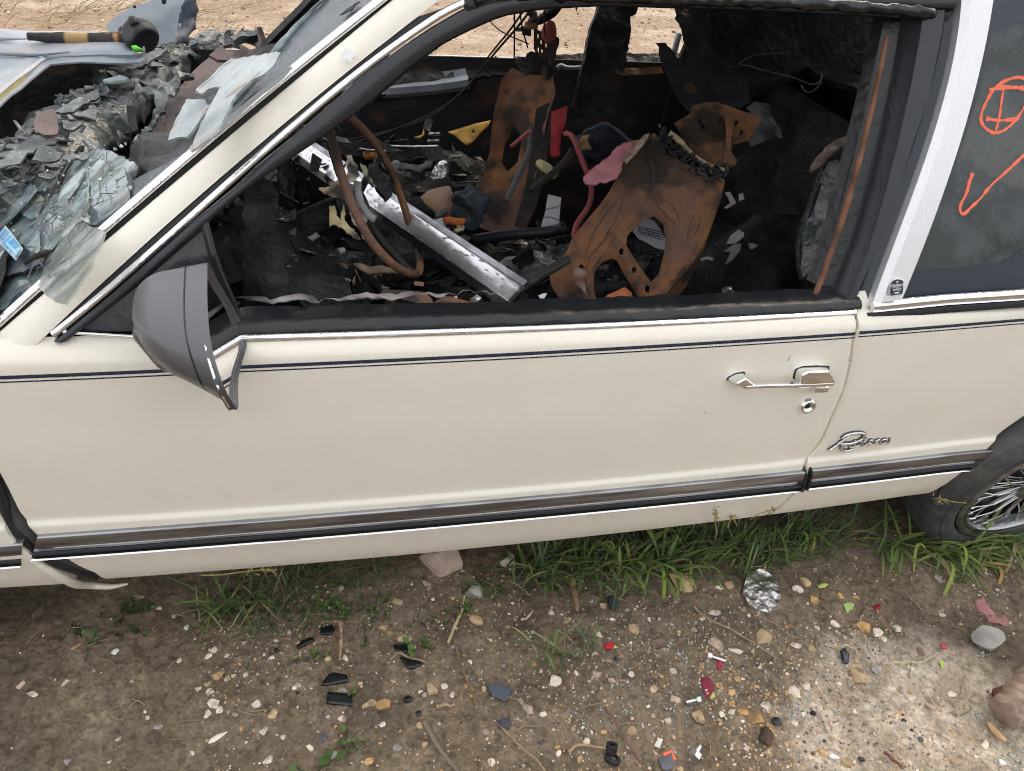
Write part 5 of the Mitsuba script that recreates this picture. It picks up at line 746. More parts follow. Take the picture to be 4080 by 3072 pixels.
loose('red_cable', tube([[.627, .95, .8796], [.6366, .9133, .8852], [.6457, .8767, .8648], [.6602, .84, .8279], [.6698, .8033, .8011], [.6669, .7667, .7821], [.6533, .73, .7638], [.6278, .6933, .7503], [.6008, .6567, .737], [.5857, .62, .7209]], .0075, 8, sub=50), (.36, .09, .10), 'red cable curving down from the strap to the seat edge', 'cable', .15, 90, 12)
loose('red_cable', tube([[.4879, 1, .824], [.5085, .95, .8713], [.5142, .9, .9028]], .006, 7, sub=12), (.42, .12, .13), 'short faded red rod left of the hanging red strap', 'rod', .2)
loose('red_plastic_lump', (lambda m: (m[0]+np.array([.5788, 1.05, 1.122]), m[1]))(rock(79, (.045, .03, .06), 2, 5, .3)), (.34, .09, .08), 'faded red plastic lump on top of the slotted plate by the far window', 'plastic lump', .25, 60, 13, (.25, .10, .08))
loose('yellow_stick', tube([[.5355, .86, .8283], [.5489, .83, .8269], [.5716, .8, .8148]], [.012, .014, .011], 8, sub=10, jitter=.006), (.48, .42, .22), 'short mouldy yellow stick between the two seats', 'stick', .35, 130, 14, (.28, .25, .14))
loose('grey_rod', tube([[.5396, 1, .8783], [.5286, .95, .8436], [.5119, .9, .8359], [.4804, .85, .8002], [.4398, .8, .7463]], .008, 7, sub=24), (.10, .11, .125), 'long thin dark grey rod leaning on the far seat frame', 'rod', .2)
loose('black_cane', tube([[.6147, .82, .8786], [.5915, .7933, .8573], [.5501, .7667, .8333], [.4918, .74, .7973]], .010, 7, sub=16), (.030, .022, .022), 'thin black cane lying across the yellow stick', 'cane', .3)
loose('navy_bundle', (lambda m: (m[0]+np.array([.7852, 1, .831]), m[1]))(rock(81, (.20, .14, .13), 3, 6, .25)), (.014, .018, .032), 'dark navy cloth bundle behind the pink cloth', 'bundle', .3, 40, 15)
loose('brass_fitting', (lambda m: (m[0]+np.array([.7115, .98, .8377]), m[1]))(rock(82, (.06, .04, .06), 2, 6, .3)), (.34, .22, .10), 'small brown brass-coloured fitting left of the navy bundle', 'fitting', .5, 90, 16, (.06, .05, .04))
for i, (q, c, y, lab) in enumerate((([[1.0779, .7978, .7639], [1.0934, .7987, .767], [1.0986, .7848, .7538], [1.1083, .7729, .7433], [1.0823, .7648, .7315], [1.0698, .7662, .7311], [1.0892, .7749, .7426]], (.50, .48, .46), 0, 'upper white paper scrap right of the rusty seat shell'), ([[1.1149, .7855, .7637], [1.1298, .7887, .769], [1.1314, .7747, .7553], [1.1149, .7711, .7493]], (.52, .50, .48), 0, 'small square paper scrap right of the upper white scrap'),
     ([[1.0898, .7251, .6654], [1.1147, .735, .6789], [1.1295, .7262, .6722], [1.1269, .7174, .6631], [1.102, .7076, .6496], [1.0741, .7088, .6469]], (.46, .44, .40), 0, 'curled pale paper scrap above the leaf-shaped scrap'), ([[1.067, .704, .6252], [1.1079, .7176, .6445], [1.1246, .7157, .6451], [1.1177, .7003, .6286], [1.0915, .6834, .608], [1.0716, .6777, .5995], [1.0896, .7015, .6259]], (.30, .30, .30), 0, 'grey leaf-shaped paper scrap right of the seat shell'),
     ([[.9898, .6832, .6161], [1.0124, .685, .6211], [1.0294, .6806, .6192], [1.0258, .675, .613], [1.0064, .6796, .6149], [.9918, .6766, .6098]], (.48, .44, .38), 0, 'thin cream paper scrap at the right edge of the seat shell'), ([[1.1726, .7572, .6235], [1.1881, .7548, .6233], [1.2014, .7496, .62], [1.1833, .7431, .6109], [1.1721, .7454, .6117]], (.36, .34, .32), 0, 'small grey paper scrap furthest back beside the seat shell'),
     ([[.3771, .1615, .8202], [.3913, .1635, .8243], [.3954, .1627, .824], [.3879, .1553, .8155], [.38, .157, .8161]], (.60, .60, .60), 0, 'white paper scrap just above the window sill near the seat bar'), ([[.2033, .1724, .8158], [.2136, .1737, .8186], [.2152, .1669, .8121], [.2073, .167, .811]], (.55, .55, .56), 0, 'white scrap lying by the rusty bracket at the window sill'))):
    loose('paper_scrap', slab(q, .0015, .006, .008, 35, 90+i), c, lab, 'paper scrap', .2, 60, i)
for i, (q, lab) in enumerate((([[.2373, .1632, .8134], [.2527, .1696, .822], [.2631, .1603, .8141], [.2577, .1527, .8058], [.2443, .1542, .8054]], 'crumpled foil wad on the window sill below the trim bar'), ([[1.0392, .6088, .5621], [1.0659, .6076, .5648], [1.066, .5894, .5466], [1.0434, .5943, .5482]], 'small shiny foil scrap near the rear end of the window sill'), ([[.2416, .8923, .7759], [.2629, .918, .8046], [.2886, .9247, .815], [.2935, .8962, .7872], [.272, .8845, .7725], [.2502, .8845, .7693]], 'crumpled silvery foil at the end of the burnt dashboard'))):
    thing('foil_scrap', slab(q, .0012, .006, .035, 40, 100+i), 'foil', lab, 'foil', smooth=False)
loose('pink_plastic', slab([[-.0374, .3071, .8044], [-.0213, .3122, .8117], [-.0173, .298, .7982], [-.0276, .2897, .7885], [-.0343, .2931, .7908]], .006, .008, .012, 40, 103), (.45, .24, .22), 'melted pink plastic piece among the charred pedals', 'plastic piece', .3, 70, 17, (.18, .1, .09))
loose('orange_plastic', slab([[.5904, .3577, .6815], [.6067, .3711, .6932], [.6263, .3732, .6991], [.6491, .3772, .7068], [.6636, .3618, .7012], [.6602, .3401, .6876], [.6192, .3392, .6774]], .02, .012, .01, 25, 104), (.46, .15, .07), 'rounded dull orange plastic piece behind the lower opening of the seat shell', 'plastic piece', .2, 50, 18, (.3, .1, .06))

# ================================================================== hood, cowl and broken windscreen
hood = [[-1.3891, 1.4232, .985], [-1.1476, 1.4408, 1.0012], [-.9119, 1.4375, 1.015], [-.777, 1.4269, 1.0221], [-.6374, 1.4004, 1.0278], [-.5909, 1.3585, 1.0264], [-.5323, 1.2798, 1.022], [-.4932, 1.1922, 1.0156], [-.5033, 1.1428, 1.0101], [-.575, 1.1493, 1.0064], [-.6461, 1.1493, 1.0022], [-.7179, 1.1365, .9966], [-.7385, 1.079, .9896], [-.7548, 1.0149, .9822], [-.7746, .916, .9711], [-.793, .7708, .9555], [-.8995, .2362, .8957]]
def hood_relief(P, s):
    pt = shapely.points(P); d = shapely.distance(s.exterior, pt); return -.018*np.exp(-(d/.03)**2)+.03*(N(np.c_[P, P[:, :1]*0], 3.2, 4)-.5)
part('hood', slab(hood, .004, .02, .010, 7, 3, relief=hood_relief), 'hood_metal', smooth=40)
lip_ = smoothline([[-.4985, 1.2149, 1.0076], [-.5091, 1.1685, 1.0023], [-.5817, 1.1752, .9986], [-.6536, 1.1751, .9943], [-.7263, 1.1622, .9886], [-.747, 1.1041, .9816], [-.7636, 1.0393, .9741], [-.7837, .9395, .9629], [-.8023, .7928, .9471], [-.8471, .5355, .9187]], 50)
part('hood__rear_edge', loft([lip_+[0, .004, .010], lip_+[.004, -.006, .004], lip_+[.002, -.004, -.010], lip_+[-.02, .02, -.018]], 50), 'hood_metal', smooth=40)
tpart('hood__scorched_edge', loft([smoothline(lip_[26:], 24)+[.004, -.008, .002], smoothline(lip_[26:], 24)+[.003, -.007, -.010]], 24), (.42, .36, .16), .3, 30, 3)
for px in ([[-.9832, 1.2849, .9995], [-.8699, 1.2822, 1.006], [-.8, 1.2762, 1.0096]], [[-.9504, 1.1753, .9905], [-.8408, 1.1719, .9967], [-.7492, 1.157, 1.0008], [-.674, 1.1699, 1.0065]]):
    part('hood__crease', tube(px, [.002, .006, .002], 6, sub=14), 'hood_metal', smooth=True)
part('hood__upturned_corner', slab([[-.6494, 1.4843, 1.0038], [-.6145, 1.488, 1.0264], [-.5836, 1.4901, 1.044], [-.5565, 1.4902, 1.0563], [-.4896, 1.4871, 1.0802], [-.4558, 1.4878, 1.0965], [-.3878, 1.4746, 1.1017], [-.3943, 1.4584, 1.0682], [-.4013, 1.4392, 1.029], [-.4213, 1.42, .9837], [-.4584, 1.4245, .9758], [-.5181, 1.4317, .9629], [-.5346, 1.4342, .9602], [-.5545, 1.4366, .9559], [-.5996, 1.4483, .958], [-.6268, 1.4639, .9755]], .006, .018, .02, 9, 31, ragged=.002), 'hood_metal', smooth=35)
tpart('hood__upturned_corner__burnt_rim', slab([[-.4309, 1.449, 1.0474], [-.4116, 1.4612, 1.0791], [-.3836, 1.4674, 1.1032], [-.382, 1.4497, 1.0704], [-.3925, 1.4298, 1.0282], [-.4177, 1.4126, .9846], [-.4541, 1.417, .9768], [-.4458, 1.4328, 1.0103]], .014, .012, .012, 25, 32, ragged=.003), (.045, .06, .085), .5, 45, 4, (.30, .30, .30))
for c in ([[-.5421, 1.4291, 1.063], [-.5437, 1.4282, 1.0605], [-.5469, 1.4284, 1.0593], [-.5499, 1.4294, 1.0601], [-.551, 1.4309, 1.0623], [-.5494, 1.4318, 1.0647], [-.5462, 1.4316, 1.0659], [-.5432, 1.4306, 1.0652]], [[-.4589, 1.4288, 1.0806], [-.4613, 1.4266, 1.0754], [-.466, 1.4264, 1.073], [-.4703, 1.4283, 1.0747], [-.4716, 1.4312, 1.0796], [-.4692, 1.4334, 1.0847], [-.4645, 1.4336, 1.0872], [-.4602, 1.4317, 1.0854]]):
    part('hood__upturned_corner__hole', slab(np.asarray(c)+[0, -.012, .008], .004, .008), 'soot')
tpart('hood__upturned_corner__hinge_lug', slab([[-.5989, 1.4066, 1.0139], [-.5904, 1.4078, 1.02], [-.5808, 1.3988, 1.0072], [-.5858, 1.3911, .9905], [-.6014, 1.3956, .992]], .01, .008, .004, 30, 33), (.05, .055, .06), .3)
MH = 'black_mallet'
tag(MH, 'round black mallet with a scorched dark handle lying on the buckled hood', 'mallet')
hd = tube([[-.7989, 1.2805, 1.0146], [-.7566, 1.279, 1.0134], [-.7118, 1.2781, 1.0128], [-.6327, 1.2791, 1.0136], [-.5869, 1.2806, 1.0147], [-.5465, 1.2828, 1.0163]], [.010, .013, .016, .016, .018, .017], 10, sub=40, jitter=.004)
hx = (hd[0][:, 0]-hd[0][:, 0].min())/np.ptp(hd[0][:, 0]); hc = tint(hd[0], (.035, .033, .033), .4, 60, 1); kk = np.clip((np.sin((hx-.33)*math.pi/.33)-.15)*6, 0, 1)*((hx > .36) & (hx < .60)); hc = hc*(1-kk[:, None])+kk[:, None]*np.array([.34, .23, .11])
k2 = np.clip((N(hd[0], 45, 7)-.58)*12, 0, 1)*(hx > .7); hc = hc*(1-k2[:, None])+k2[:, None]*np.array([.40, .20, .08])
add(MH+'__handle', hd, 'tinted', True, hc)
mh = rock(500, (.092, .10, .088), 3, 3, .05); add(MH+'__head', (mh[0]+np.array([-.5073, 1.24, 1.0353]), mh[1]), 'black_rubber', True)
add(MH+'__stub', tube([[-.52, 1.228, 1.0799], [-.5142, 1.221, 1.0747], [-.5084, 1.2111, 1.0672]], [.010, .014, .012], 8), 'black_rubber', True)
loose('green_scrap', slab([[-.5209, 1.1656, 1.0276], [-.5071, 1.1668, 1.0283], [-.4891, 1.1539, 1.0206], [-.5119, 1.1537, 1.0206]], .01, .01, .004, 30, 501), (.12, .50, .06), 'bright green scrap under the black mallet head', 'scrap', .2)
# engine bay floor and bulkhead, soot black
part('engine_bay', slab([(-1.7, .15, .55), (-.62, .15, .55), (-.58, 1.7, .55), (-1.7, 1.7, .55)], .02, .06, .05, 7, 35, toward=(0, 0, 1)), 'soot', smooth=40)
part('engine_bay__inner_wall', slab([(-1.7, .12, .5), (-.66, .12, .5), (-.66, .12, .86), (-1.7, .12, .86)], .01, .06, .01, 7, 36), 'soot', smooth=40)
part('engine_bay__far_wall', slab([(-1.7, 1.68, .5), (-.5, 1.68, .5), (-.5, 1.68, .88), (-1.7, 1.68, .88)], .01, .06, .01, 7, 37), 'soot', smooth=40)
part('front_fender__top', loft([[(x, side_y(x, .86)-.006, .86) for x in np.linspace(-1.75, -.60, 20)], [(x, .12, .885) for x in np.linspace(-1.75, -.60, 20)], [(x, .20, .882) for x in np.linspace(-1.75, -.62, 20)]], 20, (0, .005, -.006), m=3), 'paint', smooth=40)
part('dash_top', slab([[-1.0083, 1.0175, .4912], [-.7421, .9808, .6813], [-.4747, .8252, .8654], [-.3263, .7833, .9702], [-.175, .9114, 1.0869], [-.0166, .707, 1.1895], [-.0189, .4703, 1.1741], [-.2891, .3247, .9706], [-.5525, .2909, .7784], [-.7885, .429, .6159]], .02, .02, .05, 11, 38, ragged=.003), 'soot_wet', smooth=40)
# burnt cowl heap: ridge, plates and flakes
rd = smoothline([[-.2816, 1.8578, .9], [-.3485, 1.8328, .89], [-.4351, 1.7348, .88], [-.517, 1.5983, .87], [-.5493, 1.4089, .86], [-.5885, 1.2645, .85], [-.6322, 1.1456, .84], [-.6782, 1.0132, .83], [-.708, .8659, .82], [-.7435, .7572, .81], [-.7915, .6785, .8]], 60)
rad = np.interp(np.linspace(0, 1, 60), [0, .1, .25, .45, .7, 1], [.020, .030, .055, .080, .095, .10])
rg = tube(rd, rad, 20, flat=.75); rv = rg[0]; rv = rv+(np.stack([N(rv, 12, 70+k) for k in range(3)], 1)-.5)*.07+(np.stack([N(rv, 40, 75+k) for k in range(3)], 1)-.5)*.03
part('cowl_remains', (rv, rg[1]), 'char', smooth=40)
rr = np.random.default_rng(44); bits = []; big = []
def flake(c, s, tilt, seed, asp=.6, cr=.2):
    r_ = np.random.default_rng(seed); k = r_.integers(5, 8); a = np.sort(r_.uniform(0, 6.28, k)); q = np.stack([np.cos(a)*s, np.sin(a)*s*asp, 0*a], 1)*r_.uniform(.7, 1.2, (k, 1))
    Rm = rot(r_.uniform(0, 6.28))@rot(0)@np.eye(3); Rt = trimesh.transformations.euler_matrix(*(r_.normal(0, tilt, 2)), 0)[:3, :3]
    return slab((q@Rm.T)@Rt.T+c, .0035, max(s*.35, .004), s*cr, 22, seed, toward=(0, 0, 1))
for i in range(420):
    j = int(rr.beta(1.25, 1)*59); s = rr.uniform(.010, .034)*(.6+rad[j]/.10*.6); a = rr.normal(.6, .55)
    c = rd[j]+np.array([rr.normal(0, .015)+.25*rad[j]*math.sin(a), -rad[j]*math.sin(a)*.95, rad[j]*.80*math.cos(a)+.004])
    bits.append(flake(c, s, .45, 2000+i))
part('cowl_remains__charred_flakes', cat_m(bits), 'char', smooth=40, kind='stuff')
for i, px in enumerate(([[-.6923, .8729, .9456], [-.6557, .882, .9446], [-.6437, .8591, .9361], [-.6367, .7991, .9164], [-.6602, .793, .917], [-.6844, .7988, .9213]], [[-.6676, .909, .9331], [-.6327, .9548, .9439], [-.5852, 1.0139, .9575], [-.5762, .9839, .9471], [-.6072, .951, .94], [-.6241, .913, .9298], [-.6497, .9039, .9296]], [[-.643, .8721, .9264], [-.6064, .8704, .9221], [-.5958, .864, .9189], [-.6123, .8444, .9145], [-.6346, .8487, .9182]], [[-.666, .6958, .8985], [-.6558, .7337, .9131], [-.6319, .7372, .9094], [-.6131, .7199, .8975], [-.6166, .703, .8908], [-.6455, .6888, .8909]], [[-.7332, .6953, .8934], [-.724, .7161, .8985], [-.6978, .7801, .9146], [-.6581, .8019, .9152], [-.6379, .791, .9086], [-.6388, .7671, .9012], [-.671, .7554, .9026], [-.6936, .6932, .8865], [-.7265, .6602, .8813]], [[-.6059, .6886, .9014], [-.5849, .6994, .9026], [-.5538, .7062, .9015], [-.5543, .6929, .8974], [-.5911, .6797, .8971]], [[-.6643, .9943, .9032], [-.598, 1.024, .9091], [-.5963, .9831, .8907], [-.6355, .9879, .8972]], [[-.5581, 1.1761, .9496], [-.5059, 1.2129, .9557], [-.5067, 1.1924, .9493], [-.5298, 1.1722, .9454]], [[-.6251, 1.2754, .9391], [-.5869, 1.2956, .9439], [-.5326, 1.3457, .9601], [-.493, 1.3761, .9692], [-.4689, 1.3765, .9667], [-.5183, 1.3133, .9441], [-.5725, 1.2641, .9283]], [[-.5519, .5536, .9035], [-.5406, .5654, .9062], [-.5136, .5694, .902], [-.5139, .5516, .8942], [-.5378, .5397, .8942]], [[-.6288, .5912, .9035], [-.6114, .6017, .9043], [-.5922, .5993, .899], [-.6031, .586, .8955], [-.6233, .5808, .8977]])):
    part('cowl_remains__plate', slab(px, .006, .012, .012, 24, 600+i, ragged=.002), 'maroon' if i == 0 else 'char', smooth=35)
tpart('cowl_remains__pale_tube', tube([[-.6032, 1.1551, .9368], [-.5787, 1.1541, .939], [-.5559, 1.1567, .9432], [-.5425, 1.1501, .941]], [.006, .010, .012, .008], 8, sub=16), (.34, .42, .43), .2)
for i, px in enumerate(([[-.5396, 1.0671, .9024], [-.5196, 1.0648, .9034], [-.5071, .9925, .8624], [-.5166, .9873, .8582], [-.531, 1.0176, .8743]], [[-.509, 1.104, .8915], [-.4971, 1.0994, .8901], [-.5034, 1.0539, .8626], [-.5061, 1.0772, .876]], [[-.5562, .9308, .8942], [-.5425, .9262, .8931], [-.5264, .8849, .8707], [-.531, .8734, .8634], [-.5435, .902, .8788]], [[-.6045, .855, .8835], [-.5964, .8511, .8822], [-.5542, .8054, .8603], [-.5587, .7973, .855], [-.5815, .826, .8692]])):
    part('cowl_remains__bracket', slab(px, .012, .012, .006, 20, 620+i), 'char' if i == 3 else 'soot', smooth=35)
part('cowl_remains__crumbling_edge', slab([[-.5371, 1.1987, .9017], [-.4982, 1.2168, .9065], [-.4363, 1.2566, .9181], [-.4148, 1.295, .9314], [-.3932, 1.2904, .9285], [-.4113, 1.2406, .9107], [-.4466, 1.154, .8801], [-.4704, 1.0899, .8572], [-.4938, 1.0033, .8259], [-.5226, .9886, .8219], [-.49, 1.0881, .8576], [-.4789, 1.1597, .8839], [-.5054, 1.1659, .8877], [-.5261, 1.1727, .8914]], .010, .010, .04, 24, 640, ragged=.003), 'char', smooth=35)
part('cowl_panel', slab([[-.3712, 1.4885, .924], [-.2996, 1.48, .9198], [-.2871, 1.4578, .9126], [-.3183, 1.3432, .877], [-.3486, 1.2562, .8502], [-.4106, 1.1717, .8248], [-.4596, 1.1159, .8082], [-.509, 1.0854, .7996], [-.5507, 1.0743, .797], [-.5078, 1.1618, .8237], [-.4946, 1.2423, .8489], [-.4522, 1.3179, .8719], [-.4144, 1.4023, .8977], [-.3917, 1.4492, .9121]], .008, .018, .010, 9, 641), 'maroon', smooth=35)
part('cowl_vent', slab([[-.3579, 1.3822, .9529], [-.3217, 1.4169, .9753], [-.2915, 1.4238, .9797], [-.2981, 1.4427, .992], [-.2689, 1.4542, .9994], [-.2357, 1.448, .9954], [-.226, 1.4753, 1.0131], [-.2098, 1.4744, 1.0125], [-.1972, 1.4315, .9847], [-.1952, 1.3932, .9599], [-.2364, 1.3831, .9534], [-.2825, 1.3701, .945], [-.3345, 1.3685, .944]], .012, .01, .004, 20, 642, holes=[[[-.286, 1.429, .9852], [-.2688, 1.4385, .9913], [-.2291, 1.4222, .9807], [-.2213, 1.4077, .9714], [-.2426, 1.4026, .968]], [[-.3202, 1.4224, .9517], [-.299, 1.4319, .9579], [-.2698, 1.4225, .9518], [-.2725, 1.4107, .9441], [-.3096, 1.4125, .9453]]]), 'maroon', smooth=35)
part('cowl_vent__burnt_tip', slab([[-.2882, 1.3509, 1.0084], [-.26, 1.3721, 1.0221], [-.2277, 1.3791, 1.0267], [-.2136, 1.368, 1.0195], [-.2344, 1.3586, 1.0134], [-.2665, 1.3517, 1.009], [-.2793, 1.3398, 1.0013]], .03, .01, .02, 30, 643), 'char', smooth=35)
part('cowl_vent__far_end', slab([[-.2168, 1.434, 1.0251], [-.2037, 1.4322, 1.0233], [-.1899, 1.3948, .9858], [-.1926, 1.3696, .9607], [-.215, 1.3712, .9623], [-.2055, 1.3986, .9897]], .02, .01, .008, 20, 644), 'rust_dark', smooth=35)
# windscreen: what still sticks to the pillar, and the broken sheets lying over the cowl
part('windshield', slab([[-.8246, .6204, .6935], [-.5946, .3302, .8428], [-.4986, .2643, .9084], [-.439, .2676, .9516], [-.3912, .244, .9848], [-.3791, .3211, .9979], [-.3088, .2707, 1.0458], [-.2432, .2347, 1.0911], [-.1837, .326, 1.1394], [-.1352, .3881, 1.178], [-.1019, .445, 1.2053], [-.0669, .4985, 1.2337], [-.034, .5255, 1.259], [.0069, .5591, 1.2905], [.1142, .3129, 1.3538], [.0942, .2751, 1.3372], [-.0224, .2876, 1.2537], [-.1434, .2787, 1.1657], [-.3015, .1967, 1.0468], [-.4178, .2221, .9643], [-.5112, .1394, .8921], [-.5795, .1085, .8409], [-.6264, .0895, .806]], .005, .02, .004, 12, 650, ragged=.001), 'residue_glass', smooth=35)
part('windshield__pale_broken_edge', tube([[-.1815, .3083, 1.1449], [-.1336, .3697, 1.183], [-.1009, .4318, 1.2102], [-.0662, .485, 1.2383], [-.0337, .5118, 1.2634], [-.0006, .5326, 1.2885]], [.003, .006, .008, .005, .003], 6, sub=30, jitter=.006), 'shard', smooth=True)
part('windshield__soot_smear', slab([[.0148, .3419, 1.291], [.0237, .3436, 1.2976], [.0286, .3474, 1.3014], [.0373, .3414, 1.3073], [.0406, .3466, 1.31], [.0497, .3335, 1.3158], [.0441, .3343, 1.3118], [.0382, .3248, 1.307], [.0356, .3179, 1.3047], [.028, .3294, 1.2999], [.0194, .3327, 1.2938]], .0015, .008, .001, 30, 651), 'soot')
part('windshield__sagging_sheet', slab([[-1.2756, 1.8303, .4402], [-1.0532, 1.5044, .5819], [-.8638, 1.2093, .7017], [-.7404, 1.0786, .7833], [-.6002, .8135, .8692], [-.4914, .6427, .9379], [-.3987, .4422, .9933], [-.3754, .3042, 1.0022], [-.3879, .2307, .9889], [-.4305, .2336, .9582], [-.4748, .2116, .925], [-.4977, .1631, .9057], [-.5265, .111, .8818], [-.5907, .144, .8374], [-.6681, .2038, .7849]], .005, .012, .022, 7, 655, ragged=.002), 'shard', smooth=35)
cr4 = np.random.default_rng(12)
for px in [[[-.7308, .6208, .7934], [-.6346, .726, .8689]], [[-.5155, .1067, .9192], [-.5183, .4122, .9348]], [[-.8045, .9201, .7574], [-.5019, .2106, .935]], [[-.4485, .0792, .9659], [-.4355, .2693, .9864]], [[-.644, .3317, .8393], [-.581, .3524, .886]], [[-.4377, .2036, .9809], [-.3709, .2613, 1.0325]], [[-.5656, .3671, .8981], [-.4707, .3789, .9673]], [[-.5425, .0836, .8983], [-.4745, .1128, .9491]], [[-.5958, .7117, .8961], [-.5601, .4551, .9071]], [[-.4604, .5092, .9822], [-.4158, .2226, .9979]], [[-.7186, .6913, .8062], [-.4722, .2701, .9598]], [[-.4502, .0258, .9617], [-.5795, .3151, .885]]]:
    q = resample(np.array(px), 9); q[1:-1] += cr4.normal(0, .004, (7, 3)); part('windshield__crack_line', tube(q, .0010, 4), 'rim_grey')
SHARDS = [
 ([[-.5049, .3269, .9272], [-.434, .1971, .9709], [-.3974, .1304, .9935], [-.3767, .0925, 1.0062], [-.3747, .0696, 1.0064], [-.3754, .0422, 1.0043], [-.3809, .0321, .9998], [-.3757, -.0146, 1.0008], [-.3819, -.0356, .9951], [-.3854, -.0593, .9912], [-.3909, -.0738, .9864], [-.4004, -.0861, .9788], [-.4244, -.0521, .9635], [-.4662, .0209, .9375], [-.4867, .0704, .9255], [-.4944, .111, .9223], [-.4923, .1407, .9255], [-.4901, .1715, .9289], [-.4911, .2314, .9317], [-.4978, .2779, .9295]], 'clear_shard', 'pale clear shard hanging over the bright trim'),
 ([[-.3929, .3639, 1.0053], [-.356, .1809, 1.0214], [-.3656, .1688, 1.0138], [-.3888, .1606, .9965], [-.4133, .1731, .9795], [-.4308, .2038, .9687], [-.4519, .3089, .9595], [-.4789, .4324, .9472], [-.4435, .4129, .9716], [-.4224, .4033, .9863]], 'shard', None), ([[-.5316, .4674, .9234], [-.5106, .5301, .9422], [-.4685, .3633, .963], [-.4211, .17, .986], [-.4574, .234, .9636], [-.4822, .2898, .9489], [-.5026, .3624, .9383]], 'shard', None), ([[-.522, .4802, .941], [-.5222, .4971, .9418], [-.4977, .4871, .959], [-.5023, .4412, .9529], [-.5142, .3521, .9393], [-.5121, .296, .9375], [-.5349, .3938, .9267], [-.5378, .4561, .9282]], 'shard', None),
 ([[-.4957, .4959, .9461], [-.482, .5426, .9587], [-.4509, .474, .9771], [-.4405, .4079, .9808], [-.4534, .3888, .9704], [-.4607, .3468, .9628], [-.4836, .428, .9509]], 'shard', None), ([[-.826, .7909, .7443], [-.7819, .7905, .7761], [-.7336, .7828, .8106], [-.6499, .6214, .8618], [-.6561, .5629, .8539], [-.6859, .5615, .8322], [-.7124, .5431, .812], [-.7393, .545, .7928]], 'shard', None), ([[-.7566, .8407, .7825], [-.7054, .7924, .8167], [-.6382, .6571, .8574], [-.6321, .6123, .8592], [-.6635, .6513, .8388], [-.7209, .7568, .8035]], 'shard', None),
 ([[-.606, .4753, .8603], [-.5666, .4227, .8857], [-.5081, .3144, .9217], [-.5008, .2939, .9258], [-.4913, .2312, .929], [-.5058, .2063, .9171], [-.5332, .2454, .8996], [-.5681, .3524, .8806], [-.5943, .4284, .866]], 'shard', None), ([[-.6128, .4161, .8643], [-.557, .3212, .8992], [-.5282, .217, .9139], [-.5294, .2031, .9122], [-.6024, .3383, .8673], [-.6122, .3759, .8624]], 'shard', None), ([[-.7086, .6673, .8022], [-.676, .6806, .8265], [-.6286, .5873, .8554], [-.6107, .4685, .8614], [-.6247, .4807, .852], [-.6775, .5759, .8194]], 'shard', None),
 ([[-.6493, .6563, .8345], [-.5757, .5324, .8806], [-.5643, .4674, .885], [-.5553, .4124, .8884], [-.6139, .5039, .8513], [-.6309, .5404, .8411]], 'shard', None), ([[-.7998, .6835, .7249], [-.7471, .6525, .7612], [-.6964, .6228, .7961], [-.6331, .4816, .8336], [-.6277, .4043, .8331], [-.623, .3395, .8327], [-.7414, .518, .7575]], 'shard', None), ([[-.5184, .2402, .9001], [-.5192, .3384, .9052], [-.4806, .305, .9311], [-.4493, .2439, .9502], [-.4448, .1893, .9503], [-.487, .1655, .9184], [-.5118, .1793, .9013]], 'shard', None),
 ([[-.7181, .4572, .7758], [-.6155, .3212, .8421], [-.5497, .2555, .8858], [-.5076, .2098, .9135], [-.508, .1618, .9105], [-.5435, .1753, .8856], [-.6665, .3108, .8046]], 'residue_glass', None),
 ([[-.1419, .3424, 1.2199], [-.1783, .3988, 1.1969], [-.2006, .404, 1.1811], [-.218, .3803, 1.1672], [-.2415, .3759, 1.1499], [-.2432, .362, 1.1479], [-.2316, .336, 1.1548], [-.2228, .3437, 1.1616], [-.2002, .3091, 1.1759], [-.1943, .2807, 1.1785], [-.2011, .2359, 1.171], [-.2069, .1969, 1.1645], [-.2165, .1437, 1.1546], [-.2238, .0949, 1.1465], [-.2188, .0695, 1.1486], [-.2052, .0631, 1.1581], [-.189, .0645, 1.1698], [-.1817, .0815, 1.1761], [-.1688, .1208, 1.1877], [-.1563, .1736, 1.1998], [-.1323, .1916, 1.2181], [-.1069, .1699, 1.2352], [-.0941, .185, 1.2453], [-.0854, .2327, 1.2544], [-.1149, .2938, 1.2366]], 'thin_shard', 'large blue-green broken sheet of glass standing on the dashboard'), ([[-.2713, .4371, 1.1073], [-.2209, .3489, 1.1386], [-.2125, .3098, 1.1423], [-.2351, .2839, 1.1245], [-.2563, .2522, 1.1073], [-.2978, .305, 1.0804], [-.2902, .3745, 1.0899]], 'thin_shard', None)]
for i, (px, m, lab) in enumerate(SHARDS):
    k = part('windshield__glass_shard', slab(px, .004, .012, .010 if i not in (0, 14) else .006, 9, 700+i, ragged=.0012), m, smooth=35, label=lab)
part('windshield__glass_shard__thick_edge', tube([[-.1801, .4146, 1.1928], [-.2026, .4198, 1.1768], [-.2202, .3959, 1.1628], [-.244, .3914, 1.1453], [-.2447, .3783, 1.1441]], .0045, 6, sub=16, jitter=.003), 'glass_bits', smooth=True)
SK = 'windshield__blue_sticker'
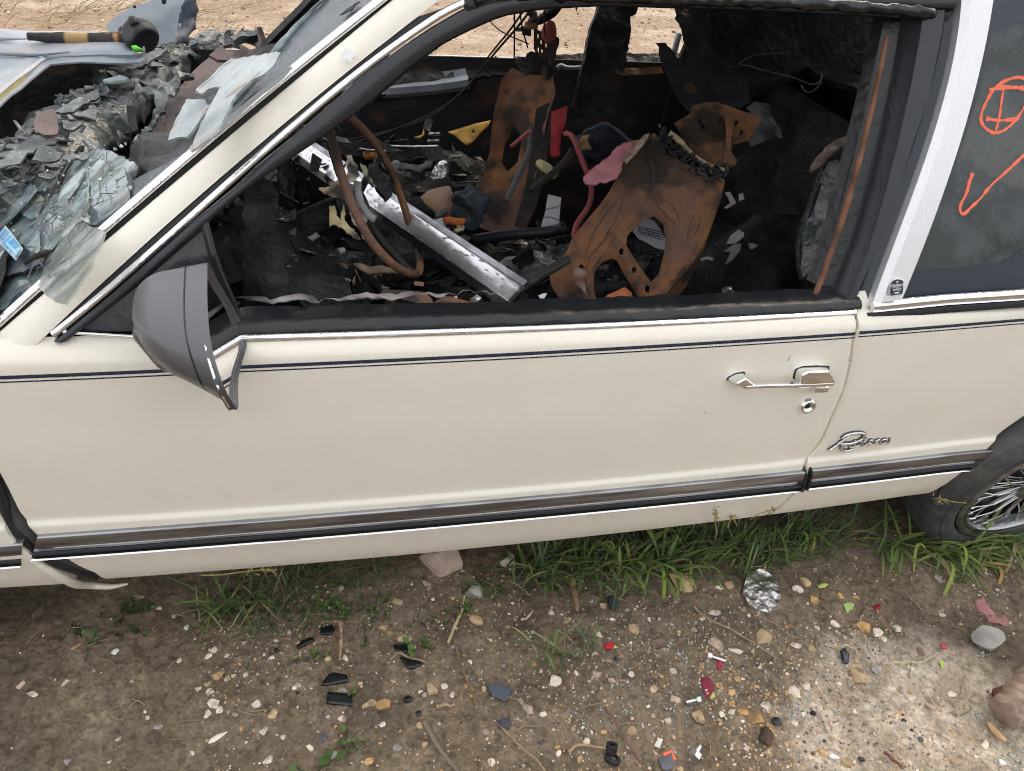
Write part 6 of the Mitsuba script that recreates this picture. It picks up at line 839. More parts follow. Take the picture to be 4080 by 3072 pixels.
for px, c, d in (([[-.6725, .4702, .8441], [-.6385, .3995, .8645], [-.5828, .2825, .898], [-.5558, .224, .9142], [-.5584, .1876, .9101], [-.6554, .3771, .8511], [-.6787, .4336, .8375]], (.26, .35, .39), .0), ([[-.6644, .4423, .8508], [-.6381, .3886, .8667], [-.647, .3725, .8593], [-.668, .4145, .8465]], (.07, .20, .36), 0), ([[-.6312, .3749, .8709], [-.5843, .2788, .8992], [-.5593, .223, .914], [-.5603, .1947, .9117], [-.6444, .3615, .8605]], (.07, .22, .40), 0), ([[-.6179, .3225, .8793], [-.5767, .2421, .9044], [-.5565, .1994, .9165], [-.558, .1953, .9152], [-.6196, .316, .8777]], (.16, .40, .66), 0)):
    m = slab(px, .0012, .012); tpart(SK if d == 0 and c[0] > .3 else SK+'__printed_field', m, c, .12, 50, 3, (.30, .42, .48))
part('windshield__dark_splinter', tube([[-.5209, .1265, .9337], [-.5077, .1285, .9434], [-.4885, .1146, .9564], [-.459, .0885, .9762]], [.002, .005, .006, .002], 6, sub=16), 'soot', smooth=True)
rr = np.random.default_rng(55); bits = []
for i in range(70):
    u, v_ = rr.uniform(0, 1), rr.uniform(0, 1); q = np.array([-.6358, .3125, .8491])*(1-u)*(1-v_)+np.array([-1.0162, 1.4314, .639])*(1-u)*v_+np.array([-.3489, .1142, 1.0448])*u*(1-v_)+np.array([-.3905, .4669, 1.0352])*u*v_
    s = rr.uniform(.002, .005); m = rock(i+900, rr.uniform(.5, 1, 3)*s*2, 0, 3, .2); bits.append((m[0]+q+rr.normal(0, .006, 3), m[1]))
part('windshield__glass_crumbs', cat_m(bits), 'glass_bits', kind='stuff')

# ================================================================== GROUND
xs_ = np.unique(np.r_[np.linspace(-90, -8, 22), np.linspace(-8, -1.2, 60), np.linspace(-1.2, 2.3, 440), np.linspace(2.3, 9, 60), np.linspace(9, 90, 22)])
ys_ = np.unique(np.r_[np.linspace(-60, -3, 14), np.linspace(-3, -.62, 40), np.linspace(-.62, .30, 118), np.linspace(.30, 1.9, 40), np.linspace(1.9, 9, 170), np.linspace(9, 90, 30)])
def ground_z(x, y):
    x, y = np.broadcast_arrays(np.asarray(x, float), np.asarray(y, float)); p = np.stack([x, y, 0*x], -1)
    near = np.exp(-np.maximum(0, np.abs(y)-2.5)/4)
    return (.050*(meshkit.fbm(p*1.6, 3, 2)-.5)+.016*(meshkit.fbm(p*7, 3, 3)-.5)+.007*(meshkit.fbm(p*28, 3, 4)-.5)+.0035*(meshkit.noise(p*80, 5)-.5))*near+.03*np.maximum(0, (y-2.2))*np.exp(-((y-3.2)/1.0)**2)*0
gx, gy = np.meshgrid(xs_, ys_, indexing='xy')
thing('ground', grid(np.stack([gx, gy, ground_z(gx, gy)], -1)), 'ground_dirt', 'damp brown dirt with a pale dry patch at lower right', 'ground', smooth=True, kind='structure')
def gz(x, y): return float(ground_z(x, y))

COL = {'p': (.60, .52, .43), 't': (.42, .31, .19), 'o': (.45, .28, .13), 'g': (.30, .28, .26), 'd': (.09, .085, .085), 'b': (.17, .125, .09), 'k': (.41, .32, .26), 'w': (.72, .70, .64)}
COL = {k: tuple(1.14*q for q in v) for k, v in COL.items()}
NM = {'p': 'pale', 't': 'tan', 'o': 'orange', 'g': 'grey', 'd': 'dark', 'b': 'brown', 'k': 'pinkish', 'w': 'white'}
def put_rock(x, y, sx, sy, c, seed, hgt=None, sink=.35, a=0., sub=2, name='stone', label=None, group=None, rough=.12):
    h = hgt or min(sx, sy)*.62; m = rock(seed, (sx*1.25, sy*1.25, h*1.2), 3, 14, rough*.6, (.48, .78)); v = m[0]@rot(a).T+np.array([x, y, gz(x, y)+h*(.5-sink)])
    r_ = np.random.default_rng(seed); base = np.asarray(COL[c])*r_.uniform(.82, 1.12)
    k = add(name, (v, m[1]), 'tinted_stone', False, tint(v, base, .22, 2.2/max(sx, .01), seed, base*.55)); return tag(k, label, 'stone', group)
# stones that can be singled out
UN = [
 ([.201, .184, .1335, .1137, 'k'], 'large pale pinkish boulder half under the car sill'), ([1.546, -.233, .1009, .0602, 'g'], 'flat grey angular rock on the right, nearest to the red cloth'),
 ([.821, .047, .0634, .0659, 't'], 'big tan triangular stone at the edge of the grass left of the foil disc'), ([.693, -.123, .0434, .0291, 'b'], 'smooth rounded brown pebble right of the red leaf chip'),
 ([.962, -.146, .0489, .0393, 't'], 'tan stone with a pointed side just below the foil disc'), ([1.152, -.275, .0349, .0462, 't'], 'upright tan stone at the upper edge of the pale dry patch'),
 ([1.243, -.155, .0328, .0431, 'o'], 'orange-tan oval stone between two pale stones right of the foil disc'), ([-.749, .165, .0206, .0434, 'b'], 'long brown stone lying alone below the front fender'),
 ([-.535, .182, .0321, .018, 'k'], 'flat pale stone right under the end of the front fender lip'), ([.033, -.184, .0336, .0295, 'o'], 'bright orange stone right of the two black glass shards'),
 ([.267, .004, .0305, .036, 't'], 'tan rough stone below the pale boulder'), ([.275, .088, .0483, .0404, 'g'], 'grey stone with weeds on it right of the pale boulder'),
 ([.076, .09, .0506, .0232, 't'], 'flat tan stone left of the pale boulder'), ([.845, -.344, .0367, .024, 'o'], 'largest orange stone of the cluster at the dry patch edge'),
 ([.72, -.323, .0311, .0311, 't'], 'tan angular stone left of the orange stone cluster'), ([-.1, -.242, .0189, .022, 'd'], 'dark faceted stone near the bottom edge among pale gravel'),
 ([.832, -.149, .0317, .0394, 'k'], 'pinkish pointed stone above the red and silver bolt'), ([1.006, -.469, .0303, .0206, 't'], 'tan stone half buried at the bottom of the dry patch'),
 ([-.653, -.042, .0546, .0325, 'p'], 'broad pale rock almost buried in dirt at lower left'), ([.377, .161, .0406, .0524, 'p'], 'pale block of stone in the grass beside the boulder')]
for i, (s, lab) in enumerate(UN):
    x, y, sx, sy, c = s; put_rock(x, y, sx, sy, c, 40+i, a=(i*1.3) % .6-.3, sub=3, label=lab, rough=.30 if i == 0 else .16 if i != 3 else .02, sink=.82 if i == 18 else .35, hgt={0: .15, 1: .05, 18: .05}.get(i))
ST = [[.158, .127, .023, .0186, 'k'], [.041, .024, .021, .0175, 't'], [.21, .02, .0251, .0317, 'b'], [.087, -.016, .0416, .023, 't'], [-.002, -.178, .0293, .0202, 't'], [.138, -.165, .0269, .0302, 't'], [-.24, -.146, .0224, .0203, 'p'], [-.207, -.175, .0191, .0225, 't'], [-.059, -.203, .0175, .0142, 'k'], [-.222, -.208, .0158, .0197, 'p'], [-.328, -.061, .0261, .0157, 't'], [-.307, -.077, .0165, .0155, 'k'], [.05, -.284, .0214, .0159, 'g'], [-.008, -.304, .0186, .0184, 'o'], [-.21, -.274, .0212, .016, 'p'], [-.082, -.281, .0186, .0182, 'g'], [.023, -.229, .0144, .0124, 'w'], [-.156, -.112, .0128, .0117, 'p'], [-.33, -.134, .0253, .0203, 'p'], [-.317, -.15, .0129, .0173, 'p'], [-.058, -.137, .0199, .0168, 'g'], [.165, -.16, .0198, .0146, 'p'], [-.184, -.227, .0121, .0105, 'p'], [-.128, -.258, .0168, .0123, 'p'], [.112, -.165, .0111, .0087, 'w'], [.056, -.125, .0145, .0131, 'k'], [.224, -.174, .0133, .0146, 't'], [.242, -.281, .0146, .0133, 'p'], [.243, -.348, .0184, .015, 'p'], [.101, -.244, .0138, .0188, 't'], [-.02, -.123, .0098, .0088, 'o'], [-.162, -.119, .0115, .0105, 'w'], [-.055, .146, .0174, .0206, 'k'], [-.117, .161, .0108, .0096, 'w'], [-.089, -.054, .0146, .0161, 't'], [-.34, -.153, .0122, .0139, 'p'], [.587, -.006, .019, .0184, 't'], [.647, -.08, .0211, .0282, 't'], [.866, -.062, .0304, .0213, 'p'], [.796, -.099, .0173, .014, 'k'], [.876, -.176, .0331, .0158, 'p'], [.42, -.183, .0278, .0246, 'p'], [.518, -.183, .0236, .0211, 'k'], [.644, -.237, .0236, .0214, 't'], [.706, -.2, .0164, .0183, 'p'], [.345, -.247, .0238, .0285, 'k'], [.371, -.262, .0173, .0159, 'p'], [.648, -.316, .0191, .0163, 'p'], [.562, -.326, .0238, .0224, 't'], [.454, -.334, .0198, .0152, 'p'], [.831, -.324, .0309, .019, 'o'], [.89, -.315, .0275, .0209, 'p'], [.875, -.365, .0164, .0122, 'o'], [.868, -.377, .0163, .0127, 'o'], [.774, -.324, .0149, .0155, 'p'], [.8, -.32, .0158, .013, 'p'], [.602, -.193, .0138, .0144, 'p'], [.682, -.27, .0211, .0171, 'k'], [.427, -.371, .0131, .0124, 'o'], [.839, -.423, .0195, .0163, 't'], [.798, -.254, .0147, .0186, 'o'], [.82, -.274, .02, .017, 'o'], [.81, -.299, .0152, .0127, 'o'], [.847, -.244, .0141, .012, 'o'], [.693, -.056, .0124, .0118, 'p'], [.551, -.203, .0152, .0135, 'k'], [.485, -.036, .0234, .0145, 't'], [.888, -.267, .0172, .0126, 'o'], [.386, -.352, .0139, .0113, 'p'], [.555, -.081, .016, .0127, 'p'], [.615, -.276, .0097, .0071, 'w'], [.945, -.063, .0154, .0209, 't'], [.942, .02, .0308, .0195, 't'], [.912, .014, .0192, .0149, 'p'], [.453, 0, .0138, .0172, 'p'], [1.167, -.137, .0288, .0206, 'p'], [1.267, -.173, .0249, .0276, 'p'], [1.156, .002, .0303, .026, 't'], [1.129, -.015, .0308, .0214, 'p'], [1.152, -.055, .0288, .0209, 'o'], [1.227, -.056, .0186, .0214, 'o'], [1.273, -.062, .0179, .0191, 'o'], [1.171, -.086, .0293, .0293, 'b'], [1.21, -.265, .0268, .0211, 'g'], [.971, -.295, .0262, .0267, 'p'], [1.006, -.286, .0229, .0201, 'p'], [1.036, -.178, .024, .0149, 'p'], [1.273, -.192, .0162, .0159, 'p'], [1.228, -.205, .0191, .0148, 'k'], [1.342, -.483, .0256, .0156, 'p'], [1.402, -.38, .0263, .0186, 'k'], [1.314, -.374, .0188, .0154, 'k'], [1.35, -.358, .0227, .0165, 'p'], [1.366, -.39, .0166, .0148, 't'], [1.278, -.38, .0265, .0184, 'k'], [.96, -.44, .0172, .0157, 'o'], [.983, -.452, .0205, .0123, 'w'], [.966, -.349, .0124, .0115, 'w'], [.932, -.366, .0171, .013, 'p'], [1.329, -.167, .0275, .0196, 'p'], [.992, -.221, .0161, .0136, 'o'], [1.071, -.191, .0225, .0185, 't'], [1.543, -.037, .0255, .0229, 'g'], [1.348, -.24, .0169, .0262, 'b'], [1.298, -.276, .0173, .0108, 'w'], [1.182, -.052, .0177, .0212, 'b'], [1.348, -.528, .017, .0132, 'w'], [-.702, -.06, .0199, .0122, 'p'], [-.729, -.033, .02, .0142, 'k'], [-.366, -.093, .0151, .0131, 'p'], [-.346, -.083, .0158, .0117, 't'], [-.341, -.105, .0123, .0192, 'p'], [-.327, -.063, .024, .0173, 'o'], [-.328, -.136, .0232, .0192, 'p'], [-.316, -.15, .0132, .0185, 'p'], [-.343, -.16, .0093, .0109, 'p'], [-.479, .139, .0115, .0127, 'p'], [-.443, .113, .0121, .0137, 'k'], [-.399, .109, .0152, .0218, 'b'], [-.34, -.001, .0175, .0154, 'p'], [-.353, -.017, .0162, .014, 'p'], [-.506, -.054, .0095, .0091, 'k'], [-.593, -.012, .0067, .0095, 'k'], [-.412, -.019, .0098, .0128, 'p'], [-.513, -.183, .0115, .0086, 'k'], [-.468, -.131, .0065, .0076, 'w'], [-.599, -.218, .0152, .0139, 'g'], [-.361, -.236, .0115, .006, 'p'], [-.436, -.168, .0187, .0107, 'g'], [-.713, -.173, .0076, .0063, 't'], [-.519, -.231, .0092, .0055, 'p']]
for i, (x, y, sx, sy, c) in enumerate(ST):
    put_rock(x, y, sx, sy, c, 140+i, a=(i*.77) % 1.6-.8, sub=2, label=f'small {NM[c]} stone lying in the damp dirt in front of the car', group=f'small {NM[c]} stones in the dirt')
# gravel too small to pick apart
rr = np.random.default_rng(101); GV, GF, GC, off = [], [], [], 0
pal = np.array([COL['p'], COL['p'], COL['t'], COL['o'], COL['g'], COL['k'], COL['b'], COL['d'], COL['b']])*1.0
protos = [rock(700+i, (1, .85, .6), 1, 9, .25) for i in range(14)]
def scatter(n, xr, yr, smin, smax, dens=None, pal_=pal, lift=.12):
    global off
    for _ in range(n):
        x, y = rr.uniform(*xr), rr.uniform(*yr)
        if dens is not None and rr.uniform() > dens(x, y): continue
        s = smin*(smax/smin)**(rr.beta(1.0, 3.2)); m = protos[rr.integers(14)]; q = m[0]@rot(rr.uniform(0, 6.28)).T*s; q = q+[x, y, gz(x, y)+s*lift]
        c = pal_[rr.integers(len(pal_))]*rr.uniform(.7, 1.15); GV.append(q); GF.append(m[1]+off); GC.append(np.clip(np.tile(c, (len(q), 1))*rr.uniform(.88, 1.1, (len(q), 1)), 0, 1)); off += len(q)
def dn(x, y): return np.clip(.25+2.2*(float(meshkit.fbm(np.array([x, y, 0])*3.1, 3, 9))-.42)+.9*math.exp(-((x-.95)/.35)**2-((y+.28)/.17)**2)+.35*math.exp(-((x-.05)/.3)**2-((y+.3)/.2)**2)-.6*(x < -.35), .03, 1)
scatter(12500, (-.95, 1.95), (-.60, .16), .0038, .021, dn)
scatter(6000, (-.95, 1.95), (-.60, .10), .002, .005, dn)
scatter(900, (.75, 1.35), (-.55, -.12), .004, .018, None, pal[[0, 2, 3, 3, 5, 8]])
thing('gravel', (np.vstack(GV), np.vstack(GF)), 'tinted', 'fine mixed gravel strewn over the damp dirt in front of the car', 'gravel', color=np.vstack(GC), kind='stuff')
GV, GF, GC, off = [], [], [], 0
far_pal = np.array([(.55, .46, .36), (.46, .36, .27), (.22, .14, .10), (.60, .53, .45), (.17, .11, .08)])
scatter(9000, (-4.5, 5.5), (2.4, 10.5), .014, .075, lambda x, y: np.clip(.45+2.4*(float(meshkit.fbm(np.array([x*.6, y*1.5, 0]), 3, 19))-.42), .02, 1), far_pal)
thing('gravel', (np.vstack(GV), np.vstack(GF)), 'tinted', 'scattered pale chips and leaf litter on the dirt beyond the car', 'gravel', color=np.vstack(GC), kind='stuff')
# crumbs of broken safety glass
bits = []
def crumbs(n, cx, cy, rx, ry, s0=.0022, s1=.0052):
    for i in range(n):
        x, y = cx+rr.normal(0, rx), cy+rr.normal(0, ry); s = rr.uniform(s0, s1); m = rock(int(rr.integers(1e6)), rr.uniform(.6, 1, 3)*s*1.6, 0, 3, .2); bits.append((m[0]+[x, y, gz(x, y)+s*.4], m[1]))
for (x, y), n, a, b in (([.6716, -.1072], 260, .16, .06), ([.6751, -.2967], 90, .10, .04), ([1.372, -.5214], 110, .05, .03), ([1.3664, -.41], 26, .012, .012), ([1.4958, -.2735], 18, .018, .008), ([.9451, -.3335], 26, .03, .015), ([.43, -.2791], 30, .06, .03)): crumbs(n, x, y, a, b)
thing('glass_crumbs', cat_m(bits), 'glass_bits', 'greenish crumbs of broken safety glass strewn among the gravel', 'broken glass', kind='stuff')

# ---- litter on the ground
def flat(px, t, base, lab, cat, name, seed=0, crum=.004, gloss=False, lift=.004, res=.008, spots=None, var=.15, tilt=0.):
    q = np.asarray(px, float); q = np.array([[x, y, gz(x, y)+lift+tilt*(x-q[:, 0].mean())] for x, y, _ in q])
    return loose(name, slab(q, t, res, crum, 30, seed, toward=(0, 0, 1)), base, lab, cat, var, 60, seed, spots, gloss, smooth=30 if False else True)
BLK = (.010, .014, .015)
for i, (px, lab) in enumerate((([[-.0866, -.0948, 0], [-.0779, -.0923, 0], [-.0472, -.1025, 0], [-.0451, -.1188, 0], [-.0895, -.1222, 0], [-.1054, -.1198, 0]], 'black glass shard above the flat rectangular one'), ([[-.0903, -.1402, 0], [-.0368, -.1507, 0], [-.0384, -.1788, 0], [-.093, -.1675, 0]], 'rectangular black glass shard with a straight lower edge'), ([[.0614, -.0344, 0], [.0906, -.0345, 0], [.0994, -.052, 0], [.0865, -.0621, 0], [.0653, -.0511, 0]], 'small black glass shard above the straw stem'),
      ([[.0738, -.0721, 0], [.0869, -.0779, 0], [.1242, -.0951, 0], [.1062, -.106, 0], [.0895, -.1054, 0]], 'pointed black glass shard just below the straw stem'), ([[-.105, .0344, 0], [-.0777, .039, 0], [-.0727, .0257, 0], [-.0814, .0124, 0], [-.1068, .014, 0]], 'black glass shard at the lower edge of the left grass clump'), ([[-.1598, -.0148, 0], [-.1485, -.0004, 0], [-.1252, .0084, 0], [-.1178, -.0007, 0], [-.1384, -.0099, 0], [-.1554, -.0202, 0]], 'narrow black curved shard left of the grass edge shard'))):
    flat(px, .005, BLK, lab, 'glass shard', 'black_shard', i, .0, True, .007, tilt=.03*(-1)**i)
flat([[.2622, -.1734, 0], [.2844, -.1696, 0], [.3152, -.1883, 0], [.3075, -.2115, 0], [.2942, -.2198, 0], [.2685, -.1988, 0]], .004, (.085, .10, .125), 'blue-grey plastic shard with rounded end in the middle of the dirt', 'plastic shard', 'grey_shard', 11, .0, False, .008, var=.05)
flat([[.6063, .0187, 0], [.6244, .0214, 0], [.6266, .0008, 0], [.615, -.0226, 0], [.6022, -.0159, 0]], .006, (.035, .045, .06), 'dark blue-grey plastic piece below the grass with a pale streak', 'plastic shard', 'grey_shard', 12, .003, False, .008)
flat([[1.1394, -.2095, 0], [1.1514, -.2062, 0], [1.1549, -.2243, 0], [1.1406, -.2448, 0], [1.13, -.2392, 0]], .006, (.02, .03, .045), 'dark blue plastic piece with a wire loop beside the pale stones', 'plastic shard', 'grey_shard', 13, .003, True, .008)
flat([[.274, -.2612, 0], [.2931, -.2587, 0], [.2978, -.2768, 0], [.283, -.2895, 0], [.2691, -.2767, 0]], .004, (.07, .08, .10), 'small grey-blue shard just below the rounded blue-grey one', 'plastic shard', 'grey_shard', 14, .0, False, .006)
flat([[.5611, -.1076, 0], [.5844, -.1077, 0], [.5806, -.1227, 0], [.5595, -.1224, 0]], .004, (.42, .03, .035), 'bright red chip with a green tip in the gravel', 'red chip', 'red_chip', 15, .004)
flat([[.5825, -.1139, 0], [.5917, -.1211, 0], [.5795, -.1234, 0]], .003, (.45, .55, .14), 'small yellow-green tip beside the bright red chip', 'leaf', 'leaf_scrap', 16, .002)
flat([[.7607, -.2314, 0], [.7774, -.2305, 0], [.7844, -.2477, 0], [.7787, -.2677, 0], [.7598, -.2821, 0], [.7536, -.2681, 0]], .004, (.21, .03, .05), 'dark red leaf-shaped shard left of the orange stones', 'red chip', 'red_chip', 17, .006)
flat([[.7628, -.2797, 0], [.778, -.2676, 0], [.776, -.2797, 0], [.7649, -.2841, 0]], .003, (.50, .50, .18), 'frayed yellow edge at the tip of the dark red shard', 'leaf', 'leaf_scrap', 18, .002)
flat([[1.2995, -.0968, 0], [1.3216, -.0927, 0], [1.3182, -.1064, 0], [1.2986, -.112, 0]], .006, (.22, .02, .025), 'dark red chip among the green leaves on the right', 'red chip', 'red_chip', 19, .004)
flat([[1.416, -.2236, 0], [1.432, -.228, 0], [1.4216, -.2395, 0], [1.4081, -.2375, 0]], .004, (.42, .10, .10), 'faded red chip in bare dirt left of the grey rock', 'red chip', 'red_chip', 20, .003)
flat([[.815, -.2004, 0], [.8302, -.1893, 0], [.8333, -.1986, 0], [.8165, -.216, 0], [.8082, -.216, 0]], .010, (.40, .03, .06), 'crimson plastic piece touching the silver bolt', 'red chip', 'red_chip', 21, .004)
flat([[1.597, -.1161, 0], [1.6238, -.1139, 0], [1.6219, -.134, 0], [1.6262, -.1545, 0], [1.648, -.1698, 0], [1.6434, -.1933, 0], [1.6254, -.199, 0], [1.5903, -.1812, 0], [1.5958, -.1588, 0], [1.5894, -.1438, 0]], .006, (.40, .17, .17), 'dusty red cloth scrap lying above the flat grey rock', 'cloth', 'red_cloth', 22, .012, spots=(.28, .16, .13), res=.007)
for i, (px, lab) in enumerate((([[1.2207, -.0812, 0], [1.2405, -.0769, 0], [1.2546, -.0835, 0], [1.2362, -.102, 0], [1.2191, -.1057, 0]], 'bright green torn leaf below the orange stones'), ([[1.1824, -.016, 0], [1.1997, -.0124, 0], [1.2133, -.0177, 0], [1.2008, -.0258, 0], [1.1839, -.025, 0]], 'yellow-green leaf above the row of orange stones'), ([[1.3767, -.2709, 0], [1.3891, -.2698, 0], [1.3865, -.2827, 0], [1.3725, -.2929, 0]], 'small green leaf alone in the dirt left of the grey rock'), ([[-.6526, .0443, 0], [-.6425, .0542, 0], [-.6322, .0597, 0], [-.6327, .0528, 0], [-.6432, .045, 0]], 'dry tan leaf at left below the fender'))):
    flat(px, .0015, ((.35, .50, .16), (.42, .48, .12), (.38, .46, .12), (.50, .33, .18))[i], lab, 'leaf', 'leaf', 30+i, .008)
for i, (px, c, lab) in enumerate((([[-.3315, -.2235, 0], [-.3273, -.2141, 0], [-.3151, -.2059, 0], [-.2957, -.2036, 0], [-.3043, -.2104, 0], [-.3189, -.2212, 0]], (.74, .70, .58), 'long white feather-like chip at lower left of the gravel'), ([[-.5651, .0241, 0], [-.5611, .0321, 0], [-.5519, .0343, 0], [-.548, .0285, 0], [-.556, .0193, 0]], (.70, .70, .68), 'small bright white chip in the dirt at left'), ([[.5984, -.3651, 0], [.6129, -.3507, 0], [.6223, -.3559, 0], [.6088, -.3722, 0]], (.70, .68, .60), 'white paper scrap near the bottom edge'), ([[-.4159, .0702, 0], [-.4099, .0804, 0], [-.4041, .0758, 0], [-.4079, .0635, 0]], (.62, .62, .60), 'white chip left of the grass clump'), ([[-.2193, -.0355, 0], [-.2098, -.0319, 0], [-.2069, -.04, 0], [-.2158, -.0418, 0]], (.68, .68, .66), 'tiny white flake left of the black shards'))):
    flat(px, .004, c, lab, 'chip', 'white_chip', 40+i, .004, tilt=.05)
flat([[.598, -.394, 0], [.6296, -.3864, 0], [.6291, -.4025, 0], [.6347, -.4069, 0], [.6129, -.4211, 0], [.6003, -.4156, 0]], .005, (.13, .14, .16), 'grey plate with a red edge at the bottom of the picture', 'plate', 'grey_plate', 50, .003)
add('grey_plate__red_edge', tube(np.asarray([[.6049, -.3966, .012], [.6249, -.3922, .012], [.6247, -.4082, .012], [.6268, -.4114, .012]]), .0035, 6), 'orange_paint')
# crushed drinks can / foil disc
cp = np.asarray([[.9631, -.017, 0], [.993, .0297, 0], [1.0214, .0451, 0], [1.0477, .0455, 0], [1.0664, .0253, 0], [1.0711, -.0078, 0], [1.0555, -.0478, 0], [1.035, -.0656, 0], [1.0032, -.0839, 0], [.9812, -.0733, 0], [.9636, -.0532, 0]]); cp = np.array([[x, y, gz(x, y)+.016+.10*(y-cp[:, 1].mean())] for x, y, _ in cp])
FD = thing('crushed_foil_disc', slab(cp, .010, .004, .007, 44, 60, toward=(0, 0, 1)), 'foil', 'crushed round silver foil or can lying on the gravel below the grass', 'foil', smooth=False)
# metal bits
def bolt(c, ang, L, rad, m, lab, cat, name):
    c = np.asarray(c, float); c[2] = gz(c[0], c[1])+rad; d = np.array([math.cos(ang), math.sin(ang), .1]); k = numbered(name); tag(k, lab, cat)
    add(k+'__shank', tube([c, c+d*L*.5, c+d*L], rad*.6, 10), m, True); hx = tube([c-d*rad*.9, c-d*rad*.2, c+d*rad*.3], rad*1.25, 6); add(k+'__head', hx, m, 20)
bolt([.8064, -.1813, 0], -.6, .034, .008, 'foil', 'silver bolt touching the crimson plastic piece', 'bolt', 'silver_bolt')
bolt([.7278, -.2826, 0], 3.3, .028, .008, 'foil', 'silver bolt below the dark red leaf-shaped shard', 'bolt', 'silver_bolt')
bolt([.6772, -.4028, 0], .8, .022, .011, 'foil', 'silver nut and stub beside the grey plate at the bottom', 'bolt', 'silver_bolt')
rp_ = np.asarray([.4949, -.385, 0]); z0 = gz(rp_[0], rp_[1])
k = numbered('rusty_pipe'); tag(k, 'short rusty pipe fitting standing in the dirt at the bottom edge', 'pipe'); add(k+'__collar', disc(rp_+[0, 0, z0], [(0.0112, 0.0000), (0.0168, 0.0016), (0.0176, 0.0104), (0.0136, 0.0128), (0.0096, 0.0128), (0.0088, 0.0000)], (.3, .35, .9), 20), 'rust_dark', 35); add(k+'__stub', disc(rp_+[.002, .016, z0+.010], [(0.0072, 0.0000), (0.0120, 0.0016), (0.0128, 0.0176), (0.0088, 0.0200), (0.0064, 0.0176), (0.0064, 0.0000)], (.2, .4, .9), 20), 'rust_dark', 35)
x, y = [.8432, -.3937]; m = rock(811, (.034, .042, .03), 2, 8, .25); k = add('rusty_lump', (m[0]+[x, y, gz(x, y)+.015], m[1]), 'rust', 35); tag(k, 'dark red-brown rusty metal lump by the orange stone cluster', 'metal lump')
for i, ((x, y), s) in enumerate((([1.1908, -.4005], .024), ([1.1928, -.4257], .018), ([1.0394, -.4693], .030), ([.9838, -.4137], .014), ([1.1993, -.3847], .014), ([.5801, -.1477], .026), ([.9909, -.3484], .028), ([.8948, -.3565], .045), ([.0814, -.1784], .040), ([.1036, -.2153], .03), ([-.1558, -.1322], .02), ([-.2038, -.0203], .025))):
    s *= .55; m = rock(820+i, (s, s*.9, s*.5), 1, 5, .3); k = add('black_lump', (m[0]+[x, y, gz(x, y)+s*.12], m[1]), 'soot_wet', 30); tag(k, 'small black burnt lump lying on the gravel', 'burnt lump', 'black burnt lumps on the gravel')
# broken log at the right edge
LG = 'broken_log'; tag(LG, 'reddish-brown splintered log end at the right edge of the picture', 'log')
la, lb = np.asarray([1.4099, -.4388, .04]), np.asarray([1.623, -.3723, .07])
lg = tube([la, la*.7+lb*.3, (la+lb)/2, lb], [.036, .047, .05, .05], 18, sub=40); v = lg[0]; v = v+(np.stack([N(v*[1, 1, 1], 28, 90+k) for k in range(3)], 1)-.5)*.026
ax_ = (la-lb)/np.linalg.norm(la-lb); e_ = np.exp(-((v-la)@-ax_)/.02); e_ = np.clip(e_, 0, 1.5); v = v+ax_*(e_*.05*(N(v, 70, 95)-.42))[:, None]
add(LG+'__trunk', (v, lg[1]), 'tinted', True, tint(v*np.array([1, 1, 1]), (.25, .185, .145), .5, 110, 3))
loose('wood_splinter', tube(np.asarray([[1.378, -.4407, .012], [1.3808, -.4643, .012], [1.3895, -.4872, .012]]), [.003, .009, .004], 6, sub=10, jitter=.003), (.52, .34, .18), 'pale orange wood splinter below the log end', 'splinter', .3)
x, y = [1.4704, -.3747]; m = rock(860, (.06, .05, .03), 2, 6, .2); loose('red_brown_lump', (m[0]+[x, y, gz(x, y)+.01], m[1]), (.13, .05, .04), 'dark red lump at the upper side of the log', 'lump', .3)

# ---- sticks, stems and straw
def stem(px, r, c, lab, name='dry_stem', cat='stem', lift=.008, group=None, seed=0):
    q = smoothline(np.asarray(px, float), 26); q[:, 2] = [gz(a, b) for a, b in q[:, :2]]; q[:, 2] += lift+.006*np.abs(np.sin(np.linspace(0, 5, 26)+seed)); return loose(name, tube(q, [r, r*.9, r*.6], 6, jitter=r*.8, seed=seed), c, lab, cat, .3, 120, seed, group=group)
stem([[.5117, -.2713, 0], [.5332, -.3328, 0], [.5487, -.3863, 0], [.5614, -.4234, 0]], .0030, (.17, .10, .08), 'brown stem running from the centre of the dirt to the bottom edge')
stem([[.2757, -.2866, 0], [.3094, -.3312, 0], [.3314, -.3594, 0], [.3488, -.3899, 0]], .0028, (.26, .19, .12), 'light brown stem at the bottom left of the middle gravel', seed=1)
stem([[.206, -.0469, 0], [.2079, -.0955, 0], [.2148, -.1429, 0], [.224, -.1925, 0], [.2399, -.2377, 0], [.2762, -.2844, 0]], .0028, (.20, .14, .09), 'long curved brown stem left of the blue-grey shard', seed=2)
stem([[.1897, -.0507, 0], [.2134, -.0061, 0], [.2384, .0426, 0], [.2466, .073, 0]], .0040, (.46, .40, .22), 'thick yellowish stem climbing towards the pale boulder', seed=3)
stem([[.0529, -.0808, 0], [.0744, -.0643, 0], [.0936, -.0789, 0], [.1388, -.1011, 0]], .0030, (.30, .23, .14), 'straw stem crossing the two middle black shards', seed=4)
stem([[-.0587, .0405, 0], [-.0581, -.0093, 0], [-.0626, -.0621, 0]], .0050, (.36, .25, .16), 'upright straw bundle between the black shards and the grass', seed=5)
stem([[.817, -.0406, 0], [.8476, -.0941, 0], [.8952, -.1343, 0], [.9631, -.2175, 0]], .0026, (.30, .24, .15), 'long thin straw below the foil disc', seed=6)
stem([[1.0907, -.4681, 0], [1.1012, -.4856, 0], [1.1073, -.5093, 0]], .0042, (.16, .08, .07), 'dark reddish stick at the bottom of the dry patch', seed=7)
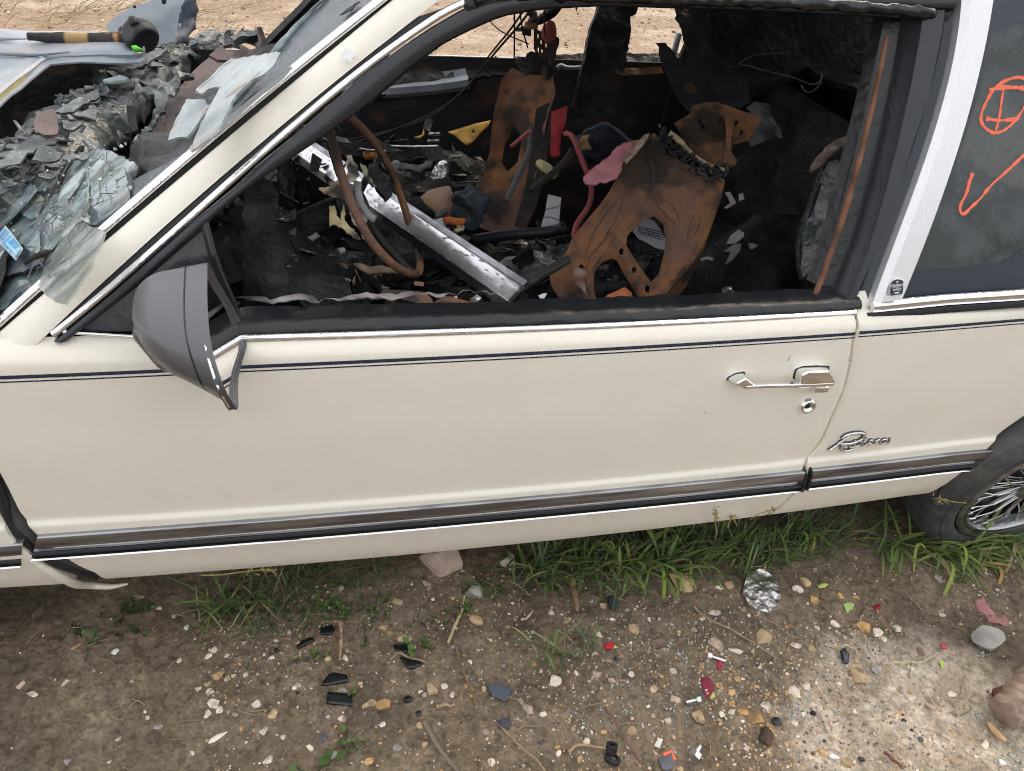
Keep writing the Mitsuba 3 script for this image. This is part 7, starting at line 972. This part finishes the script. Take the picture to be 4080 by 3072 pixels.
stem([[.5292, .0808, .01], [.5208, .0327, .01], [.5159, -.0189, .01]], .0085, (.22, .14, .09), 'thick brown stick pointing out of the grass', seed=8, lift=.012)
stem([[1.2266, -.2553, 0], [1.2698, -.2636, 0], [1.3158, -.2683, 0], [1.3523, -.2632, 0], [1.3856, -.2526, 0]], .0026, (.46, .38, .26), 'pale bent straw crossing the upper edge of the dry patch', seed=9)
stem([[1.1421, -.2049, 0], [1.1607, -.2042, 0], [1.1748, -.2146, 0], [1.1734, -.227, 0]], .0022, (.46, .42, .34), 'thin pale wire loop around the dark blue plastic piece', 'wire', 'wire', seed=10)
stem([[1.2934, -.1169, 0], [1.2917, -.1665, 0], [1.2964, -.2173, 0]], .0024, (.26, .18, .12), 'thin brown stem right of the orange-tan oval stone', seed=11)
stem([[.1115, -.2321, 0], [.1362, -.2927, 0], [.1712, -.3554, 0]], .0065, (.20, .155, .115), 'broad flat weathered wood strip sunk in the dirt at the bottom', 'wood_strip', 'wood strip', -.002, seed=12)
stem([[.4061, -.357, 0], [.4304, -.3464, 0], [.4616, -.3512, 0], [.4902, -.3647, 0]], .0034, (.34, .24, .15), 'bent twig left of the rusty pipe fitting', seed=13)
stem([[.3726, -.0179, 0], [.3924, -.0111, 0], [.4084, .006, 0]], .0034, (.46, .34, .24), 'short forked pale twig below the grass', seed=14)
stem([[.1429, -.2097, 0], [.1832, -.2122, 0]], .0042, (.38, .28, .17), 'short straight tan twig right of the bright orange stone', seed=15)
rr3 = np.random.default_rng(88); sv = []
for i in range(190):
    x, y = rr3.uniform(-.9, 1.9), rr3.uniform(-.58, .14); L = rr3.uniform(.015, .075); a = rr3.uniform(0, 6.28); bnd = rr3.normal(0, .25); p = []
    for t in np.linspace(0, 1, 4): xx_, yy_ = x+L*t*math.cos(a+bnd*t), y+L*t*math.sin(a+bnd*t); p.append((xx_, yy_, gz(xx_, yy_)+.003+.004*math.sin(t*3.1)))
    sv.append(tube(p, [.0012, .0009, .0005], 4))
sv = cat_m(sv); c_ = tint(sv[0], (.25, .195, .13), .4, 9, 5); thing('straw_litter', sv, 'tinted', 'thin dry straw bits scattered over the dirt', 'straw', color=c_, kind='stuff')

# ---- grass
def blade(base, L, az, lean, curl, w, n=6, twist=.4):
    t = np.linspace(0, 1, n); th = lean+curl*t; ds = L/(n-1); x = np.cumsum(np.r_[0, np.sin(th[:-1])*ds]); z = np.cumsum(np.r_[0, np.cos(th[:-1])*ds])
    d = np.array([math.cos(az), math.sin(az)]); s = np.array([-math.sin(az), math.cos(az), 0]); ww = w*np.minimum(1, (1-t)*2.6)**.7*np.minimum(1, .55+t*2)
    P = np.stack([base[0]+x*d[0], base[1]+x*d[1], base[2]+z], 1); nrm = np.stack([-np.cos(th)*d[0], -np.cos(th)*d[1], np.sin(th)], 1)
    P[:, 2] = np.maximum(P[:, 2], ground_z(P[:, 0], P[:, 1])+.002)
    return grid(np.stack([P-s*ww[:, None]+nrm*ww[:, None]*.35, P, P+s*ww[:, None]+nrm*ww[:, None]*.35], 1))
GRN = np.array([(.135, .21, .085), (.175, .265, .10), (.23, .335, .115), (.31, .40, .135), (.14, .20, .12), (.38, .35, .20)])
LEAN = .35
def blades(spots, rg):
    ms, cs = [], []
    for (x, y, n, rx, ry, L0, L1, w, pal_, az0, azs) in spots:
        for _ in range(n):
            bx, by = x+rg.normal(0, rx), y+rg.normal(0, ry); L = rg.uniform(L0, L1); m = blade((bx, by, gz(bx, by)-.004), L, az0+rg.normal(0, azs), abs(rg.normal(LEAN, .25)), rg.uniform(.1, 1.5), w*rg.uniform(.6, 1.15), 6)
            c = GRN[rg.choice(pal_) if rg.uniform() > .13 else 5]*rg.uniform(.7, 1.25); tt = np.repeat(np.linspace(0, 1, 6), 3)[:, None]; ms.append(m); cs.append(np.clip(c*(.9+.1*tt)+np.array([.05, .03, 0])*tt**3*rg.uniform(0, 1), 0, 1))
    m = cat_m(ms); return m, np.vstack(cs)
rg = np.random.default_rng(5)
def at2(*q): return q
GP = [[-.3253, .1204], [-.2872, .1547], [-.2432, .109], [-.1962, .1379], [-.1635, .0807], [-.2206, .0632], [-.2988, .0825], [-.2724, .1937], [-.1766, .1902], [-.1264, .1977], [.4379, .1199], [.5005, .1443], [.5666, .158], [.5951, .1153], [.6724, .1613], [.7434, .1521], [.7871, .1179], [.6041, .0552], [.4122, .0811], [.8569, .1785], [.9255, .146], [.9474, .0744], [1.0171, .1342], [1.047, .0839], [.9627, .177], [1.0967, .1063], [1.0854, .1144], [1.1426, .1394], [1.2105, .1473]]
spots = []
for i, (x, y) in enumerate(GP):
    dense = i >= 10
    spots.append((x, y, int(rg.uniform(14, 46)) if dense else 34, .05, .028, .04, .14 if dense else .10, .0033 if dense else .0022, (0, 1, 1, 2, 4) if dense else (0, 0, 4, 1, 5), -1.57, 1.7))
# thin fringe under the sill
for x in np.arange(-.15, 1.55, .05):
    if abs(x-.30) > .10: spots.append((x, .22+rg.normal(0, .03), 14 if (x < .02 or x > .42) else 3, .03, .05, .05, .14, .0024, (0, 0, 4, 1), -1.57, 1.4))
for x in np.arange(.45, 1.45, .06): spots.append((x, .10+rg.normal(0, .02), 10, .03, .03, .06, .16, .003, (0, 1, 2, 4), -1.57, 1.2))
m, c = blades(spots, rg); thing('grass', m, 'leafy', 'short green grass growing along the car sill', 'grass', color=c, smooth=True, kind='stuff')
def tuft(px, n, L0, L1, w, pal_, lab, spread=.018, az0=-1.57, azs=1.0, seed=0, label_cat='grass tuft', name='grass_tuft'):
    x, y = px[:2]; m, c = blades([(x, y, n, spread, spread*.6, L0, L1, w, pal_, az0, azs)], np.random.default_rng(seed)); return thing(name, m, 'leafy', lab, label_cat, color=c, smooth=True)
TF = [[.6876, .1086], [.7881, .0954], [.7581, .1676], [.6096, .1189], [.4398, .109], [.8719, .0843], [1.4817, .1072], [1.5604, .1028], [1.6297, .044], [1.7239, .0595], [1.8219, .0583], [.4246, -.1173], [.515, -.1079], [-.3355, .1218], [.0425, .1897], [1.2375, .1719]]
TL = ['broad-bladed grass tuft below the middle of the door sill', 'bright grass tuft with long arching blades left of the tan triangular stone', 'tall dark grass tuft close under the door sill', 'grass tuft left of the broad-bladed tuft', 'thin leaning grass tuft right of the pale boulder', 'small grass tuft beside the tan triangular stone', 'grass tuft in front of the rear tyre, left one', 'grass tuft in front of the rear tyre, right one', 'long trailing grass tuft reaching out from the rear wheel', 'wide grass tuft below the wire wheel', 'grass tuft at the right edge below the rear wheel', 'flattened grass tuft lying alone in the dirt', 'thin grass tuft right of the flattened one', 'tall-bladed grass tuft at the left end of the grass', 'two-bladed grass sprig left of the pale boulder', 'grass tuft below the rear end of the door']
for i, (q, l) in enumerate(zip(TF, TL)):
    LEAN = .95 if i in (6, 7, 8, 9, 10) else .45
    big = i in (0, 1, 6, 7, 8, 9, 10)
    tuft(q, (26, 20, 30, 20, 24, 14, 22, 20, 24, 34, 34, 16, 10, 18, 8, 26)[i], .07 if i in (11, 12) else .10, .13 if i in (11, 12) else .20 if big else .17, .0052 if big else .0034, (1, 2, 2, 3) if big else (0, 1, 2, 4), l, .02, -1.57+(.5 if i in (8,) else 0), 1.1 if i not in (11, 12) else 2.2, 300+i)
for i, (q, lab) in enumerate((([[1.18, .02, .01], [1.2, -.02, .1], [1.235, -.06, .13], [1.25, -.115, .06]], 'long yellow-green blade arching over in front of the tan triangular stone'),)):
    pass
def arch_blade(px, heights, w, c, lab, seed):
    q = smoothline(np.array([[x, y, gz(x, y)+h] for (x, y, _), h in zip(px, heights)]), 18); t = np.gradient(q, axis=0); t /= np.linalg.norm(t, axis=1, keepdims=True); s = np.cross(t, [0, 0, 1]); s /= np.linalg.norm(s, axis=1, keepdims=True); tt = np.linspace(0, 1, 18); ww = (w*np.minimum(1, (1-tt)*3)**.7*np.minimum(1, .5+tt*2))[:, None]
    m = grid(np.stack([q-s*ww+[0, 0, .002], q, q+s*ww+[0, 0, .002]], 1)); k = add('arching_blade', m, 'leafy', True, tint(m[0], c, .12, 40, seed)); return tag(k, lab, 'grass blade')
AB = [([[.6537, .0441, .05], [.6955, .0385, .05], [.7143, .0049, .05], [.7153, -.0307, .05]], (-.05, .03, -.02, -.045), .0042, (.30, .38, .07), 'yellow-green blade arching down left of the tan triangular stone'), ([[.7283, .0824, .05], [.7588, .0675, .05], [.7579, .0145, .05], [.7286, -.0449, .05]], (-.02, .05, .01, -.045), .0046, (.28, .40, .08), 'longest yellow-green blade curving down past the tan triangular stone'), ([[.7112, .0846, .05], [.7673, .0664, .05], [.8045, .0346, .05], [.8152, -.0113, .05]], (-.02, .05, .03, -.03), .0044, (.24, .38, .08), 'green blade arching over the tan triangular stone'),
      ([[.6566, .1082, .05], [.6383, .1356, .05], [.5986, .1368, .05]], (.03, .08, .06), .0040, (.24, .38, .10), 'pale green blade bending left below the sill'), ([[.8443, .0727, .05], [.8364, .0304, .05], [.8287, -.0182, .05]], (.05, .02, -.04), .0036, (.34, .40, .08), 'straight yellow blade right of the tan triangular stone'), ([[1.5185, .0734, .05], [1.5254, .0292, .05], [1.5109, .0418, .05], [1.4834, -.0279, .05]], (-.02, .05, .06, -.03), .0044, (.34, .40, .12), 'yellow-tipped blade drooping over the dark chip'), ([[1.5822, .0435, .05], [1.6209, .0062, .05], [1.6216, -.0332, .05]], (.06, .07, .0), .0052, (.32, .42, .10), 'broad light green blade reaching towards the red cloth'), ([[1.5874, .0052, .05], [1.5687, -.0391, .05], [1.4875, -.1194, .05]], (.02, .04, -.045), .0046, (.34, .42, .11), 'long pale blade hanging down left of the red cloth'), ([[1.6906, -.0134, .05], [1.7241, -.0309, .05], [1.7779, -.0406, .05]], (.02, .03, .02), .0050, (.56, .40, .16), 'dry orange blade at the right edge'), ([[1.7236, -.0256, .05], [1.7238, -.0518, .05], [1.6977, -.084, .05]], (.02, .02, -.03), .0044, (.52, .34, .14), 'curled dry orange blade tip below the dry blade'), ([[1.2014, .152, .05], [1.2102, .1179, .05], [1.1985, .0897, .05]], (.05, .05, -.02), .0042, (.30, .38, .09), 'yellow-green blade bending down at the rear end of the sill'), ([[1.2426, .1358, .05], [1.2327, .1096, .05], [1.2196, .0844, .05]], (.04, .04, -.02), .0040, (.38, .38, .10), 'yellow blade beside the bending one at the rear end of the sill')]
for i, a in enumerate(AB): arch_blade(*a, i)
# small broad-leaved weeds
def weed(px, n, s, lab, c=(.11, .27, .05), seed=0, hgt=.02, spread=.03):
    r_ = np.random.default_rng(seed); ms, cs, bs = [], [], []
    for i in range(n):
        a = r_.uniform(0, 6.28); L = s*.75*r_.uniform(.6, 1.2); bx, by = px[0]+r_.normal(0, spread), px[1]+r_.normal(0, spread*.6); z = gz(bx, by)+hgt*r_.uniform(.2, 1); bs.append((bx, by)); d = np.array([math.cos(a), math.sin(a), r_.uniform(-.2, .5)]); w = np.array([-math.sin(a), math.cos(a), 0])*L*.42
        rows = [np.array([bx, by, z])+d*L*t+np.stack([-w*k, w*0+[0, 0, -L*.06], w*k]) for t, k in ((0, .1), (.25, .8), (.5, 1), (.75, .75), (1, .03))]; m = grid(np.array(rows)); ms.append(m); cs.append(np.tile(np.asarray(c)*r_.uniform(.7, 1.3), (len(m[0]), 1)))
        st_ = tube([[bx, by, gz(bx, by)-.002], [bx, by, z]], .0011, 4); ms.append(st_); cs.append(np.tile(np.asarray(c)*.7, (len(st_[0]), 1)))
    rn_ = np.array(bs); rn_ = rn_[np.argsort(rn_[:, 0])]; ru = tube(np.array([[a, b, gz(a, b)+.001] for a, b in rn_]), .0009, 4); ms.append(ru); cs.append(np.tile(np.asarray(c)*.6, (len(ru[0]), 1)))
    m = cat_m(ms); return thing('leafy_weed', m, 'leafy', lab, 'weed', color=np.clip(np.vstack(cs), 0, 1), smooth=True)
WD = [[-.0961, .1019], [-.0667, .0781], [-.0208, .085], [.1017, -.0643], [.1267, -.0539], [-.036, -.1537], [-.1249, -.0395], [-.0518, -.2636], [-.1058, -.2994], [.2868, .1141], [.2427, .0465], [.1733, .0166], [.0421, .0653], [.3201, .0861], [-.3296, .1695], [-.3144, .1102], [-.5492, .1372], [-.5105, .1319], [-.6055, .0612], [-.6616, .0904], [-.524, .0745], [1.6014, -.0523], [.4803, .0615]]
WL = ['round-leaved weed at the lower edge of the left grass', 'low weed just right of the round-leaved weed', 'spreading weed with many small leaves right of the left grass', 'green weed sprig over the pointed black shard', 'three-leaved weed right of the middle black shards', 'tiny weed at the corner of the rectangular black shard', 'tiny weed left of the straw bundle', 'small weed among gravel near the bottom edge', 'weed with long leaves at the very bottom edge', 'weed growing on the grey stone', 'bright weed on the thick yellowish stem', 'small weed under the pale boulder', 'weed left of the pale boulder', 'weed right of the grey stone', 'broad green leaf in the left grass, upper one', 'broad green leaf in the left grass, lower one', 'dark green weed below the fender lip', 'pale green weed right of the dark green weed', 'flat round weed in the dirt at left', 'faint dark weed left of the flat round weed', 'dark weed right of the flat round weed', 'small weed in the long grass near the rear wheel', 'bright small weed under the grass edge']
for i, (q, l) in enumerate(zip(WD, WL)): weed(q, (7, 9, 22, 5, 5, 5, 7, 9, 6, 9, 8, 8, 9, 9, 4, 4, 14, 7, 8, 8, 8, 7, 8)[i], (.026, .020, .017, .024, .022, .014, .016, .016, .032, .016, .016, .014, .016, .016, .035, .035, .022, .018, .016, .014, .016, .016, .016)[i], l, seed=400+i, spread=(.016, .02, .045, .012, .012, .010, .016, .02, .02, .02, .012, .03, .02, .02, .008, .008, .03, .012, .018, .02, .02, .012, .015)[i], c=(.075, .12, .055) if i in (16, 19, 20) else (.13, .22, .075))
# flower heads rising in front of the sill
for i, (px, lab) in enumerate((([[.8211, -.03, .2687], [.8065, -.03, .3141], [.7976, -.03, .3549]], 'thin seed stalk standing in front of the door bottom, left one'), ([[.8451, -.03, .2875], [.8442, -.03, .3147], [.8461, -.03, .3304]], 'thin seed stalk standing in front of the door bottom, short one'), ([[.8973, -.03, .3078], [.9167, -.03, .3269], [.94, -.03, .332], [.9504, -.03, .3387]], 'yellowish seed head lying on the sill at the door gap'), ([[1.5059, -.02, .2797], [1.4495, -.02, .2929], [1.4069, -.02, .3087]], 'thin seed stalk against the rear tyre'), ([[-.3315, 0, .2682], [-.2884, 0, .2637], [-.244, 0, .2661], [-.1905, 0, .2648]], 'yellow flowering stalk lying along the sill above the left grass'))):
    q = smoothline(px, 14); ms = [tube(q, .0013, 5)]; r_ = np.random.default_rng(i)
    for j in range(16): c0 = q[-1-int(r_.integers(0, 5))]+r_.normal(0, .004, 3); ms.append(tube([c0, c0+r_.normal(0, .007, 3)], [.0016, .0008], 4))
    m = cat_m(ms); thing('seed_stalk', m, 'tinted', lab, 'seed stalk', color=tint(m[0], (.30, .24, .09), .3, 90, i), smooth=True)
# dry straw on the far ground, upper left
rr3 = np.random.default_rng(89); sv = []
for i in range(420):
    x, y = rr3.uniform(-3.6, -.6), rr3.uniform(5.2, 9.5); L = rr3.uniform(.08, .45); a = rr3.normal(.2, .7); sv.append(tube([[x, y, .01], [x+L*.5*math.cos(a), y+L*.5*math.sin(a), rr3.uniform(.02, .12)], [x+L*math.cos(a), y+L*math.sin(a), rr3.uniform(.0, .10)]], [.003, .0025, .001], 4))
sv = cat_m(sv); thing('dry_grass', sv, 'tinted', 'dry straw-coloured grass on the dirt beyond the hood', 'dry grass', color=tint(sv[0], (.27, .215, .135), .5, 2, 6), kind='stuff')

# ---- trees beside the yard, behind the photographer: what the bright metal mirrors
def tree(x, y, h, r_, seed, lab):
    g = np.random.default_rng(seed); k = numbered('yard_tree'); tag(k, lab, 'tree', 'trees behind the photographer')
    add(k+'__trunk', tube([[x, y, -.1], [x+.1, y, h*.35], [x, y+.1, h*.75]], [.16, .12, .05], 9), 'tyre_rubber', True)
    n = 1500; u = g.normal(size=(n, 3)); u /= np.linalg.norm(u, axis=1, keepdims=True); c = u*(g.uniform(.35, 1, n)**.5)[:, None]*[r_, r_, h*.36]*(.75+.5*meshkit.noise(u*2+seed, seed))[:, None]+[x, y, h*.62]
    a, b = g.normal(size=(2, n, 3))*.16; V_ = np.stack([c-a-b*.5, c+a-b*.4, c+a*.3+b], 1).reshape(-1, 3); F_ = np.arange(3*n).reshape(n, 3)
    add(k+'__crown', (V_, F_), 'leafy', False, np.repeat(np.array([.06, .11, .04])*g.uniform(.6, 1.3, (n, 1)), 3, 0))
for i, (x, h) in enumerate(((-9, 5.5), (-5.5, 6.5), (-2, 5.2), (1.5, 6.8), (5, 5.6), (8.5, 6.4), (12, 5.8))): tree(x*1.5, -15-(i % 3)*1.6, h, 2.8, 900+i, 'leafy green tree behind the photographer, mirrored in the bright trim')
